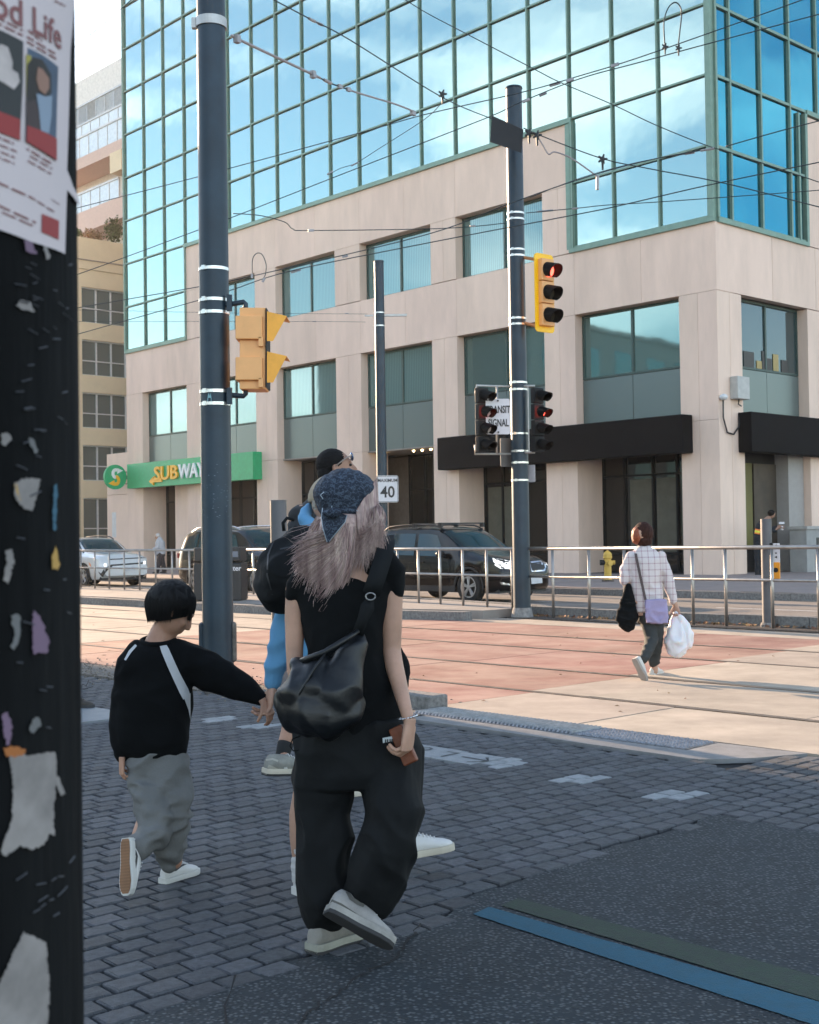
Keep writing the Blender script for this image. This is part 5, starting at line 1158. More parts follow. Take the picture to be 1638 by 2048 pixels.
# ================================================================== PEOPLE
def skinmat(name, c): 
    m = M(name, c, .55, var=.17, vs=7, bump=.08, bs=160, spec=.35); b = m.node_tree.nodes['Principled BSDF']; b.inputs['Subsurface Weight'].default_value = .12; b.inputs['Subsurface Radius'].default_value = (.01, .004, .002); b.inputs['Subsurface Scale'].default_value = 1.0; return m
skin = skinmat('skin', (.42, .25, .18)); skin2 = skinmat('skin_tan', (.34, .19, .13))
def limb(mb, pts, n=14, ends=True, flat=1.0, ref=(0, 1, 0)):
    return mb.tube([at(p[0], p[1], p[2]) for p in pts], [p[3] * p[2] / FPX for p in pts], n, flat=flat, ref=ref, round_ends=ends)
def rings(mb, rs, yaw=0.0, n=26, pw=2.3):
    rr = []
    for (px, py, Y, hw, hd) in rs:
        c = at(px, py, Y); w = hw * Y / FPX; e1 = Vector((math.cos(yaw), math.sin(yaw), 0)); e2 = Vector((-math.sin(yaw), math.cos(yaw), 0)); o = []
        for k in range(n):
            q = 2 * math.pi * k / n; cs, sn = math.cos(q), math.sin(q); o.append(c + e1 * (w * math.copysign(abs(cs) ** (2 / pw), cs)) + e2 * (hd * math.copysign(abs(sn) ** (2 / pw), sn)))
        rr.append(o)
    # close ends softly
    def shrink(r, k, dz): c = sum(r, Vector()) / len(r); return [c + (p - c) * k + Z * dz for p in r]
    return mb.loft([shrink(rr[0], .6, .012)] + rr + [shrink(rr[-1], .6, -.012)])
def head(mb, c, f, s=1.0, neck=None, ears=True, chin=None):
    # skull, jaw, nose, lips, ears; f = facing direction
    c = Vector(c); f = Vector(f).normalized(); sd = Z.cross(f).normalized(); u = f.cross(sd).normalized(); S = s
    mb.ell(c + u * .012 * S - f * .008 * S, .096 * S, .077 * S, .098 * S, f, sd, u, 22, 14)
    mb.ell(c - u * .045 * S + f * .022 * S, .070 * S, .060 * S, .072 * S, f, sd, u, 18, 12)
    mb.ell(c - u * .098 * S + f * .058 * S, .026 * S, .026 * S, .020 * S, f, sd, u, 10, 8)          # chin
    mb.tube([c + u * .010 * S + f * .086 * S, c - u * .022 * S + f * .103 * S, c - u * .036 * S + f * .106 * S, c - u * .042 * S + f * .09 * S], [.009 * S, .011 * S, .014 * S, .012 * S], 8, round_ends=True)
    mb.ell(c - u * .064 * S + f * .083 * S, .012 * S, .024 * S, .007 * S, f, sd, u, 10, 6); mb.ell(c - u * .075 * S + f * .081 * S, .012 * S, .020 * S, .007 * S, f, sd, u, 10, 6)
    mb.ell(c + u * .022 * S + f * .080 * S, .014 * S, .055 * S, .012 * S, f, sd, u, 12, 6)          # brow
    for k in (-1, 1):
        mb.ell(c - u * .030 * S + f * .062 * S + sd * .036 * k * S, .024 * S, .024 * S, .022 * S, f, sd, u, 10, 6)
        if ears:
            e = c - u * .008 * S - f * .006 * S + sd * .078 * k * S; o = (sd * k * .9 - f * .45).normalized()
            pts = [e + f * .008 * S - u * .028 * S, e + o * .012 * S - u * .02 * S, e + o * .020 * S + u * .008 * S, e + o * .016 * S + u * .028 * S, e + f * .010 * S + u * .026 * S]
            mb.tube(pts, [.006 * S, .007 * S, .008 * S, .007 * S, .005 * S], 6, round_ends=True); mb.ell(e + o * .008 * S, .016 * S, .006 * S, .024 * S, f, o, u, 8, 6)
    return c, f, sd, u
def eyes(c, f, s, parent):
    f = Vector(f).normalized(); sd = Z.cross(f).normalized(); u = f.cross(sd).normalized()
    for k in (-1, 1): MB().ell(Vector(c) + u * .002 * s + f * .080 * s + sd * .032 * k * s, .010 * s, .013 * s, .008 * s, f, sd, u, 10, 6).build('eye', M('eye', (.02, .015, .012), .2), parent, smooth=True)
def hand(wrist, f, n, thumb, s=1.0, curls=((.35, .5, .4),) * 4, tc=.5, spread=.06, pal=.088):
    f = Vector(f).normalized(); n = Vector(n); n = (n - f * n.dot(f)).normalized(); sd = f.cross(n).normalized()
    if sd.dot(Vector(thumb)) < 0: sd = -sd
    mb = MB(); w = Vector(wrist); S = s
    rr = []
    for d, hw, ht in ((-.02, .026, .019), (.0, .027, .018), (.03, .036, .017), (.06, .041, .015), (pal, .040, .0125)):
        c = w + f * d * S; rr.append([c + sd * (hw * S * math.cos(q)) + n * (ht * S * math.sin(q)) for q in [2 * math.pi * k / 16 for k in range(16)]])
    mb.loft(rr)
    Ls = (.070, .079, .074, .058); R0 = (.0088, .0092, .0088, .0078)
    for i in range(4):
        b = w + f * (pal - .010 + (.004, .008, .005, -.004)[i]) * S + sd * ((.030, .0102, -.0102, -.030)[i]) * S
        d = (f + sd * spread * (1.5 - i)).normalized(); pts = [b - d * .012 * S, b]; rad = [R0[i] * S, R0[i] * S * 1.05]; c_ = curls[i]; p = b; nn = n.copy()
        for k, fr in enumerate((.45, .30, .25)):
            ca, sa = math.cos(c_[k]), math.sin(c_[k]); d, nn = (d * ca + nn * sa).normalized(), (nn * ca - d * sa).normalized(); q = p + d * (Ls[i] * fr * S)
            pts += [p + (q - p) * .5, q]; rad += [R0[i] * S * (.94 - .08 * k), R0[i] * S * (.98 - .1 * k)]; p = q
        mb.tube(pts, rad, 10, round_ends=True)
    b = w + f * .022 * S + sd * .026 * S; d = (f * .75 + sd * .55 + n * .25 * (tc + .3)).normalized(); pts = [b - d * .012 * S]; rad = [.013 * S]; p = b; nn = (n - d * n.dot(d)).normalized()
    for k, l in enumerate((.038, .030, .024)):
        ca, sa = math.cos(tc * (.2, .7, .6)[k]), math.sin(tc * (.2, .7, .6)[k]); d, nn = (d * ca + nn * sa).normalized(), (nn * ca - d * sa).normalized(); q = p + d * l * S; pts += [p, q] if k == 0 else [q]; rad += [.0125 * S, .0110 * S] if k == 0 else [(.0100, .0088)[k - 1] * S]; p = q
    mb.tube(pts, rad, 10, round_ends=True)
    return mb
def build_body(parts_mb, hands, mat, parent, vox=.006, name='body'):
    ms = [remesh(parts_mb, vox, 5)] + [remesh(h, .0024, 2) for h in hands]
    j = join(ms); ob = j.build(name, mat, parent, smooth=True)
    for m in ms: bpy.data.meshes.remove(m)
    return ob
def cloth(mb, name, mat, parent, vox=.008, amp=.006, sc=(8, 8, 14), seed=0, smooth=5, mask=None, label=None, post=1):
    me = remesh(mb, vox, smooth); 
    if amp: folds(me, amp, sc, seed=seed, mask=mask)
    bv = bvh_of(me); o = parent['_w']; shift(me, o); ob = link(name, me, mat, parent, o, True, label=label); return ob, bv
def shoe(parent, heel, d, up, L, um, sm, name='shoe', label=None, wd=.098, low=True, stripe=None, h=.085, lace=None, tread=None, outs=None):
    heel = Vector(heel); d = Vector(d).normalized(); up = Vector(up); up = (up - d * up.dot(d)).normalized(); sd = d.cross(up); K = L / .28
    prof_ = [(-.0, .50), (.02, .68), (.06, .74), (.12, .70), (.17, .82), (.21, .92), (.25, .80), (.275, .50), (.282, .22)]
    def ring(x, k, z0, z1, inner=1.0, n=18):
        w = wd / 2 * k * K * inner; o = []
        for q in [2 * math.pi * i / n for i in range(n)]: o.append(heel + d * x * K + sd * (w * math.cos(q)) + up * ((z0 + z1) / 2 + (z1 - z0) / 2 * math.sin(q)) )
        return o
    # outline of the sole
    def outline(z, g=1.0):
        L_, R_ = [], []
        for x, k in prof_: L_.append(heel + d * (x * K) + sd * (wd / 2 * k * K * g + .004) + up * z); R_.append(heel + d * (x * K) - sd * (wd / 2 * k * K * g + .004) + up * z)
        return L_ + R_[::-1]
    th = .030 * K; mb = MB(); toe = lambda r: r
    mb.loft([outline(0, .94), outline(.004, 1.0), outline(th * .6, 1.03), outline(th, .99)]); 
    s_ob = mb.build(name, sm, parent, smooth=False, label=label)
    if outs is not None: MB().loft([outline(-.007, .93), outline(-.005, .99), outline(.004, 1.05), outline(.006, 1.045)]).build('outsole', outs, s_ob)
    if tread:
        tb = MB()
        for i in range(17): 
            x = .02 + i * .0148; k = float(np.interp(x, [p[0] for p in prof_], [p[1] for p in prof_])); tb.box(heel + d * x * K - up * .002, wd / 2 * k * K * .88, .0040 * K, .002, sd, d, up)
        tb.build('tread', tread, s_ob)
    ub = MB(); rr = []
    for x, k, hh in ((.004, .45, .060), (.02, .66, .084 if low else .12), (.055, .70, .086 if low else .13), (.095, .70, .084 if low else .12), (.13, .72, .082), (.165, .80, .066), (.20, .86, .050), (.24, .78, .040), (.268, .50, .028), (.277, .25, .020)):
        w = wd / 2 * k * K; o = []; z1 = hh * K
        for i in range(18):
            q = 2 * math.pi * i / 18; cs, sn = math.cos(q), math.sin(q); zz = th * .5 + (z1) * (.5 + .5 * sn) ; wid = w * (1 - .28 * max(0, sn) * (1 if x < .15 else .4)); o.append(heel + d * x * K + sd * (wid * math.copysign(abs(cs) ** .8, cs)) + up * zz)
        rr.append(o)
    ub.loft(rr); me = remesh(ub, .004, 3); j = join([me]); bv = BVHTree.FromPolygons(j.v, j.f); ob = j.build('upper', um, s_ob, smooth=True); bpy.data.meshes.remove(me)
    lc = MB()
    for i in range(5):
        x = .125 + i * .017; zt = float(np.interp(x, [.095, .13, .165, .20, .24], [.084, .082, .066, .050, .040])) * K + th * .5 + .003
        lc.tube([heel + d * x * K + sd * .022 * K + up * (zt - .008), heel + d * (x + .004) * K + up * zt, heel + d * x * K - sd * .022 * K + up * (zt - .008)], .0026, 5)
    lc.build('laces', lace or um, s_ob, smooth=True)
    return s_ob, ob, bv, (heel, d, up, sd, K, th)
def strip_decal(bvh, pts, wpx, mat, name, parent, off=.004, label=None):
    # a ribbon following the surface along a pixel path
    P = []
    for i in range(len(pts) - 1):
        for k in range(8): q = k / 8; P.append((pts[i][0] * (1 - q) + pts[i + 1][0] * q, pts[i][1] * (1 - q) + pts[i + 1][1] * q))
    P.append(pts[-1]); rows = []; last = None
    for i, p in enumerate(P):
        a, b = P[max(i - 1, 0)], P[min(i + 1, len(P) - 1)]; t = Vector((b[0] - a[0], b[1] - a[1])).normalized(); s = Vector((-t.y, t.x)); w = wpx if not hasattr(wpx, '__len__') else np.interp(i / (len(P) - 1), np.linspace(0, 1, len(wpx)), wpx); row_ = []
        for k in range(5):
            e = (k / 4 * 2 - 1) * w / 2; h_ = hit(bvh, p[0] + s.x * e, p[1] + s.y * e, off); row_.append(h_)
        good = [x for x in row_ if x is not None]
        if not good: continue
        row_ = [x if x is not None else good[0] for x in row_]; rows.append(row_)
    if len(rows) < 2: return None
    return MB().loft(rows, cap=False, closed=False).build(name, mat, parent, smooth=True, label=label)
blackc = M('black_fabric', (.0032, .0038, .0044), .95, var=.25, vs=5, bump=.15, bs=300, spec=.2); blackn = M('black_nylon', (.0035, .0045, .0055), .8, var=.3, vs=6, bump=.25, bs=22, spec=.25)
leather = M('black_leather', (.002, .003, .0045), .45, var=.4, vs=4, bump=.25, bs=25, spec=.45)
solew = M('sole_cream', (.48, .44, .36), .7, var=.1); soled = M('sole_dark', (.03, .03, .032), .8); greysh = M('suede_grey', (.22, .21, .19), .85, var=.12, vs=20, bump=.3, bs=200); whites = M('shoe_white', (.56, .56, .55), .6, var=.05)
# ---------------------------------------------------------------- woman with the headscarf
Y0 = 4.45; wo_ = thing('person', gp(660, 1890), 'woman from behind in black top and wide black trousers with navy paisley headscarf', 'person')
B = MB(); hc = at(694, 1008, 4.46); hf = Vector((.60, .80, -.06)); head(B, hc, hf, ears=False)
limb(B, [(700, 1092, 4.45, 22), (735, 1108, 4.44, 22), (768, 1128, 4.44, 20)]); limb(B, [(686, 1098, 4.45, 20), (650, 1122, 4.44, 22), (615, 1145, 4.44, 18)]); limb(B, [(694, 1060, 4.45, 31), (692, 1100, 4.44, 30), (692, 1135, 4.43, 36)])
rings(B, [(690, 1118, 4.43, 48, .055), (690, 1140, 4.43, 84, .075), (692, 1170, 4.43, 90, .085), (690, 1230, 4.43, 74, .085), (690, 1300, 4.44, 62, .08), (700, 1360, 4.45, 78, .09), (705, 1440, 4.45, 94, .11)])
limb(B, [(765, 1140, 4.44, 26), (782, 1175, 4.43, 25), (783, 1240, 4.42, 22), (783, 1300, 4.42, 19.5), (788, 1330, 4.39, 19), (800, 1375, 4.35, 16.5), (812, 1420, 4.27, 13), (818, 1442, 4.25, 12)])
limb(B, [(615, 1145, 4.44, 24), (594, 1180, 4.44, 24), (590, 1240, 4.44, 21), (589, 1300, 4.44, 18), (590, 1340, 4.43, 17), (604, 1390, 4.38, 14), (616, 1420, 4.35, 12)])
for s_ in ([(655, 1450, 4.45, 50), (650, 1660, 4.45, 32), (650, 1850, 4.45, 20)], [(755, 1450, 4.45, 50), (775, 1650, 4.30, 32), (715, 1800, 4.36, 20)]): limb(B, s_)
h1 = hand(at(819, 1448, 4.245), (-.12, .0, -1), (-.95, .45, 0), (.1, 1, .0), 1.0, curls=((.85, .75, .35), (.9, .8, .4), (.95, .85, .4), (1.0, .85, .4)), tc=.5)
h2 = hand(at(616, 1422, 4.345), (.15, .1, -1), (.5, .6, 0), (-.6, -.6, 0), .9, curls=((.5, .7, .4),) * 4)
build_body(B, [h1, h2], skin, wo_)
eyes(hc, hf, 1.0, wo_)
T_ = MB(); rings(T_, [(684, 1152, 4.43, 88, .078), (688, 1172, 4.43, 100, .094), (690, 1215, 4.43, 90, .102), (690, 1260, 4.43, 82, .10), (692, 1305, 4.43, 75, .096), (700, 1360, 4.44, 92, .11), (706, 1440, 4.45, 112, .132), (706, 1480, 4.45, 114, .132)], pw=2.2)
limb(T_, [(752, 1098, 4.43, 13), (768, 1116, 4.43, 24), (780, 1145, 4.43, 31), (785, 1172, 4.43, 27), (788, 1184, 4.42, 20)])
limb(T_, [(748, 1092, 4.40, 10), (738, 1140, 4.37, 12)])
limb(T_, [(622, 1150, 4.43, 16), (606, 1160, 4.43, 26), (592, 1178, 4.42, 26), (583, 1190, 4.42, 15)])
top_ob, top_bv = cloth(T_, 'top', blackc, wo_, amp=.005, sc=(9, 9, 10), seed=3)
P_ = MB(); rings(P_, [(706, 1438, 4.45, 114, .135), (708, 1490, 4.45, 124, .142), (712, 1540, 4.44, 128, .135), (712, 1568, 4.43, 126, .11)], pw=2.2)
limb(P_, [(648, 1500, 4.45, 60), (643, 1560, 4.45, 60), (649, 1610, 4.45, 56), (652, 1650, 4.44, 54), (648, 1740, 4.44, 51), (650, 1800, 4.44, 52), (652, 1820, 4.44, 48)], 18)
limb(P_, [(776, 1500, 4.43, 66), (782, 1560, 4.40, 64), (788, 1625, 4.34, 58), (776, 1690, 4.33, 57), (760, 1750, 4.36, 54), (744, 1800, 4.38, 42)], 18)
limb(P_, [(770, 1690, 4.32, 50), (738, 1755, 4.35, 46), (722, 1792, 4.37, 34)], 16)
limb(P_, [(838, 1500, 4.44, 10), (836, 1560, 4.42, 12), (838, 1612, 4.40, 11)], 10)
def pm_(c): return 1.0
pants, pants_bv = cloth(P_, 'trousers', blackn, wo_, vox=.007, amp=.011, sc=(8, 8, 6), seed=11)
MB().quad(at(765, 1476, 4.28), at(797, 1470, 4.28), at(797, 1480, 4.28), at(766, 1486, 4.28)).build('label_tag', M('white_tag', (.45, .5, .52), .7), wo_)
lt = MB(); 
for i, x in enumerate((770, 774, 779, 783, 788, 792)): lt.quad(at(x, 1479 - i * .3, 4.276), at(x + 2.4, 1478.6 - i * .3, 4.276), at(x + 2.4, 1486 - i * .6, 4.276), at(x, 1486 - i * .6, 4.276))
lt.build('tag_lettering', f_, wo_)
# shoes
g1 = gp(622, 1905); shoe(wo_, g1, (.66, .75, 0), (0, 0, 1), .275, greysh, M('midsole_olive', (.26, .26, .22), .75, var=.2, vs=14), lace=whites, wd=.108, outs=soled)
hl_ = at(652, 1822, 4.26); tl_ = at(780, 1893, 4.30); so_, uo_, bvs, fr = shoe(wo_, hl_, tl_ - hl_, (.30, .55, .75), .258, M('shoe_grey_white', (.27, .26, .25), .75, var=.25, vs=9, bump=.2, bs=120), M('midsole_grey', (.26, .25, .23), .75, var=.3, vs=12), lace=whites, wd=.100, outs=soled)
dks = M('suede_dark', (.10, .095, .085), .85, var=.2, vs=20)
strip_decal(bvs, [(655, 1800), (680, 1812), (705, 1830), (730, 1852), (752, 1870)], [10, 12, 14, 12, 8], dks, 'overlay', so_, .002)
strip_decal(bvs, [(694, 1782), (702, 1796), (716, 1806), (728, 1812)], [6, 8, 8, 6], dks, 'collar', so_, .002)
strip_decal(bvs, [(752, 1858), (765, 1868), (775, 1882)], [10, 14, 8], dks, 'toe_cap', so_, .002)
# headscarf
scarfm = M('navy_paisley', (.008, .014, .028), .85, var=.2, vs=20); nt = scarfm.node_tree; N = nt.nodes; L = nt.links; b = N['Principled BSDF']
tcn = N.new('ShaderNodeTexCoord'); v1 = N.new('ShaderNodeTexVoronoi'); v1.inputs['Scale'].default_value = 110; v2 = N.new('ShaderNodeTexVoronoi'); v2.feature = 'DISTANCE_TO_EDGE'; v2.inputs['Scale'].default_value = 34; w1 = N.new('ShaderNodeTexWave'); w1.wave_type = 'RINGS'; w1.inputs['Scale'].default_value = 16; w1.inputs['Distortion'].default_value = 9; w1.inputs['Detail Scale'].default_value = 3
for n_ in (v1, v2, w1): L.new(tcn.outputs['Object'], n_.inputs[0])
ma = N.new('ShaderNodeMath'); ma.operation = 'LESS_THAN'; ma.inputs[1].default_value = .28; L.new(v1.outputs['Distance'], ma.inputs[0]); mb_ = N.new('ShaderNodeMath'); mb_.operation = 'LESS_THAN'; mb_.inputs[1].default_value = .018; L.new(v2.outputs['Distance'], mb_.inputs[0])
mw = N.new('ShaderNodeMath'); mw.operation = 'GREATER_THAN'; mw.inputs[1].default_value = .90; L.new(w1.outputs[0], mw.inputs[0])
ms_ = N.new('ShaderNodeMath'); ms_.operation = 'MAXIMUM'; L.new(ma.outputs[0], ms_.inputs[0]); L.new(mb_.outputs[0], ms_.inputs[1]); ms2 = N.new('ShaderNodeMath'); ms2.operation = 'MAXIMUM'; L.new(ms_.outputs[0], ms2.inputs[0]); L.new(mw.outputs[0], ms2.inputs[1])
mu = N.new('ShaderNodeMath'); mu.operation = 'MULTIPLY'; mu.inputs[1].default_value = .55; L.new(ms2.outputs[0], mu.inputs[0])
mx = N.new('ShaderNodeMix'); mx.data_type = 'RGBA'; L.new(b.inputs['Base Color'].links[0].from_socket, mx.inputs['A']); mx.inputs['B'].default_value = (.075, .105, .15, 1); L.new(mu.outputs[0], mx.inputs['Factor']); L.new(mx.outputs['Result'], b.inputs['Base Color'])
S_ = MB(); sc_ = at(692, 998, 4.46); fdir = Vector((.88, .46, 0)).normalized(); sdd = Z.cross(fdir); ux = Vector((.16, .05, 1)).normalized()
rr = []
for i in range(15):
    t = .05 + (2.25 - .05) * i / 14; o = []
    for k in range(40):
        q = 2 * math.pi * k / 40; pt = sc_ + fdir * (.118 * (math.sin(t) if t < 1.4 else max(.985 - .32 * (t - 1.4), .7)) * math.cos(q)) + sdd * (.103 * (math.sin(t) if t < 1.4 else max(.985 - .22 * (t - 1.4), .78)) * math.sin(q)) + Z * (.106 * math.cos(t))
        # forehead edge rides higher than the nape
        if math.cos(q) > 0 : pt += Z * (.075 * math.cos(q) * max(0, t - 1.0)) 
        o.append(pt)
    rr.append(o)
S_.loft(rr); 
scarf, scarf_bv = cloth(S_, 'headscarf', scarfm, wo_, vox=.004, amp=.0060, sc=(28, 28, 8), seed=5, smooth=2, mask=lambda c: .45 + 1.7 * math.exp(-(c - at(666, 1026, 4.34)).length / .06))
kn = MB(); kc = at(666, 1026, 4.315); kn.ell(kc, .026, .02, .016); kn.tube([kc - Vector((.03, 0, 0)), kc + Z * .006, kc + Vector((.05, .0, .004)), kc + Vector((.075, .01, .008))], [.007, .012, .009, .003], 8, round_ends=True)
cloth(kn, 'knot', scarfm, wo_, vox=.0035, amp=.003, sc=(30, 30, 30), smooth=1)
tailmb = MB()
for pts_ in ([(652, 1020), (650, 1050), (654, 1082)], [(664, 1030), (660, 1050), (657, 1078)], [(678, 1030), (690, 1044), (676, 1060), (660, 1076)]):
    pass
tl = [[at(645, 1016, 4.345), at(655, 1020, 4.33), at(668, 1024, 4.33), at(680, 1026, 4.335), at(694, 1030, 4.345)], [at(643, 1036, 4.335), at(655, 1040, 4.315), at(668, 1040, 4.325), at(680, 1042, 4.315), at(690, 1044, 4.34)], [at(646, 1056, 4.325), at(653, 1058, 4.308), at(662, 1058, 4.318), at(670, 1058, 4.31), at(680, 1056, 4.33)], [at(654, 1084, 4.31), at(655, 1085, 4.31), at(656, 1086, 4.31), at(657, 1085, 4.31), at(658, 1083, 4.312)]]
MB().loft(tl, cap=False, closed=False).build('scarf_tail', scarfm, wo_, smooth=True)
hemm = M('scarf_hem', (.34, .40, .46), .8)
hm = MB(); hm.tube([tl[i][0] for i in range(4)], .0018, 5); hm.tube([tl[i][4] for i in range(4)], .0018, 5); hm.tube([at(664, 1012, 4.345), at(662, 1022, 4.32), at(700, 1018, 4.33), at(716, 1022, 4.345)], .0016, 5); hm.tube([at(646, 998, 4.345), at(641, 990, 4.35), at(648, 984, 4.345)], .0015, 5)
hm.build('scarf_hem', hemm, wo_, smooth=True)
# hair
hairm = M('hair_lilac', (.29, .17, .16), .42, var=.35, vs=40, stretch=(1, 1, .06), rnd=.34, col2=(.52, .385, .335), spec=.5)
HM = MB(); rings(HM, [(692, 1034, 4.43, 50, .080), (690, 1052, 4.42, 54, .078), (682, 1078, 4.40, 48, .055), (664, 1100, 4.38, 34, .030)], n=20)
hm2 = remesh(HM, .006, 4); folds(hm2, .005, (30, 30, 4), seed=2); shift(hm2, wo_['_w']); link('hair', hm2, hairm, wo_, wo_['_w'], True)
hr = random.Random(77); SB = MB()
def strand(mb, pts, r0):
    S = []
    n = len(pts)
    for i in range(n - 1):
        p0, p1, p2, p3 = pts[max(i - 1, 0)], pts[i], pts[i + 1], pts[min(i + 2, n - 1)]
        for k in range(4):
            t = k / 4; S.append(.5 * ((2 * p1) + (p2 - p0) * t + (2 * p0 - 5 * p1 + 4 * p2 - p3) * t * t + (3 * p1 - p0 - 3 * p2 + p3) * t ** 3))
    S.append(pts[-1]); m = len(S); mb.tube(S, [r0 * (1 - .8 * (i / (m - 1)) ** 2) for i in range(m)], 3, cap=False)
for k in range(3400):
    a = hr.random(); lay = hr.random()
    x0 = 634 + 122 * a; y0 = 1012 + 14 * math.sin(math.pi * a) + (6 if a > .8 else 0); dep = 4.45 - .100 * math.sin(math.pi * min(max(a * .95 + .02, 0), 1)) - .008 * lay
    y0 += 20
    if a < .50:
        e = hr.random() ** 1.5; cl_ = math.sin(a * 41) * 10; x1 = 634 - 58 * e + hr.gauss(0, 5) + 50 * a; y1 = 1186 - 62 * e + cl_ + hr.gauss(0, 14) - 30 * hr.random() ** 2; mx_ = x0 - 8 - 20 * e; 
    elif a < .66:
        x1 = 640 + 30 * (a - .50) / .16 + hr.gauss(0, 6); y1 = 1200 + hr.gauss(0, 8) - (60 if hr.random() < .3 else 0) * hr.random(); mx_ = x0 - 14
    else:
        x1 = 700 + 60 * (a - .66) / .34 + hr.gauss(0, 10); y1 = 1112 + hr.gauss(0, 16) - 60 * (a - .66) + 10 * math.sin(a * 70); mx_ = x0 + 3 + hr.gauss(0, 3)
    wv = hr.gauss(0, 3.0); clump = math.sin(a * 60) * 3
    pts = [at(x0, y0, dep), at(mx_ * .5 + x0 * .5 + wv, y0 + (y1 - y0) * .3, dep - .012), at(mx_ + clump, y0 + (y1 - y0) * .6, dep - .004 - .012 * lay), at(x1 + clump, y1, 4.33 + .03 * hr.random())]
    if a >= .66: y0 = 1030 - 66 * (a - .66) / .34; pts = [at(x0 - 2, y0 - 8, dep + .01), at(x0 + 1, y0 + 30 + 30 * (a - .66), dep - .012), at(mx_ + 4 + wv, y0 + 62 + wv, 4.36), at(x1, y1, 4.335)]
    strand(SB, pts, .0011 + .0012 * hr.random())
for k in range(40):   # fly away
    x0 = 640 + 20 * hr.random(); pts = [at(x0, 1060, 4.38), at(x0 - 30, 1090 + hr.gauss(0, 8), 4.36), at(x0 - 62 + hr.gauss(0, 12), 1108 + hr.gauss(0, 22), 4.35)]; strand(SB, pts, .0008)
SB.build('hair_strands', hairm, wo_, smooth=True, kind='stuff')
# bracelet and rings
silver = M('silver', (.65, .65, .66), .25, metal=1.0)
br_ = MB(); bc_ = at(816, 1434, 4.256); 
for k in range(20):
    q = 2 * math.pi * k / 20; p = bc_ + Vector((math.cos(q) * .029, math.sin(q) * .026, .006 * math.cos(q))); br_.ell(p, .0048, .0048, .0036, n=8, m=5)
br_.build('bracelet', silver, wo_, smooth=True)
rgm = MB(); rgm.tube([at(813 + 4 * math.cos(q), 1488 + 2.5 * math.sin(q), 4.225) for q in [k * .7 for k in range(9)]], .0018, 5).build('ring', M('gold', (.75, .5, .2), .3, metal=1), wo_)
# wallet in hand
wl = thing('wallet', at(808, 1490, 4.37), 'brown leather wallet held in the right hand of the woman with the headscarf', 'wallet')
wc = at(807, 1490, 4.275); wa = (at(824, 1522, 4.265) - at(797, 1460, 4.285)).normalized(); wb_ = Vector((.85, -.35, .35)); wb_ = (wb_ - wa * wb_.dot(wa)).normalized()
MB().box(wc - wb_.cross(wa) * 0, .066, .027, .011, wa, wb_, wa.cross(wb_)).build('cover', M('tan_leather', (.16, .045, .018), .5, var=.25, vs=15, bump=.2, bs=60), wl, bevel=.006)
MB().box(wc + wa * -.03, .004, .0305, .0125, wa, wb_, wa.cross(wb_)).build('strap', M('tan_leather'), wl) if False else None
# shoulder bag
bag = thing('shoulder_bag', at(640, 1400, 4.28), 'large slouchy black leather shoulder bag on the back of the woman with the headscarf', 'bag')
G_ = MB(); 
limb(G_, [(718, 1268, 4.30, 10), (708, 1300, 4.27, 22), (690, 1345, 4.25, 38), (668, 1395, 4.24, 52), (645, 1425, 4.24, 54)], 18, flat=.85)
limb(G_, [(700, 1420, 4.25, 34), (660, 1425, 4.24, 50), (620, 1420, 4.25, 54), (592, 1415, 4.27, 44), (575, 1405, 4.28, 30)], 18)
limb(G_, [(600, 1335, 4.29, 20), (612, 1350, 4.28, 36), (610, 1390, 4.26, 52)], 16)
limb(G_, [(640, 1335, 4.27, 26), (625, 1380, 4.25, 48)], 16)
bagob, bag_bv = cloth(G_, 'bag_body', leather, bag, vox=.007, amp=.013, sc=(6, 6, 6), seed=21)
MB().tube([at(598, 1322, 4.29), at(615, 1318, 4.24), at(650, 1305, 4.22), at(690, 1280, 4.22), at(716, 1262, 4.26)], [.008, .012, .012, .011, .008], 10).build('rim', leather, bag, smooth=True)
MB().tube([at(650, 1308, 4.21), at(630, 1335, 4.185), at(600, 1385, 4.17), at(585, 1420, 4.19)], [.004, .005, .005, .003], 6).build('seam', leather, bag, smooth=True)
stp = MB(); 
def ribbon(mb, pts, w, th=.004):
    rr = []
    for i, p in enumerate(pts):
        a, b = pts[max(i - 1, 0)], pts[min(i + 1, len(pts) - 1)]; t = (b - a).normalized(); v = (p - Vector(CAMP)).normalized(); s = t.cross(v).normalized(); n = s.cross(t); ww = w[i] if hasattr(w, '__len__') else w; rr.append([p - s * ww - n * th, p + s * ww - n * th, p + s * ww + n * th, p - s * ww + n * th])
    return mb.loft(rr)
ribbon(stp, [at(770, 1074, 4.44), at(772, 1086, 4.38), at(769, 1105, 4.32), at(762, 1130, 4.30), at(752, 1160, 4.28), at(742, 1188, 4.28)], .030).build('strap', blackn, bag, smooth=True)
stp2 = MB(); ribbon(stp2, [at(741, 1196, 4.28), at(735, 1215, 4.27), at(725, 1240, 4.27), at(716, 1268, 4.275)], [.012, .024, .018, .02]).build('strap', blackn, bag, smooth=True)
rn = MB(); rcn = at(741, 1193, 4.265); rn.tube([rcn + Vector((math.cos(q) * .016, 0, math.sin(q) * .012)) for q in [2 * math.pi * k / 12 for k in range(13)]], .003, 6).build('strap_ring', M('dull_metal', (.25, .25, .25), .4, metal=.8), bag, smooth=True)
dcord = MB(); dcord.tube([at(600, 1472, 4.3), at(585, 1478, 4.29), at(580, 1492, 4.29), at(587, 1502, 4.29), at(597, 1500, 4.3)], .0022, 5).build('drawstring', blackc, bag, smooth=True)
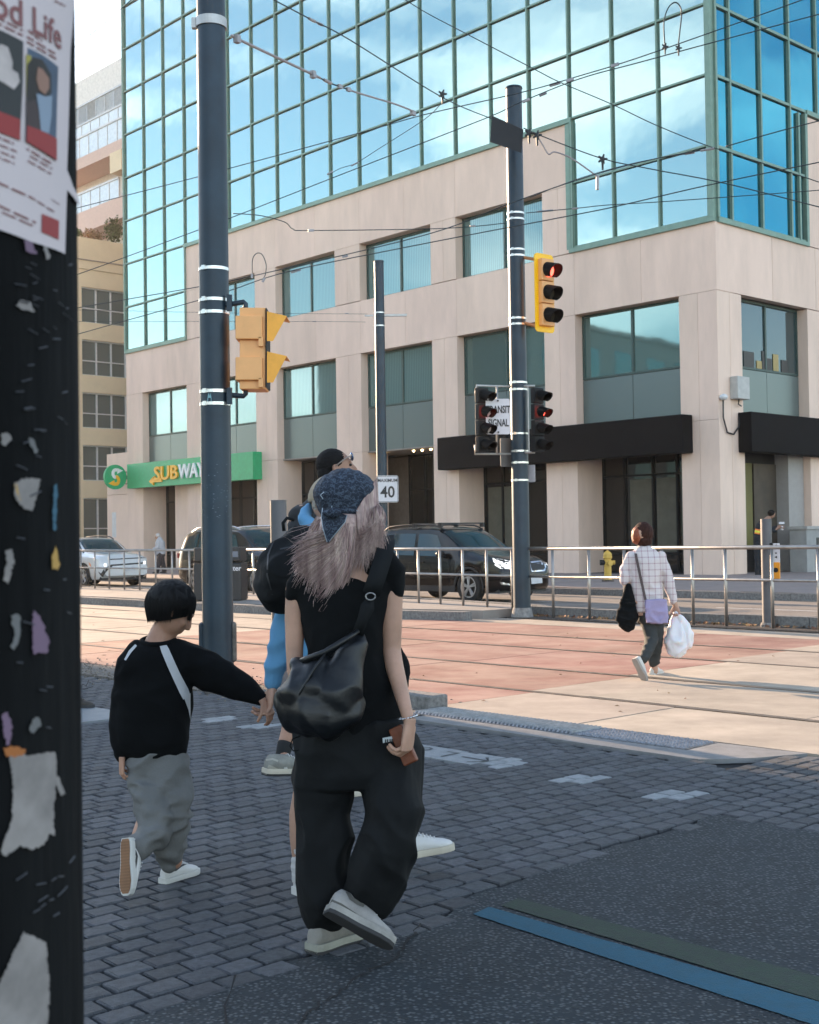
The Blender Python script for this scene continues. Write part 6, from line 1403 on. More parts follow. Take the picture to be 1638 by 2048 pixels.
# ---------------------------------------------------------------- boy
ch = thing('person', gp(350, 1770), 'small boy from behind with black bowl cut, black sweatshirt and grey baggy trousers', 'person')
B = MB(); hc = at(348, 1219, 5.25); hf = Vector((.78, .25, -.58)); head(B, hc, hf, .88)
limb(B, [(342, 1240, 5.27, 24), (326, 1262, 5.26, 24), (316, 1290, 5.25, 28)])
rings(B, [(313, 1290, 5.25, 45, .05), (308, 1320, 5.25, 60, .07), (305, 1400, 5.25, 60, .08), (308, 1500, 5.25, 52, .085)])
limb(B, [(258, 1325, 5.25, 20), (247, 1390, 5.25, 17), (240, 1450, 5.24, 14), (243, 1512, 5.22, 10)])
limb(B, [(370, 1320, 5.25, 22), (430, 1355, 5.26, 20), (480, 1385, 5.25, 16), (520, 1400, 5.22, 11), (532, 1406, 5.20, 10)])
for s_ in ([(335, 1530, 5.25, 36), (342, 1640, 5.22, 26), (350, 1725, 5.25, 15)], [(290, 1530, 5.25, 36), (300, 1640, 5.18, 26), (268, 1700, 5.10, 15)]): limb(B, s_)
hA = hand(at(244, 1520, 5.19), (-.02, -.05, -1), (.6, .3, 0), (.3, .9, 0), .66, curls=((.6, .7, .4),) * 4)
hB = hand(at(527, 1404, 5.16), (.45, -.05, -.8), (-.6, .5, -.3), (.2, -1, .3), .68, curls=((.5, .6, .4), (.55, .6, .4), (.6, .7, .4), (.7, .7, .4)))
build_body(B, [hA, hB], skin2, ch); eyes(hc, hf, .86, ch)
sweat = M('sweatshirt_black', (.0032, .0038, .0045), .97, var=.2, vs=6, bump=.15, bs=260, spec=.15)
T_ = MB(); rings(T_, [(318, 1284, 5.25, 30, .052), (316, 1296, 5.25, 52, .075), (311, 1318, 5.25, 68, .092), (308, 1362, 5.25, 74, .10), (306, 1430, 5.25, 77, .108), (306, 1480, 5.25, 76, .105), (309, 1500, 5.25, 66, .095), (309, 1508, 5.25, 62, .092)])
limb(T_, [(280, 1302, 5.25, 24), (262, 1325, 5.25, 28), (252, 1380, 5.25, 26), (246, 1435, 5.24, 25), (244, 1478, 5.23, 22), (246, 1500, 5.22, 16), (246, 1516, 5.21, 14)])
limb(T_, [(345, 1303, 5.25, 28), (375, 1322, 5.25, 38), (420, 1345, 5.26, 37), (465, 1366, 5.26, 31), (502, 1386, 5.24, 24), (522, 1396, 5.22, 17), (534, 1402, 5.21, 14)])
so, sbv = cloth(T_, 'sweatshirt', sweat, ch, amp=.008, sc=(7, 7, 9), seed=31)
MB().tube([at(316, 1282, 5.25) + Vector((math.cos(q) * .066, math.sin(q) * .062, .012 * math.sin(q) + .002)) for q in [2 * math.pi * k / 20 for k in range(21)]], .011, 8).build('collar', sweat, ch, smooth=True)
strm = M('raglan_white', (.40, .41, .43), .9, var=.06)
strip_decal(sbv, [(322, 1282), (330, 1300), (342, 1328), (353, 1352), (368, 1382), (374, 1396)], [11, 16, 17, 17, 19, 16], strm, 'stripe', ch)
strip_decal(sbv, [(272, 1290), (260, 1303), (250, 1320)], [5, 6, 4], strm, 'stripe', ch)
decal(sbv, [(369, 1398), (381, 1386), (381, 1440), (377, 1420)], strm, 'side_panel', ch, .004, 6)
gp_ = M('grey_trousers', (.115, .118, .118), .8, var=.14, vs=7, bump=.25, bs=120)
P_ = MB(); rings(P_, [(310, 1496, 5.25, 56, .09), (314, 1530, 5.25, 60, .10), (318, 1565, 5.24, 60, .10), (318, 1585, 5.23, 54, .09)])
limb(P_, [(338, 1560, 5.24, 40), (345, 1600, 5.22, 40), (342, 1640, 5.21, 37), (336, 1676, 5.22, 32), (343, 1708, 5.24, 26), (345, 1722, 5.24, 21)], 16)
limb(P_, [(296, 1560, 5.24, 40), (305, 1600, 5.18, 36), (312, 1640, 5.14, 34), (305, 1675, 5.10, 30), (288, 1690, 5.08, 25), (268, 1696, 5.06, 19)], 16)
cloth(P_, 'trousers', gp_, ch, vox=.0065, amp=.011, sc=(7, 7, 15), seed=41, mask=lambda c: .6 if c.z > .55 else 1.35)
g1 = gp(324, 1768); brownt = M('gum_tread', (.20, .105, .055), .8, var=.15)
s1, u1_, bvs, fr1 = shoe(ch, g1, gp(404, 1742) - g1, (0, 0, 1), .208, whites, M('sole_white', (.5, .5, .48), .7), wd=.094)
strip_decal(bvs, [(340, 1743), (352, 1740), (362, 1732), (372, 1727), (386, 1727)], 4, f_, 'side_stripe', s1, .002)
hl_ = at(251, 1676, 5.02); tl_ = at(251, 1792, 4.96); s2, u2_, bvs, fr2 = shoe(ch, hl_ , tl_ - hl_, (.55, .83, .05), .215, whites, M('sole_white', (.5, .5, .48)), wd=.098, tread=M('gum_tread', (.2, .1, .05)))
decalm = MB(); h_, d_, up_, sd_, K_, th_ = fr2
# gum rubber face of the lifted sole
def outl(z, g): 
    prof_ = [(.004, .46), (.02, .62), (.06, .68), (.12, .62), (.17, .74), (.21, .84), (.25, .72), (.272, .42)]; L_, R_ = [], []
    for x, k in prof_: L_.append(h_ + d_ * (x * K_) + sd_ * (.098 / 2 * k * K_ * g) + up_ * z); R_.append(h_ + d_ * (x * K_) - sd_ * (.098 / 2 * k * K_ * g) + up_ * z)
    return L_ + R_[::-1]
decalm.prism(outl(-.0015, 1.0), up_ * .001).build('outsole', M('gum_rubber', (.24, .125, .065), .8, var=.12), s2)
strip_decal(bvs, [(270, 1700), (274, 1712), (272, 1728), (268, 1745)], 4, f_, 'side_stripe', s2, .002)
# bowl cut
hairb = M('hair_black', (.0035, .0032, .0035), .75, var=.3, vs=60, stretch=(1, 1, .1), bump=.3, bs=90, spec=.3)
HM = MB(); hcc = at(341, 1204, 5.255); HM.ell(hcc, .103, .100, .092, n=28, m=16); HM.ell(at(336, 1216, 5.255), .084, .086, .060, n=24, m=12)
me = remesh(HM, .004, 2)
folds(me, .0025, (55, 55, 6), seed=9)
bm = bmesh.new(); bm.from_mesh(me)
f3 = Vector((.90, .43, 0)).normalized()
# cut below a slanted hairline and clear the face
for pt, nn in ((at(330, 1240, 5.25), Vector((.14, 0, -1))), ):
    g = bmesh.ops.bisect_plane(bm, geom=bm.verts[:] + bm.edges[:] + bm.faces[:], plane_co=pt, plane_no=nn, clear_outer=True); bmesh.ops.holes_fill(bm, edges=[e for e in bm.edges if e.is_boundary])
bm.to_mesh(me); bm.free(); shift(me, ch['_w']); link('hair', me, hairb, ch, ch['_w'], True)
SB = MB()
for k in range(2200):
    q = hr.uniform(0, 2 * math.pi); tt = hr.uniform(.0, 1.0); top = at(338, 1168, 5.27); p1 = hcc + Vector((math.cos(q) * .105, math.sin(q) * .102, .005)); 
    front = Vector((math.cos(q), math.sin(q), 0)).dot(f3); end = Vector((hcc.x + math.cos(q) * .093, hcc.y + math.sin(q) * .090, at(338, 1240, 5.25).z + (.022 if front > .75 else 0) + hr.gauss(0, .005) + (.025 if .2 < math.cos(q) < .8 and math.sin(q) < 0 else 0)))
    p0 = top + Vector((math.cos(q) * .02, math.sin(q) * .02, .004)); pm2 = hcc + Vector((math.cos(q) * .072, math.sin(q) * .068, .066)); strand(SB, [p0, pm2, p1, end], .0009)
SB.build('hair_strands', hairb, ch, smooth=True, kind='stuff')
# ---------------------------------------------------------------- adult with cap and backpack
cm = thing('person', gp(640, 1790), 'adult in light blue sweatshirt and beige cap, mostly hidden, holding the boy by the hand', 'person')
B = MB(); hc = at(672, 1008, 5.15); hf = Vector((.85, .5, 0)); head(B, hc, hf); limb(B, [(670, 1045, 5.15, 26), (668, 1085, 5.15, 28)])
rings(B, [(668, 1080, 5.15, 60, .07), (675, 1140, 5.15, 80, .09), (680, 1300, 5.15, 72, .09), (690, 1400, 5.15, 80, .10)])
limb(B, [(615, 1095, 5.15, 22), (588, 1190, 5.15, 18), (566, 1270, 5.17, 16), (550, 1340, 5.18, 13), (546, 1378, 5.19, 12)])
limb(B, [(728, 1100, 5.15, 22), (750, 1200, 5.18, 18), (772, 1290, 5.15, 15), (770, 1370, 5.1, 12)])
limb(B, [(655, 1420, 5.15, 42), (628, 1540, 5.12, 32), (612, 1590, 5.10, 27), (606, 1630, 5.10, 28), (601, 1680, 5.10, 22), (600, 1730, 5.10, 14), (604, 1762, 5.10, 15)])
limb(B, [(720, 1420, 5.15, 42), (775, 1540, 5.35, 32), (800, 1620, 5.40, 28), (812, 1690, 5.45, 16)])
hA = hand(at(544, 1374, 5.18), (-.18, -.02, -1), (-.95, -.35, 0), (-.3, 1, 0), .98, curls=((.7, .9, .5), (.6, .85, .5), (.5, .8, .45), (.35, .6, .4)), tc=.7)
hB = hand(at(770, 1372, 5.1), (0, 0, -1), (-.6, 0, 0), (0, 1, 0), 1.0)
build_body(B, [hA, hB], skin, cm); eyes(hc, hf, 1, cm)
blues = M('sweatshirt_blue', (.10, .27, .46), .95, var=.08, vs=9, bump=.15, bs=240, sheen=.1)
T_ = MB(); rings(T_, [(664, 1072, 5.15, 52, .075), (666, 1090, 5.15, 72, .09), (672, 1140, 5.15, 84, .108), (678, 1230, 5.15, 80, .11), (684, 1320, 5.15, 80, .11), (688, 1360, 5.15, 76, .11)])
limb(T_, [(628, 1088, 5.15, 26), (608, 1120, 5.15, 32), (590, 1190, 5.15, 30), (576, 1250, 5.16, 29), (563, 1300, 5.17, 26), (552, 1330, 5.18, 22), (549, 1345, 5.18, 18), (545, 1366, 5.18, 18)], 16)
limb(T_, [(722, 1090, 5.15, 28), (748, 1190, 5.18, 28), (774, 1290, 5.16, 25), (772, 1335, 5.12, 20)], 16)
limb(T_, [(619, 1010, 5.18, 5), (612, 1024, 5.15, 9), (607, 1040, 5.12, 12), (632, 1060, 5.09, 20), (680, 1064, 5.06, 22)], 12)
cloth(T_, 'sweatshirt', blues, cm, amp=.009, sc=(7, 7, 10), seed=51)
sht = M('shorts_black', (.004, .0045, .005), .85, var=.2)
P_ = MB(); rings(P_, [(688, 1350, 5.15, 86, .12), (695, 1400, 5.15, 96, .13), (700, 1450, 5.15, 98, .13)]); limb(P_, [(655, 1430, 5.15, 50), (636, 1520, 5.13, 44), (624, 1588, 5.11, 38)], 16); limb(P_, [(725, 1430, 5.15, 50), (765, 1530, 5.3, 46), (780, 1590, 5.38, 42)], 16)
cloth(P_, 'shorts', sht, cm, amp=.008, seed=61)
sock = M('white_sock', (.50, .50, .50), .9, var=.06, bump=.4, bs=60, stretch=(1, 1, .2))
for pts_ in ([(601, 1692, 5.10, 19), (600, 1730, 5.10, 17.5), (603, 1762, 5.10, 18)], [(803, 1640, 5.40, 20), (810, 1680, 5.44, 17), (816, 1705, 5.47, 17)]): m_ = MB(); limb(m_, pts_); cloth(m_, 'sock', sock, cm, vox=.005, amp=.003, sc=(10, 10, 40), smooth=2)
g1 = gp(590, 1791); shoe(cm, g1, (.80, .60, 0), (0, 0, 1), .28, whites, whites)
g2 = gp(786, 1737); shoe(cm, at(788, 1722, 5.35), (.93, .30, .10), (-.1, 0, 1), .265, whites, solew)
capm = M('beige_cap', (.30, .25, .18), .9, var=.1); cp_ = MB(); cc = at(666, 1000, 5.15); rr = []
for i in range(12):
    t = .05 + 1.6 * i / 11; rr.append([cc + Vector((math.cos(q) * .102 * math.sin(t), math.sin(q) * .102 * math.sin(t), .105 * math.cos(t))) for q in [2 * math.pi * k / 24 for k in range(24)]])
cp_.loft(rr).build('cap', capm, cm, smooth=True)
hfn = hf.normalized(); bm_ = MB(); bm_.loft([[cc + hfn * (.09 + .075 * x) + Z.cross(hfn) * (.075 * y * (1 - .3 * x * x)) + Z * (-.005 - .02 * x - .02 * y * y) for y in (-1, -.5, 0, .5, 1)] for x in (0, .5, 1)], cap=False, closed=False); bm_.build('cap_brim', capm, cm, smooth=True)
MB().box(at(628, 1008, 5.08), .006, .01, .014).tube([at(627, 998, 5.10), at(626, 1014, 5.09), at(632, 1018, 5.07)], .005, 6).build('cap_strap', M('strap_grey', (.25, .23, .2), .7), cm)
slg = thing('sling_bag', at(800, 1350, 5.1), 'small black bag at the right hip behind the woman with the headscarf', 'bag')
m_ = MB(); limb(m_, [(790, 1300, 5.12, 16), (796, 1335, 5.12, 23), (795, 1372, 5.12, 23), (786, 1400, 5.12, 16)], 14); cloth(m_, 'pouch', blackc, slg, vox=.007, amp=.006)
bk = thing('backpack', at(590, 1130, 5.08), 'bulging black backpack worn by the adult in light blue sweatshirt', 'backpack')
G_ = MB(); rings(G_, [(606, 1062, 5.08, 34, .07), (590, 1092, 5.05, 52, .11), (578, 1130, 5.03, 60, .13), (570, 1165, 5.03, 58, .13), (568, 1195, 5.04, 50, .11), (575, 1215, 5.05, 36, .08)], n=22)
limb(G_, [(545, 1120, 5.0, 24), (538, 1160, 5.0, 24), (545, 1195, 5.02, 20)], 14)
pko, pkv = cloth(G_, 'pack', blackn, bk, vox=.008, amp=.012, sc=(8, 8, 6), seed=71)
seamm = M('seam_grey', (.012, .013, .015), .6)
strip_decal(pkv, [(548, 1080), (536, 1110), (534, 1150), (545, 1190)], 3, seamm, 'zip', bk, .004); strip_decal(pkv, [(560, 1098), (590, 1092), (618, 1100)], 3, seamm, 'zip', bk, .004)
strip_decal(pkv, [(525, 1140), (560, 1150), (600, 1152)], 7, blackn, 'compression_strap', bk, .007); strip_decal(pkv, [(530, 1180), (560, 1190), (595, 1188)], 7, blackn, 'compression_strap', bk, .007)
MB().tube([at(568, 1062, 5.03), at(566, 1046, 5.03), at(574, 1036, 5.04), at(588, 1040, 5.05)], .007, 8).build('carry_handle', blackn, bk, smooth=True)
ribbon(MB(), [at(618, 1060, 5.02), at(632, 1075, 4.99), at(636, 1110, 4.98), at(630, 1150, 4.99)], .02).build('shoulder_strap', blackn, bk, smooth=True)
# ---------------------------------------------------------------- man with sunglasses
Y = 7.0; mn = thing('person', gp(650, 1600), 'man with short dark hair and sunglasses pushed up, seen behind the headscarf', 'person')
B = MB(); hc = at(672, 938, Y); hf = Vector((.93, .10, .22)); head(B, hc, hf, 1.0); limb(B, [(662, 965, Y, 22), (655, 1010, Y, 24)], ref=(0, 1, 0))
rings(B, [(655, 1010, Y, 60, .08), (655, 1060, Y, 70, .1), (660, 1200, Y, 62, .1), (662, 1280, Y, 60, .1)])
for s_ in ([(595, 1030, Y, 18), (600, 1130, Y, 15), (620, 1210, Y - .1, 12), (650, 1220, Y - .2, 10)], [(715, 1030, Y, 18), (725, 1130, Y, 15), (700, 1210, Y - .1, 12), (670, 1220, Y - .2, 10)]): limb(B, s_)
limb(B, [(640, 1270, Y, 30), (606, 1390, 6.95, 22), (588, 1440, 6.9, 21), (570, 1490, 6.85, 15), (562, 1525, 6.8, 11)]); limb(B, [(690, 1270, Y, 30), (680, 1400, 7.0, 22), (665, 1500, 7.0, 20), (660, 1590, 7.0, 11)])
hs_ = [hand(at(652, 1222, 6.8), (1, 0, -.1), (0, -1, 0), (0, 0, 1), 1.0, curls=((.8, .8, .5),) * 4), hand(at(668, 1224, 6.85), (-1, 0, -.2), (0, 1, 0), (0, 0, 1), 1.0, curls=((.8, .8, .5),) * 4)]
build_body(B, hs_, skin2, mn); eyes(hc, hf, 1, mn)
T_ = MB(); rings(T_, [(655, 1000, Y, 40, .07), (655, 1020, Y, 66, .1), (657, 1070, Y, 74, .115), (660, 1200, Y, 68, .115), (662, 1275, Y, 66, .115)]); limb(T_, [(600, 1028, Y, 22), (596, 1080, Y, 22)]); limb(T_, [(712, 1028, Y, 22), (722, 1080, Y, 22)]); cloth(T_, 'shirt', M('dark_shirt', (.02, .022, .026), .9), mn, seed=81)
P_ = MB(); rings(P_, [(662, 1262, Y, 64, .115), (664, 1310, Y, 66, .12)]); limb(P_, [(640, 1290, Y, 34), (610, 1390, 6.95, 30)]); limb(P_, [(690, 1290, Y, 34), (682, 1400, Y, 30)]); cloth(P_, 'shorts', M('slate_shorts', (.09, .10, .13), .85), mn, seed=82)
hd = M('hair_dark', (.008, .0065, .006), .8, var=.3, vs=80, bump=.3, bs=150, spec=.2); fn = Vector(hf).normalized(); sdn = Z.cross(fn).normalized(); un = fn.cross(sdn)
HM = MB(); HM.ell(hc + un * .030 - fn * .016, .091, .083, .088, fn, sdn, un, 24, 14); HM.ell(hc - fn * .058 - un * .015, .050, .077, .075, fn, sdn, un, 20, 12)
me = remesh(HM, .0045, 1); folds(me, .0022, (90, 90, 90), seed=4, ridge=False); shift(me, mn['_w']); link('hair', me, hd, mn, mn['_w'], True)
sgm = M('sunglass_lens', (.03, .09, .22), .08, metal=.6); sgf = M('sunglass_frame', (.02, .018, .016), .3)
SG = MB()
for k in (-1, 1):
    c = hc + fn * .100 + un * .046 + sdn * .034 * k; SG.ell(c, .007, .030, .024, fn, sdn, un, 14, 8)
sgo = SG.build('sunglasses', sgm, mn, smooth=True)
MB().tube([hc + fn * .10 + un * .050 - sdn * .06, hc + fn * .06 + un * .040 - sdn * .086, hc - fn * .01 + un * .010 - sdn * .088], .004, 6).tube([hc + fn * .10 + un * .034 + sdn * .06, hc + fn * .06 + un * .03 + sdn * .085, hc - fn * .01 + un * .004 + sdn * .086], .004, 6).tube([hc + fn * .103 + un * .036 - sdn * .06, hc + fn * .106 + un * .038, hc + fn * .103 + un * .036 + sdn * .06], .004, 6).build('frame', M('tortoise_frame', (.25, .2, .17), .4), sgo, smooth=True)
m_ = MB(); limb(m_, [(571, 1488, 6.85, 16.5), (563, 1515, 6.82, 13.5), (559, 1535, 6.8, 13)]); cloth(m_, 'sock', M('black_sock', (.012, .013, .014), .9), mn, vox=.006, amp=0, smooth=2)
m_ = MB(); limb(m_, [(663, 1545, 7.0, 14), (660, 1590, 7.0, 13)]); cloth(m_, 'sock', M('black_sock', (.012, .013, .014), .9), mn, vox=.006, amp=0, smooth=2)
hl_ = at(528, 1548, 6.70); so_, uo_, bvs, fr = shoe(mn, hl_, (.80, .55, -.10), (.05, 0, 1), .29, M('runner_grey', (.20, .20, .18), .8, var=.3, vs=14, bump=.2, bs=150), solew, lace=whites, h=.1, outs=soled)
strip_decal(bvs, [(536, 1532), (552, 1540), (566, 1546), (580, 1550)], [7, 8, 7, 6], M('suede_light', (.34, .33, .29), .85), 'overlay', so_, .002)
strip_decal(bvs, [(532, 1520), (545, 1518), (556, 1522)], 4, M('suede_light'  , (.34, .33, .29), .85), 'collar', so_, .002)
decal(bvs, [(568, 1535), (574, 1534), (580, 1546), (584, 1537), (587, 1538), (584, 1556), (578, 1546), (573, 1556), (568, 1554)], whites, 'emblem', so_, .003, 4)
shoe(mn, gp(650, 1600), (.8, .6, 0), (0, 0, 1), .29, M('runner_grey', (.2, .2, .18)), solew)
# ---------------------------------------------------------------- woman in checked shirt
Y = 12.75; pw_ = thing('person', gp(1312, 1354), 'woman with short red brown hair in a white checked shirt crossing the tram tracks', 'person')
B = MB(); hc = at(1287, 1070, Y); hf = Vector((.55, .83, -.05)); head(B, hc, hf, ears=False); limb(B, [(1287, 1082, Y, 10), (1288, 1100, Y, 11)])
rings(B, [(1289, 1103, Y, 22, .07), (1291, 1130, Y, 30, .09), (1291, 1180, Y, 26, .09), (1293, 1230, Y, 28, .1)])
limb(B, [(1262, 1115, Y, 8), (1253, 1150, Y, 7), (1256, 1175, Y - .05, 6), (1262, 1195, Y - .1, 5)]); limb(B, [(1322, 1115, Y, 8), (1337, 1165, Y, 7), (1348, 1200, Y, 5.5), (1351, 1212, Y, 5)])
limb(B, [(1308, 1235, Y, 13), (1306, 1285, Y + .05, 11), (1309, 1330, Y + .1, 7), (1310, 1344, Y + .1, 6)]); limb(B, [(1294, 1235, Y, 12), (1303, 1280, Y - .1, 10), (1288, 1312, Y - .25, 7), (1280, 1326, Y - .3, 6)])
hA = hand(at(1351, 1211, Y), (.12, 0, -1), (-.3, -.9, 0), (-1, 0, 0), .95, curls=((1.0, .9, .5),) * 4); hB = hand(at(1262, 1196, Y - .1), (.1, .2, -1), (.3, .9, 0), (1, 0, 0), .95, curls=((1.0, .9, .5),) * 4)
build_body(B, [hA, hB], skin, pw_, vox=.008); eyes(hc, hf, 1, pw_)
shm = M('checked_shirt', (.58, .53, .53), .9, var=.03); nt = shm.node_tree; N = nt.nodes; L = nt.links; b = N['Principled BSDF']; tcn = N.new('ShaderNodeTexCoord'); sx_ = N.new('ShaderNodeSeparateXYZ'); L.new(tcn.outputs['Object'], sx_.inputs[0]); prev = None
for ax, per, ph in ((0, .062, 0), (2, .062, .5)):
    d_ = N.new('ShaderNodeMath'); d_.operation = 'DIVIDE'; d_.inputs[1].default_value = per; L.new(sx_.outputs[ax], d_.inputs[0]); f1_ = N.new('ShaderNodeMath'); f1_.operation = 'FRACT'; L.new(d_.outputs[0], f1_.inputs[0]); l1 = N.new('ShaderNodeMath'); l1.operation = 'LESS_THAN'; l1.inputs[1].default_value = .17; L.new(f1_.outputs[0], l1.inputs[0])
    if prev is None: prev = l1
    else: a_ = N.new('ShaderNodeMath'); a_.operation = 'ADD'; L.new(prev.outputs[0], a_.inputs[0]); L.new(l1.outputs[0], a_.inputs[1]); m5 = N.new('ShaderNodeMath'); m5.operation = 'MULTIPLY'; m5.inputs[1].default_value = .42; L.new(a_.outputs[0], m5.inputs[0]); prev = m5
mx = N.new('ShaderNodeMix'); mx.data_type = 'RGBA'; mx.clamp_factor = True; L.new(b.inputs['Base Color'].links[0].from_socket, mx.inputs['A']); mx.inputs['B'].default_value = (.26, .13, .17, 1); L.new(prev.outputs[0], mx.inputs['Factor']); L.new(mx.outputs['Result'], b.inputs['Base Color'])
T_ = MB(); rings(T_, [(1288, 1094, Y, 13, .06), (1289, 1103, Y, 24, .085), (1291, 1118, Y, 31, .11), (1291, 1150, Y, 31, .12), (1292, 1190, Y, 32, .12), (1293, 1222, Y, 30, .12)]); limb(T_, [(1262, 1112, Y, 11), (1251, 1142, Y, 11.5), (1251, 1160, Y - .03, 11)]); limb(T_, [(1320, 1112, Y, 11), (1333, 1150, Y, 11), (1342, 1180, Y, 10), (1348, 1203, Y, 8)]); limb(T_, [(1276, 1200, Y - .02, 14), (1277, 1225, Y - .02, 9)])
cloth(T_, 'shirt', shm, pw_, vox=.009, amp=.010, sc=(7, 7, 8), seed=91)
P_ = MB(); rings(P_, [(1300, 1222, Y, 26, .11), (1302, 1245, Y, 26, .12)]); limb(P_, [(1312, 1240, Y, 17), (1310, 1285, Y + .05, 14.5), (1308, 1325, Y + .1, 11)]); limb(P_, [(1294, 1240, Y, 15), (1303, 1280, Y - .1, 13), (1292, 1310, Y - .25, 10), (1287, 1318, Y - .28, 9)])
cloth(P_, 'trousers', M('charcoal_trousers', (.03, .033, .033), .85, var=.15), pw_, vox=.009, amp=.008, seed=92)
hrm = M('hair_auburn', (.035, .013, .009), .75, spec=.2, var=.4, vs=30, bump=.4, bs=100); hro = M('hair_orange', (.22, .05, .015), .5, var=.3, vs=60, bump=.3, bs=100)
HM = MB(); HM.ell(at(1287, 1066, Y), .098, .10, .112, n=20, m=12); HM.ell(at(1288, 1080, Y - .01), .082, .08, .07, n=16, m=10); me = remesh(HM, .006, 1); folds(me, .004, (40, 40, 8), seed=6); shift(me, pw_['_w']); link('hair', me, hrm, pw_, pw_['_w'], True)
HM = MB(); HM.ell(at(1274, 1071, Y - .008), .054, .080, .088, n=16, m=10); limb(HM, [(1270, 1066, Y - .02, 6), (1268, 1082, Y - .02, 4)]); me = remesh(HM, .006, 1); folds(me, .005, (40, 40, 8), seed=7); shift(me, pw_['_w']); link('hair_highlight', me, hro, pw_, pw_['_w'], True)
runw = M('runner_white', (.55, .53, .49), .7, var=.1); shoe(pw_, at(1303, 1352, Y + .08), (.55, .8, 0), (0, 0, 1), .25, runw, runw); hl_ = at(1267, 1318, Y - .42); tl_ = at(1288, 1360, Y - .40); shoe(pw_, hl_, tl_ - hl_, (.75, .6, .3), .25, runw, M('sole_tan', (.30, .27, .24), .8))
pb2 = thing('crossbody_bag', at(1314, 1224, Y - .15), 'flat lilac crossbody bag on the hip of the woman in the checked shirt', 'bag')
m_ = MB(); m_.hexa([at(1293, 1246, Y - .13), at(1336, 1246, Y - .13), at(1336, 1246, Y - .19), at(1293, 1246, Y - .19), at(1291, 1199, Y - .13), at(1332, 1200, Y - .13), at(1332, 1200, Y - .19), at(1291, 1199, Y - .19)]); cloth(m_, 'pouch', M('lilac_fabric', (.30, .26, .42), .8, var=.08, vs=12, bump=.3, bs=50), pb2, vox=.007, amp=.010, sc=(10, 10, 10), smooth=4)
ribbon(MB(), [at(1271, 1103, Y - .02), at(1272, 1112, Y - .12), at(1280, 1150, Y - .145), at(1291, 1200, Y - .16)], .013).build('strap', M('brown_strap', (.07, .05, .05), .7), pb2)
tb = thing('tote_bag', at(1254, 1230, Y - .1), 'drooping black cloth tote hanging from the left arm of the woman in the checked shirt', 'bag')
m_ = MB(); limb(m_, [(1257, 1172, Y - .08, 5), (1256, 1195, Y - .1, 12), (1255, 1222, Y - .1, 20), (1254, 1240, Y - .1, 22), (1254, 1250, Y - .1, 16)], 14, flat=.6, ref=(0, 1, 0)); cloth(m_, 'pouch', blackc, tb, vox=.008, amp=.010, seed=93)
plb = thing('plastic_bag', at(1358, 1265, Y), 'full white plastic shopping bag hanging from her right hand', 'bag'); plm = M('white_plastic_film', (.70, .69, .72), .35, var=.04); plm.node_tree.nodes['Principled BSDF'].inputs['Subsurface Weight'].default_value = .3
m_ = MB(); limb(m_, [(1352, 1226, Y, 3), (1350, 1240, Y, 7), (1352, 1262, Y, 18), (1354, 1282, Y, 24), (1354, 1296, Y, 20)], 14, flat=.7, ref=(0, 1, 0)); limb(m_, [(1353, 1226, Y, 3), (1366, 1245, Y, 9), (1372, 1268, Y, 14), (1371, 1284, Y, 15)], 12, flat=.7, ref=(0, 1, 0)); cloth(m_, 'film', plm, plb, vox=.008, amp=.016, sc=(9, 9, 7), seed=94, smooth=2)
# ---------------------------------------------------------------- worker, passer by, person with boots
wbase = gp(1519, 1150, .15); Y = wbase.y; wk = thing('person', wbase, 'worker in dark clothes with orange and yellow reflective bands bending over the low wall', 'person')
navy = M('work_navy', (.012, .014, .018), .85); B = MB(); hc = at(1544, 1028, Y); head(B, hc, (.75, -.3, -.6)); limb(B, [(1537, 1036, Y, 5), (1530, 1043, Y, 6)]); rings(B, [(1528, 1045, Y, 10, .08), (1522, 1065, Y, 11, .1), (1519, 1090, Y, 10, .1)]); limb(B, [(1532, 1044, Y, 4.5), (1538, 1058, Y - .1, 4), (1552, 1056, Y - .2, 3), (1560, 1052, Y - .25, 2.5)]); limb(B, [(1524, 1046, Y, 4.5), (1534, 1062, Y - .2, 4), (1550, 1060, Y - .3, 3), (1558, 1055, Y - .35, 2.5)])
for k in (-1, 1): limb(B, [(1519 + 3 * k, 1090, Y, 6), (1519 + 3 * k, 1118, Y, 5), (1519 + 4 * k, 1147, Y, 3)])
build_body(B, [hand(at(1560, 1052, Y - .25), (1, -.2, .1), (0, 0, -1), (0, 1, 0), 1, curls=((.6, .6, .4),) * 4), hand(at(1558, 1055, Y - .35), (1, -.2, .1), (0, 0, -1), (0, 1, 0), 1, curls=((.6, .6, .4),) * 4)], skin2, wk, vox=.012)
T_ = MB(); rings(T_, [(1530, 1040, Y, 10, .1), (1526, 1050, Y, 13.5, .14), (1520, 1070, Y, 12.5, .14), (1518, 1090, Y, 10.5, .12)]); limb(T_, [(1533, 1044, Y, 6), (1538, 1058, Y - .1, 5.5), (1553, 1056, Y - .2, 4)]); limb(T_, [(1524, 1046, Y, 6), (1534, 1062, Y - .2, 5.5), (1551, 1060, Y - .3, 4)]); o_, wbv = cloth(T_, 'jacket', navy, wk, vox=.014, amp=.012)
P_ = MB(); rings(P_, [(1518, 1088, Y, 11, .13), (1519, 1098, Y, 11, .13)])
for k in (-1, 1): limb(P_, [(1519 + 4 * k, 1095, Y, 7), (1519 + 4 * k, 1120, Y, 6), (1519 + 4 * k, 1146, Y, 5)])
cloth(P_, 'trousers', navy, wk, vox=.014, amp=.01); MB().ell(hc + Z * .03 - Vector((.02, 0, 0)), .115, .1, .1, n=16, m=10).build('hair', hd, wk, smooth=True)
for k in (-1, 1): shoe(wk, wbase + Vector((.05 * k - .08, 0, 0)), (.9, -.4, 0), (0, 0, 1), .28, soled, soled)
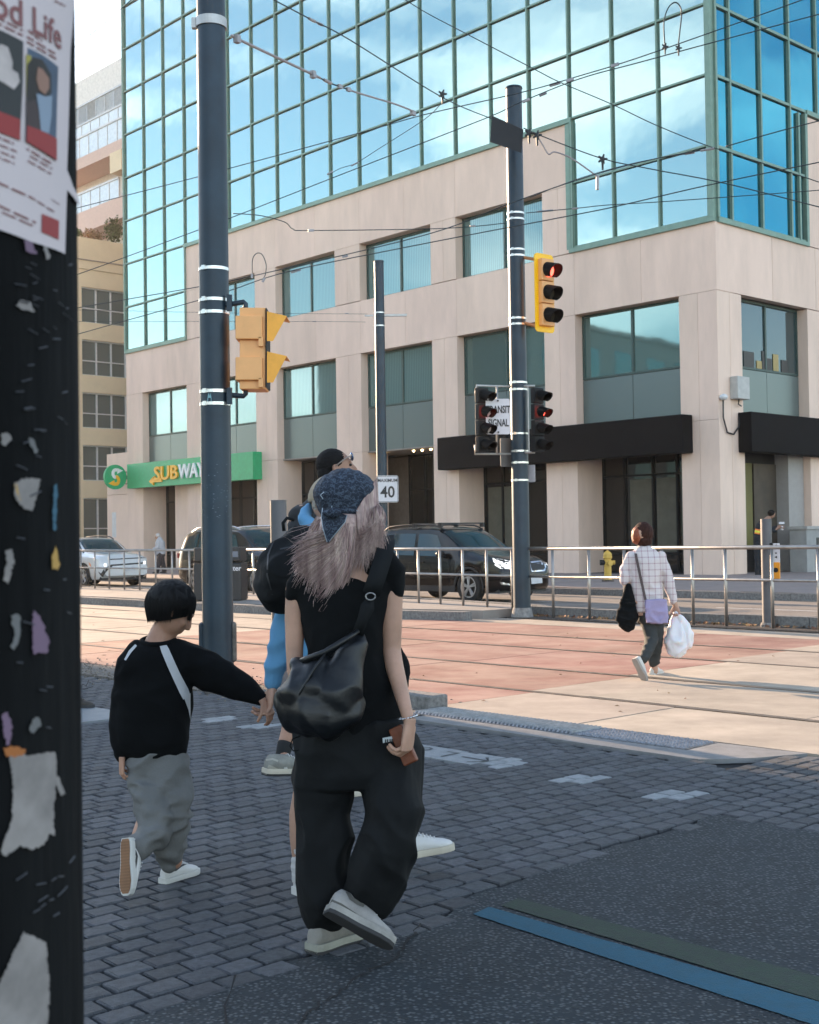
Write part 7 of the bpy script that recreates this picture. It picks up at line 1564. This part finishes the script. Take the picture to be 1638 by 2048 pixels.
ogm = M('hi_vis_orange', (.85, .22, .03), .6); ylm = M('hi_vis_yellow', (.75, .72, .05), .5)
strip_decal(wbv, [(1508, 1062), (1520, 1064)], 10, ogm, 'reflective_band', wk, .01); strip_decal(wbv, [(1508, 1062), (1520, 1064)], 4, ylm, 'reflective_band', wk, .018); strip_decal(wbv, [(1524, 1028), (1527, 1036), (1530, 1044)], 8, ogm, 'reflective_band', wk, .01); strip_decal(wbv, [(1524, 1028), (1527, 1036), (1530, 1044)], 4, ylm, 'reflective_band', wk, .018)
tl_ = thing('spray_bottle', at(1564, 1050, Y - .3), 'white spray bottle held over the low wall by the worker', 'bottle'); MB().tube([at(1564, 1060, Y - .3), at(1564, 1052, Y - .3)], [.045, .03], 10).build('bottle', wsign, tl_); MB().box(at(1563, 1046, Y - .3), .08, .03, .03).build('nozzle', wsign, tl_)
ob_ = gp(318, 1141, .15); Y = 52.0; obase = Vector((at(318, 1100, Y).x, Y, .15)); ow = thing('person', obase, 'white haired person in pale jacket and dark trousers walking below the green sign', 'person'); pxm = lambda m_: m_ * FPX / Y
zt_ = lambda z: 1.0
def PZ(dx, z, dy=0.0): return obase + Vector((dx, dy, z))
B = MB(); hc = PZ(-.06, 1.50); head(B, hc, (-.95, -.2, -.15)); B.tube([PZ(-.02, 1.42), PZ(.02, 1.3)], .05, 10, round_ends=True); B.tube([PZ(.03, 1.3), PZ(.06, .85)], [.13, .13], 12, round_ends=True)
B.tube([PZ(0, 1.28, -.15), PZ(-.02, 1.05, -.18), PZ(-.25, .98, -.15)], [.045, .04, .03], 8, round_ends=True); B.tube([PZ(0, 1.28, .15), PZ(-.02, 1.05, .18), PZ(-.25, .98, .15)], [.045, .04, .03], 8, round_ends=True)
for k in (-1, 1): B.tube([PZ(.06, .85, .08 * k), PZ(.06 + .05 * k, .45, .08 * k), PZ(.06 + .14 * k, .06, .08 * k)], [.08, .06, .04], 8, round_ends=True)
build_body(B, [hand(PZ(-.25, .98, -.15), (-1, 0, 0), (0, 0, -1), (0, 1, 0)), hand(PZ(-.25, .98, .15), (-1, 0, 0), (0, 0, -1), (0, -1, 0))], skin, ow, vox=.014)
T_ = MB().tube([PZ(.02, 1.40), PZ(.04, 1.25), PZ(.06, 1.0), PZ(.07, .80)], [.10, .19, .19, .19], 14, round_ends=True); 
for k in (-1, 1): T_.tube([PZ(.02, 1.3, .15 * k), PZ(0, 1.06, .19 * k), PZ(-.2, .99, .15 * k)], [.07, .065, .05], 8, round_ends=True)
cloth(T_, 'jacket', M('pale_jacket', (.42, .43, .46), .9), ow, vox=.015, amp=.012)
P_ = MB().tube([PZ(.07, .88), PZ(.07, .75)], .18, 12, round_ends=True)
for k in (-1, 1): P_.tube([PZ(.07, .82, .08 * k), PZ(.07 + .05 * k, .45, .08 * k), PZ(.06 + .14 * k, .08, .08 * k)], [.12, .10, .09], 8, round_ends=True)
cloth(P_, 'trousers', M('dark_trousers', (.03, .025, .028), .9), ow, vox=.015, amp=.01); MB().ell(hc + Vector((.02, 0, .03)), .10, .095, .095, n=14, m=8).build('hair', M('hair_white', (.5, .48, .46), .7), ow, smooth=True)
for k in (-1, 1): shoe(ow, PZ(.14 + .14 * k, 0, .08 * k), (-1, 0, 0), (0, 0, 1), .27, soled, soled)
# person behind the wooden pole, only a boot shows
Y = 10.95; bp_ = thing('person', gp(150, 1415), 'person standing behind the wooden pole, only one dark brown boot showing', 'person')
def QX(x, y, Yq=Y): return at(x, y, Yq)
B = MB(); hc = QX(100, 1010); head(B, hc, (.9, .2, 0)); limb(B, [(98, 1030, Y, 12), (97, 1060, Y, 14)]); rings(B, [(97, 1062, Y, 32, .08), (97, 1100, Y, 40, .1), (98, 1200, Y, 34, .1)]); 
for k, x in ((-1, 84), (1, 116)): limb(B, [(x, 1200, Y, 18), (x + 8, 1300, Y, 13), (x + 20, 1385, Y, 9)])
for k, x in ((-1, 62), (1, 130)): limb(B, [(x, 1075, Y, 10), (x, 1140, Y, 9), (x - 4, 1200, Y, 7)])
build_body(B, [hand(QX(58, 1202), (0, 0, -1), (1, 0, 0), (0, -1, 0)), hand(QX(126, 1202), (0, 0, -1), (-1, 0, 0), (0, -1, 0))], skin2, bp_, vox=.009)
dk = M('dark_work_cloth', (.022, .020, .018), .9); T_ = MB(); rings(T_, [(97, 1055, Y, 26, .08), (97, 1075, Y, 42, .11), (97, 1130, Y, 44, .13), (98, 1215, Y, 42, .13)])
for x in (60, 128): limb(T_, [(x + 4, 1075, Y, 14), (x, 1140, Y, 12), (x - 4, 1192, Y, 9)])
cloth(T_, 'jacket', dk, bp_, vox=.01); P_ = MB(); rings(P_, [(98, 1200, Y, 40, .12), (100, 1230, Y, 40, .12)])
for x in (84, 116): limb(P_, [(x, 1225, Y, 22), (x + 8, 1300, Y, 19), (x + 20, 1372, Y, 17)])
cloth(P_, 'trousers', dk, bp_, vox=.01); MB().ell(hc + Z * .03 - Vector((.02, 0, 0)), .105, .09, .09).build('hair', hd, bp_, smooth=True)
bootm = M('boot_brown', (.035, .028, .022), .6, var=.3, vs=12, bump=.2, bs=60)
shoe(bp_, gp(120, 1416), (.97, -.2, 0), (0, 0, 1), .31, bootm, soled, name='boot', low=False); shoe(bp_, gp(92, 1408), (.97, -.2, 0), (0, 0, 1), .31, bootm, soled, name='boot', low=False)
MB().tube([at(160, 1376, 10.9), at(166, 1368, 10.88), at(172, 1372, 10.86), at(178, 1360, 10.86)], .003, 5).tube([at(160, 1378, 10.9), at(170, 1378, 10.88), at(186, 1373, 10.86)], .003, 5).build('laces', soled, bp_)
for o in scene.objects:
    if '_w' in o: del o['_w']
# ================================================================== AIR
hz = MB().hexa([Vector(p) for p in ((-605, -305, -1.1), (605, -305, -1.1), (605, 905, -1.1), (-605, 905, -1.1), (-605, -305, 33), (605, -305, 33), (605, 905, 33), (-605, 905, 33))])
hm_ = bpy.data.materials.new('haze'); hm_.use_nodes = True; nt = hm_.node_tree; nt.nodes.remove(nt.nodes['Principled BSDF'])
pv = nt.nodes.new('ShaderNodeVolumePrincipled'); pv.inputs['Color'].default_value = (.95, .96, 1, 1); pv.inputs['Density'].default_value = .00020; pv.inputs['Anisotropy'].default_value = .55
nt.links.new(pv.outputs[0], nt.nodes['Material Output'].inputs['Volume']); hz.build('haze', hm_, org=(0, 300, 0), kind='stuff')
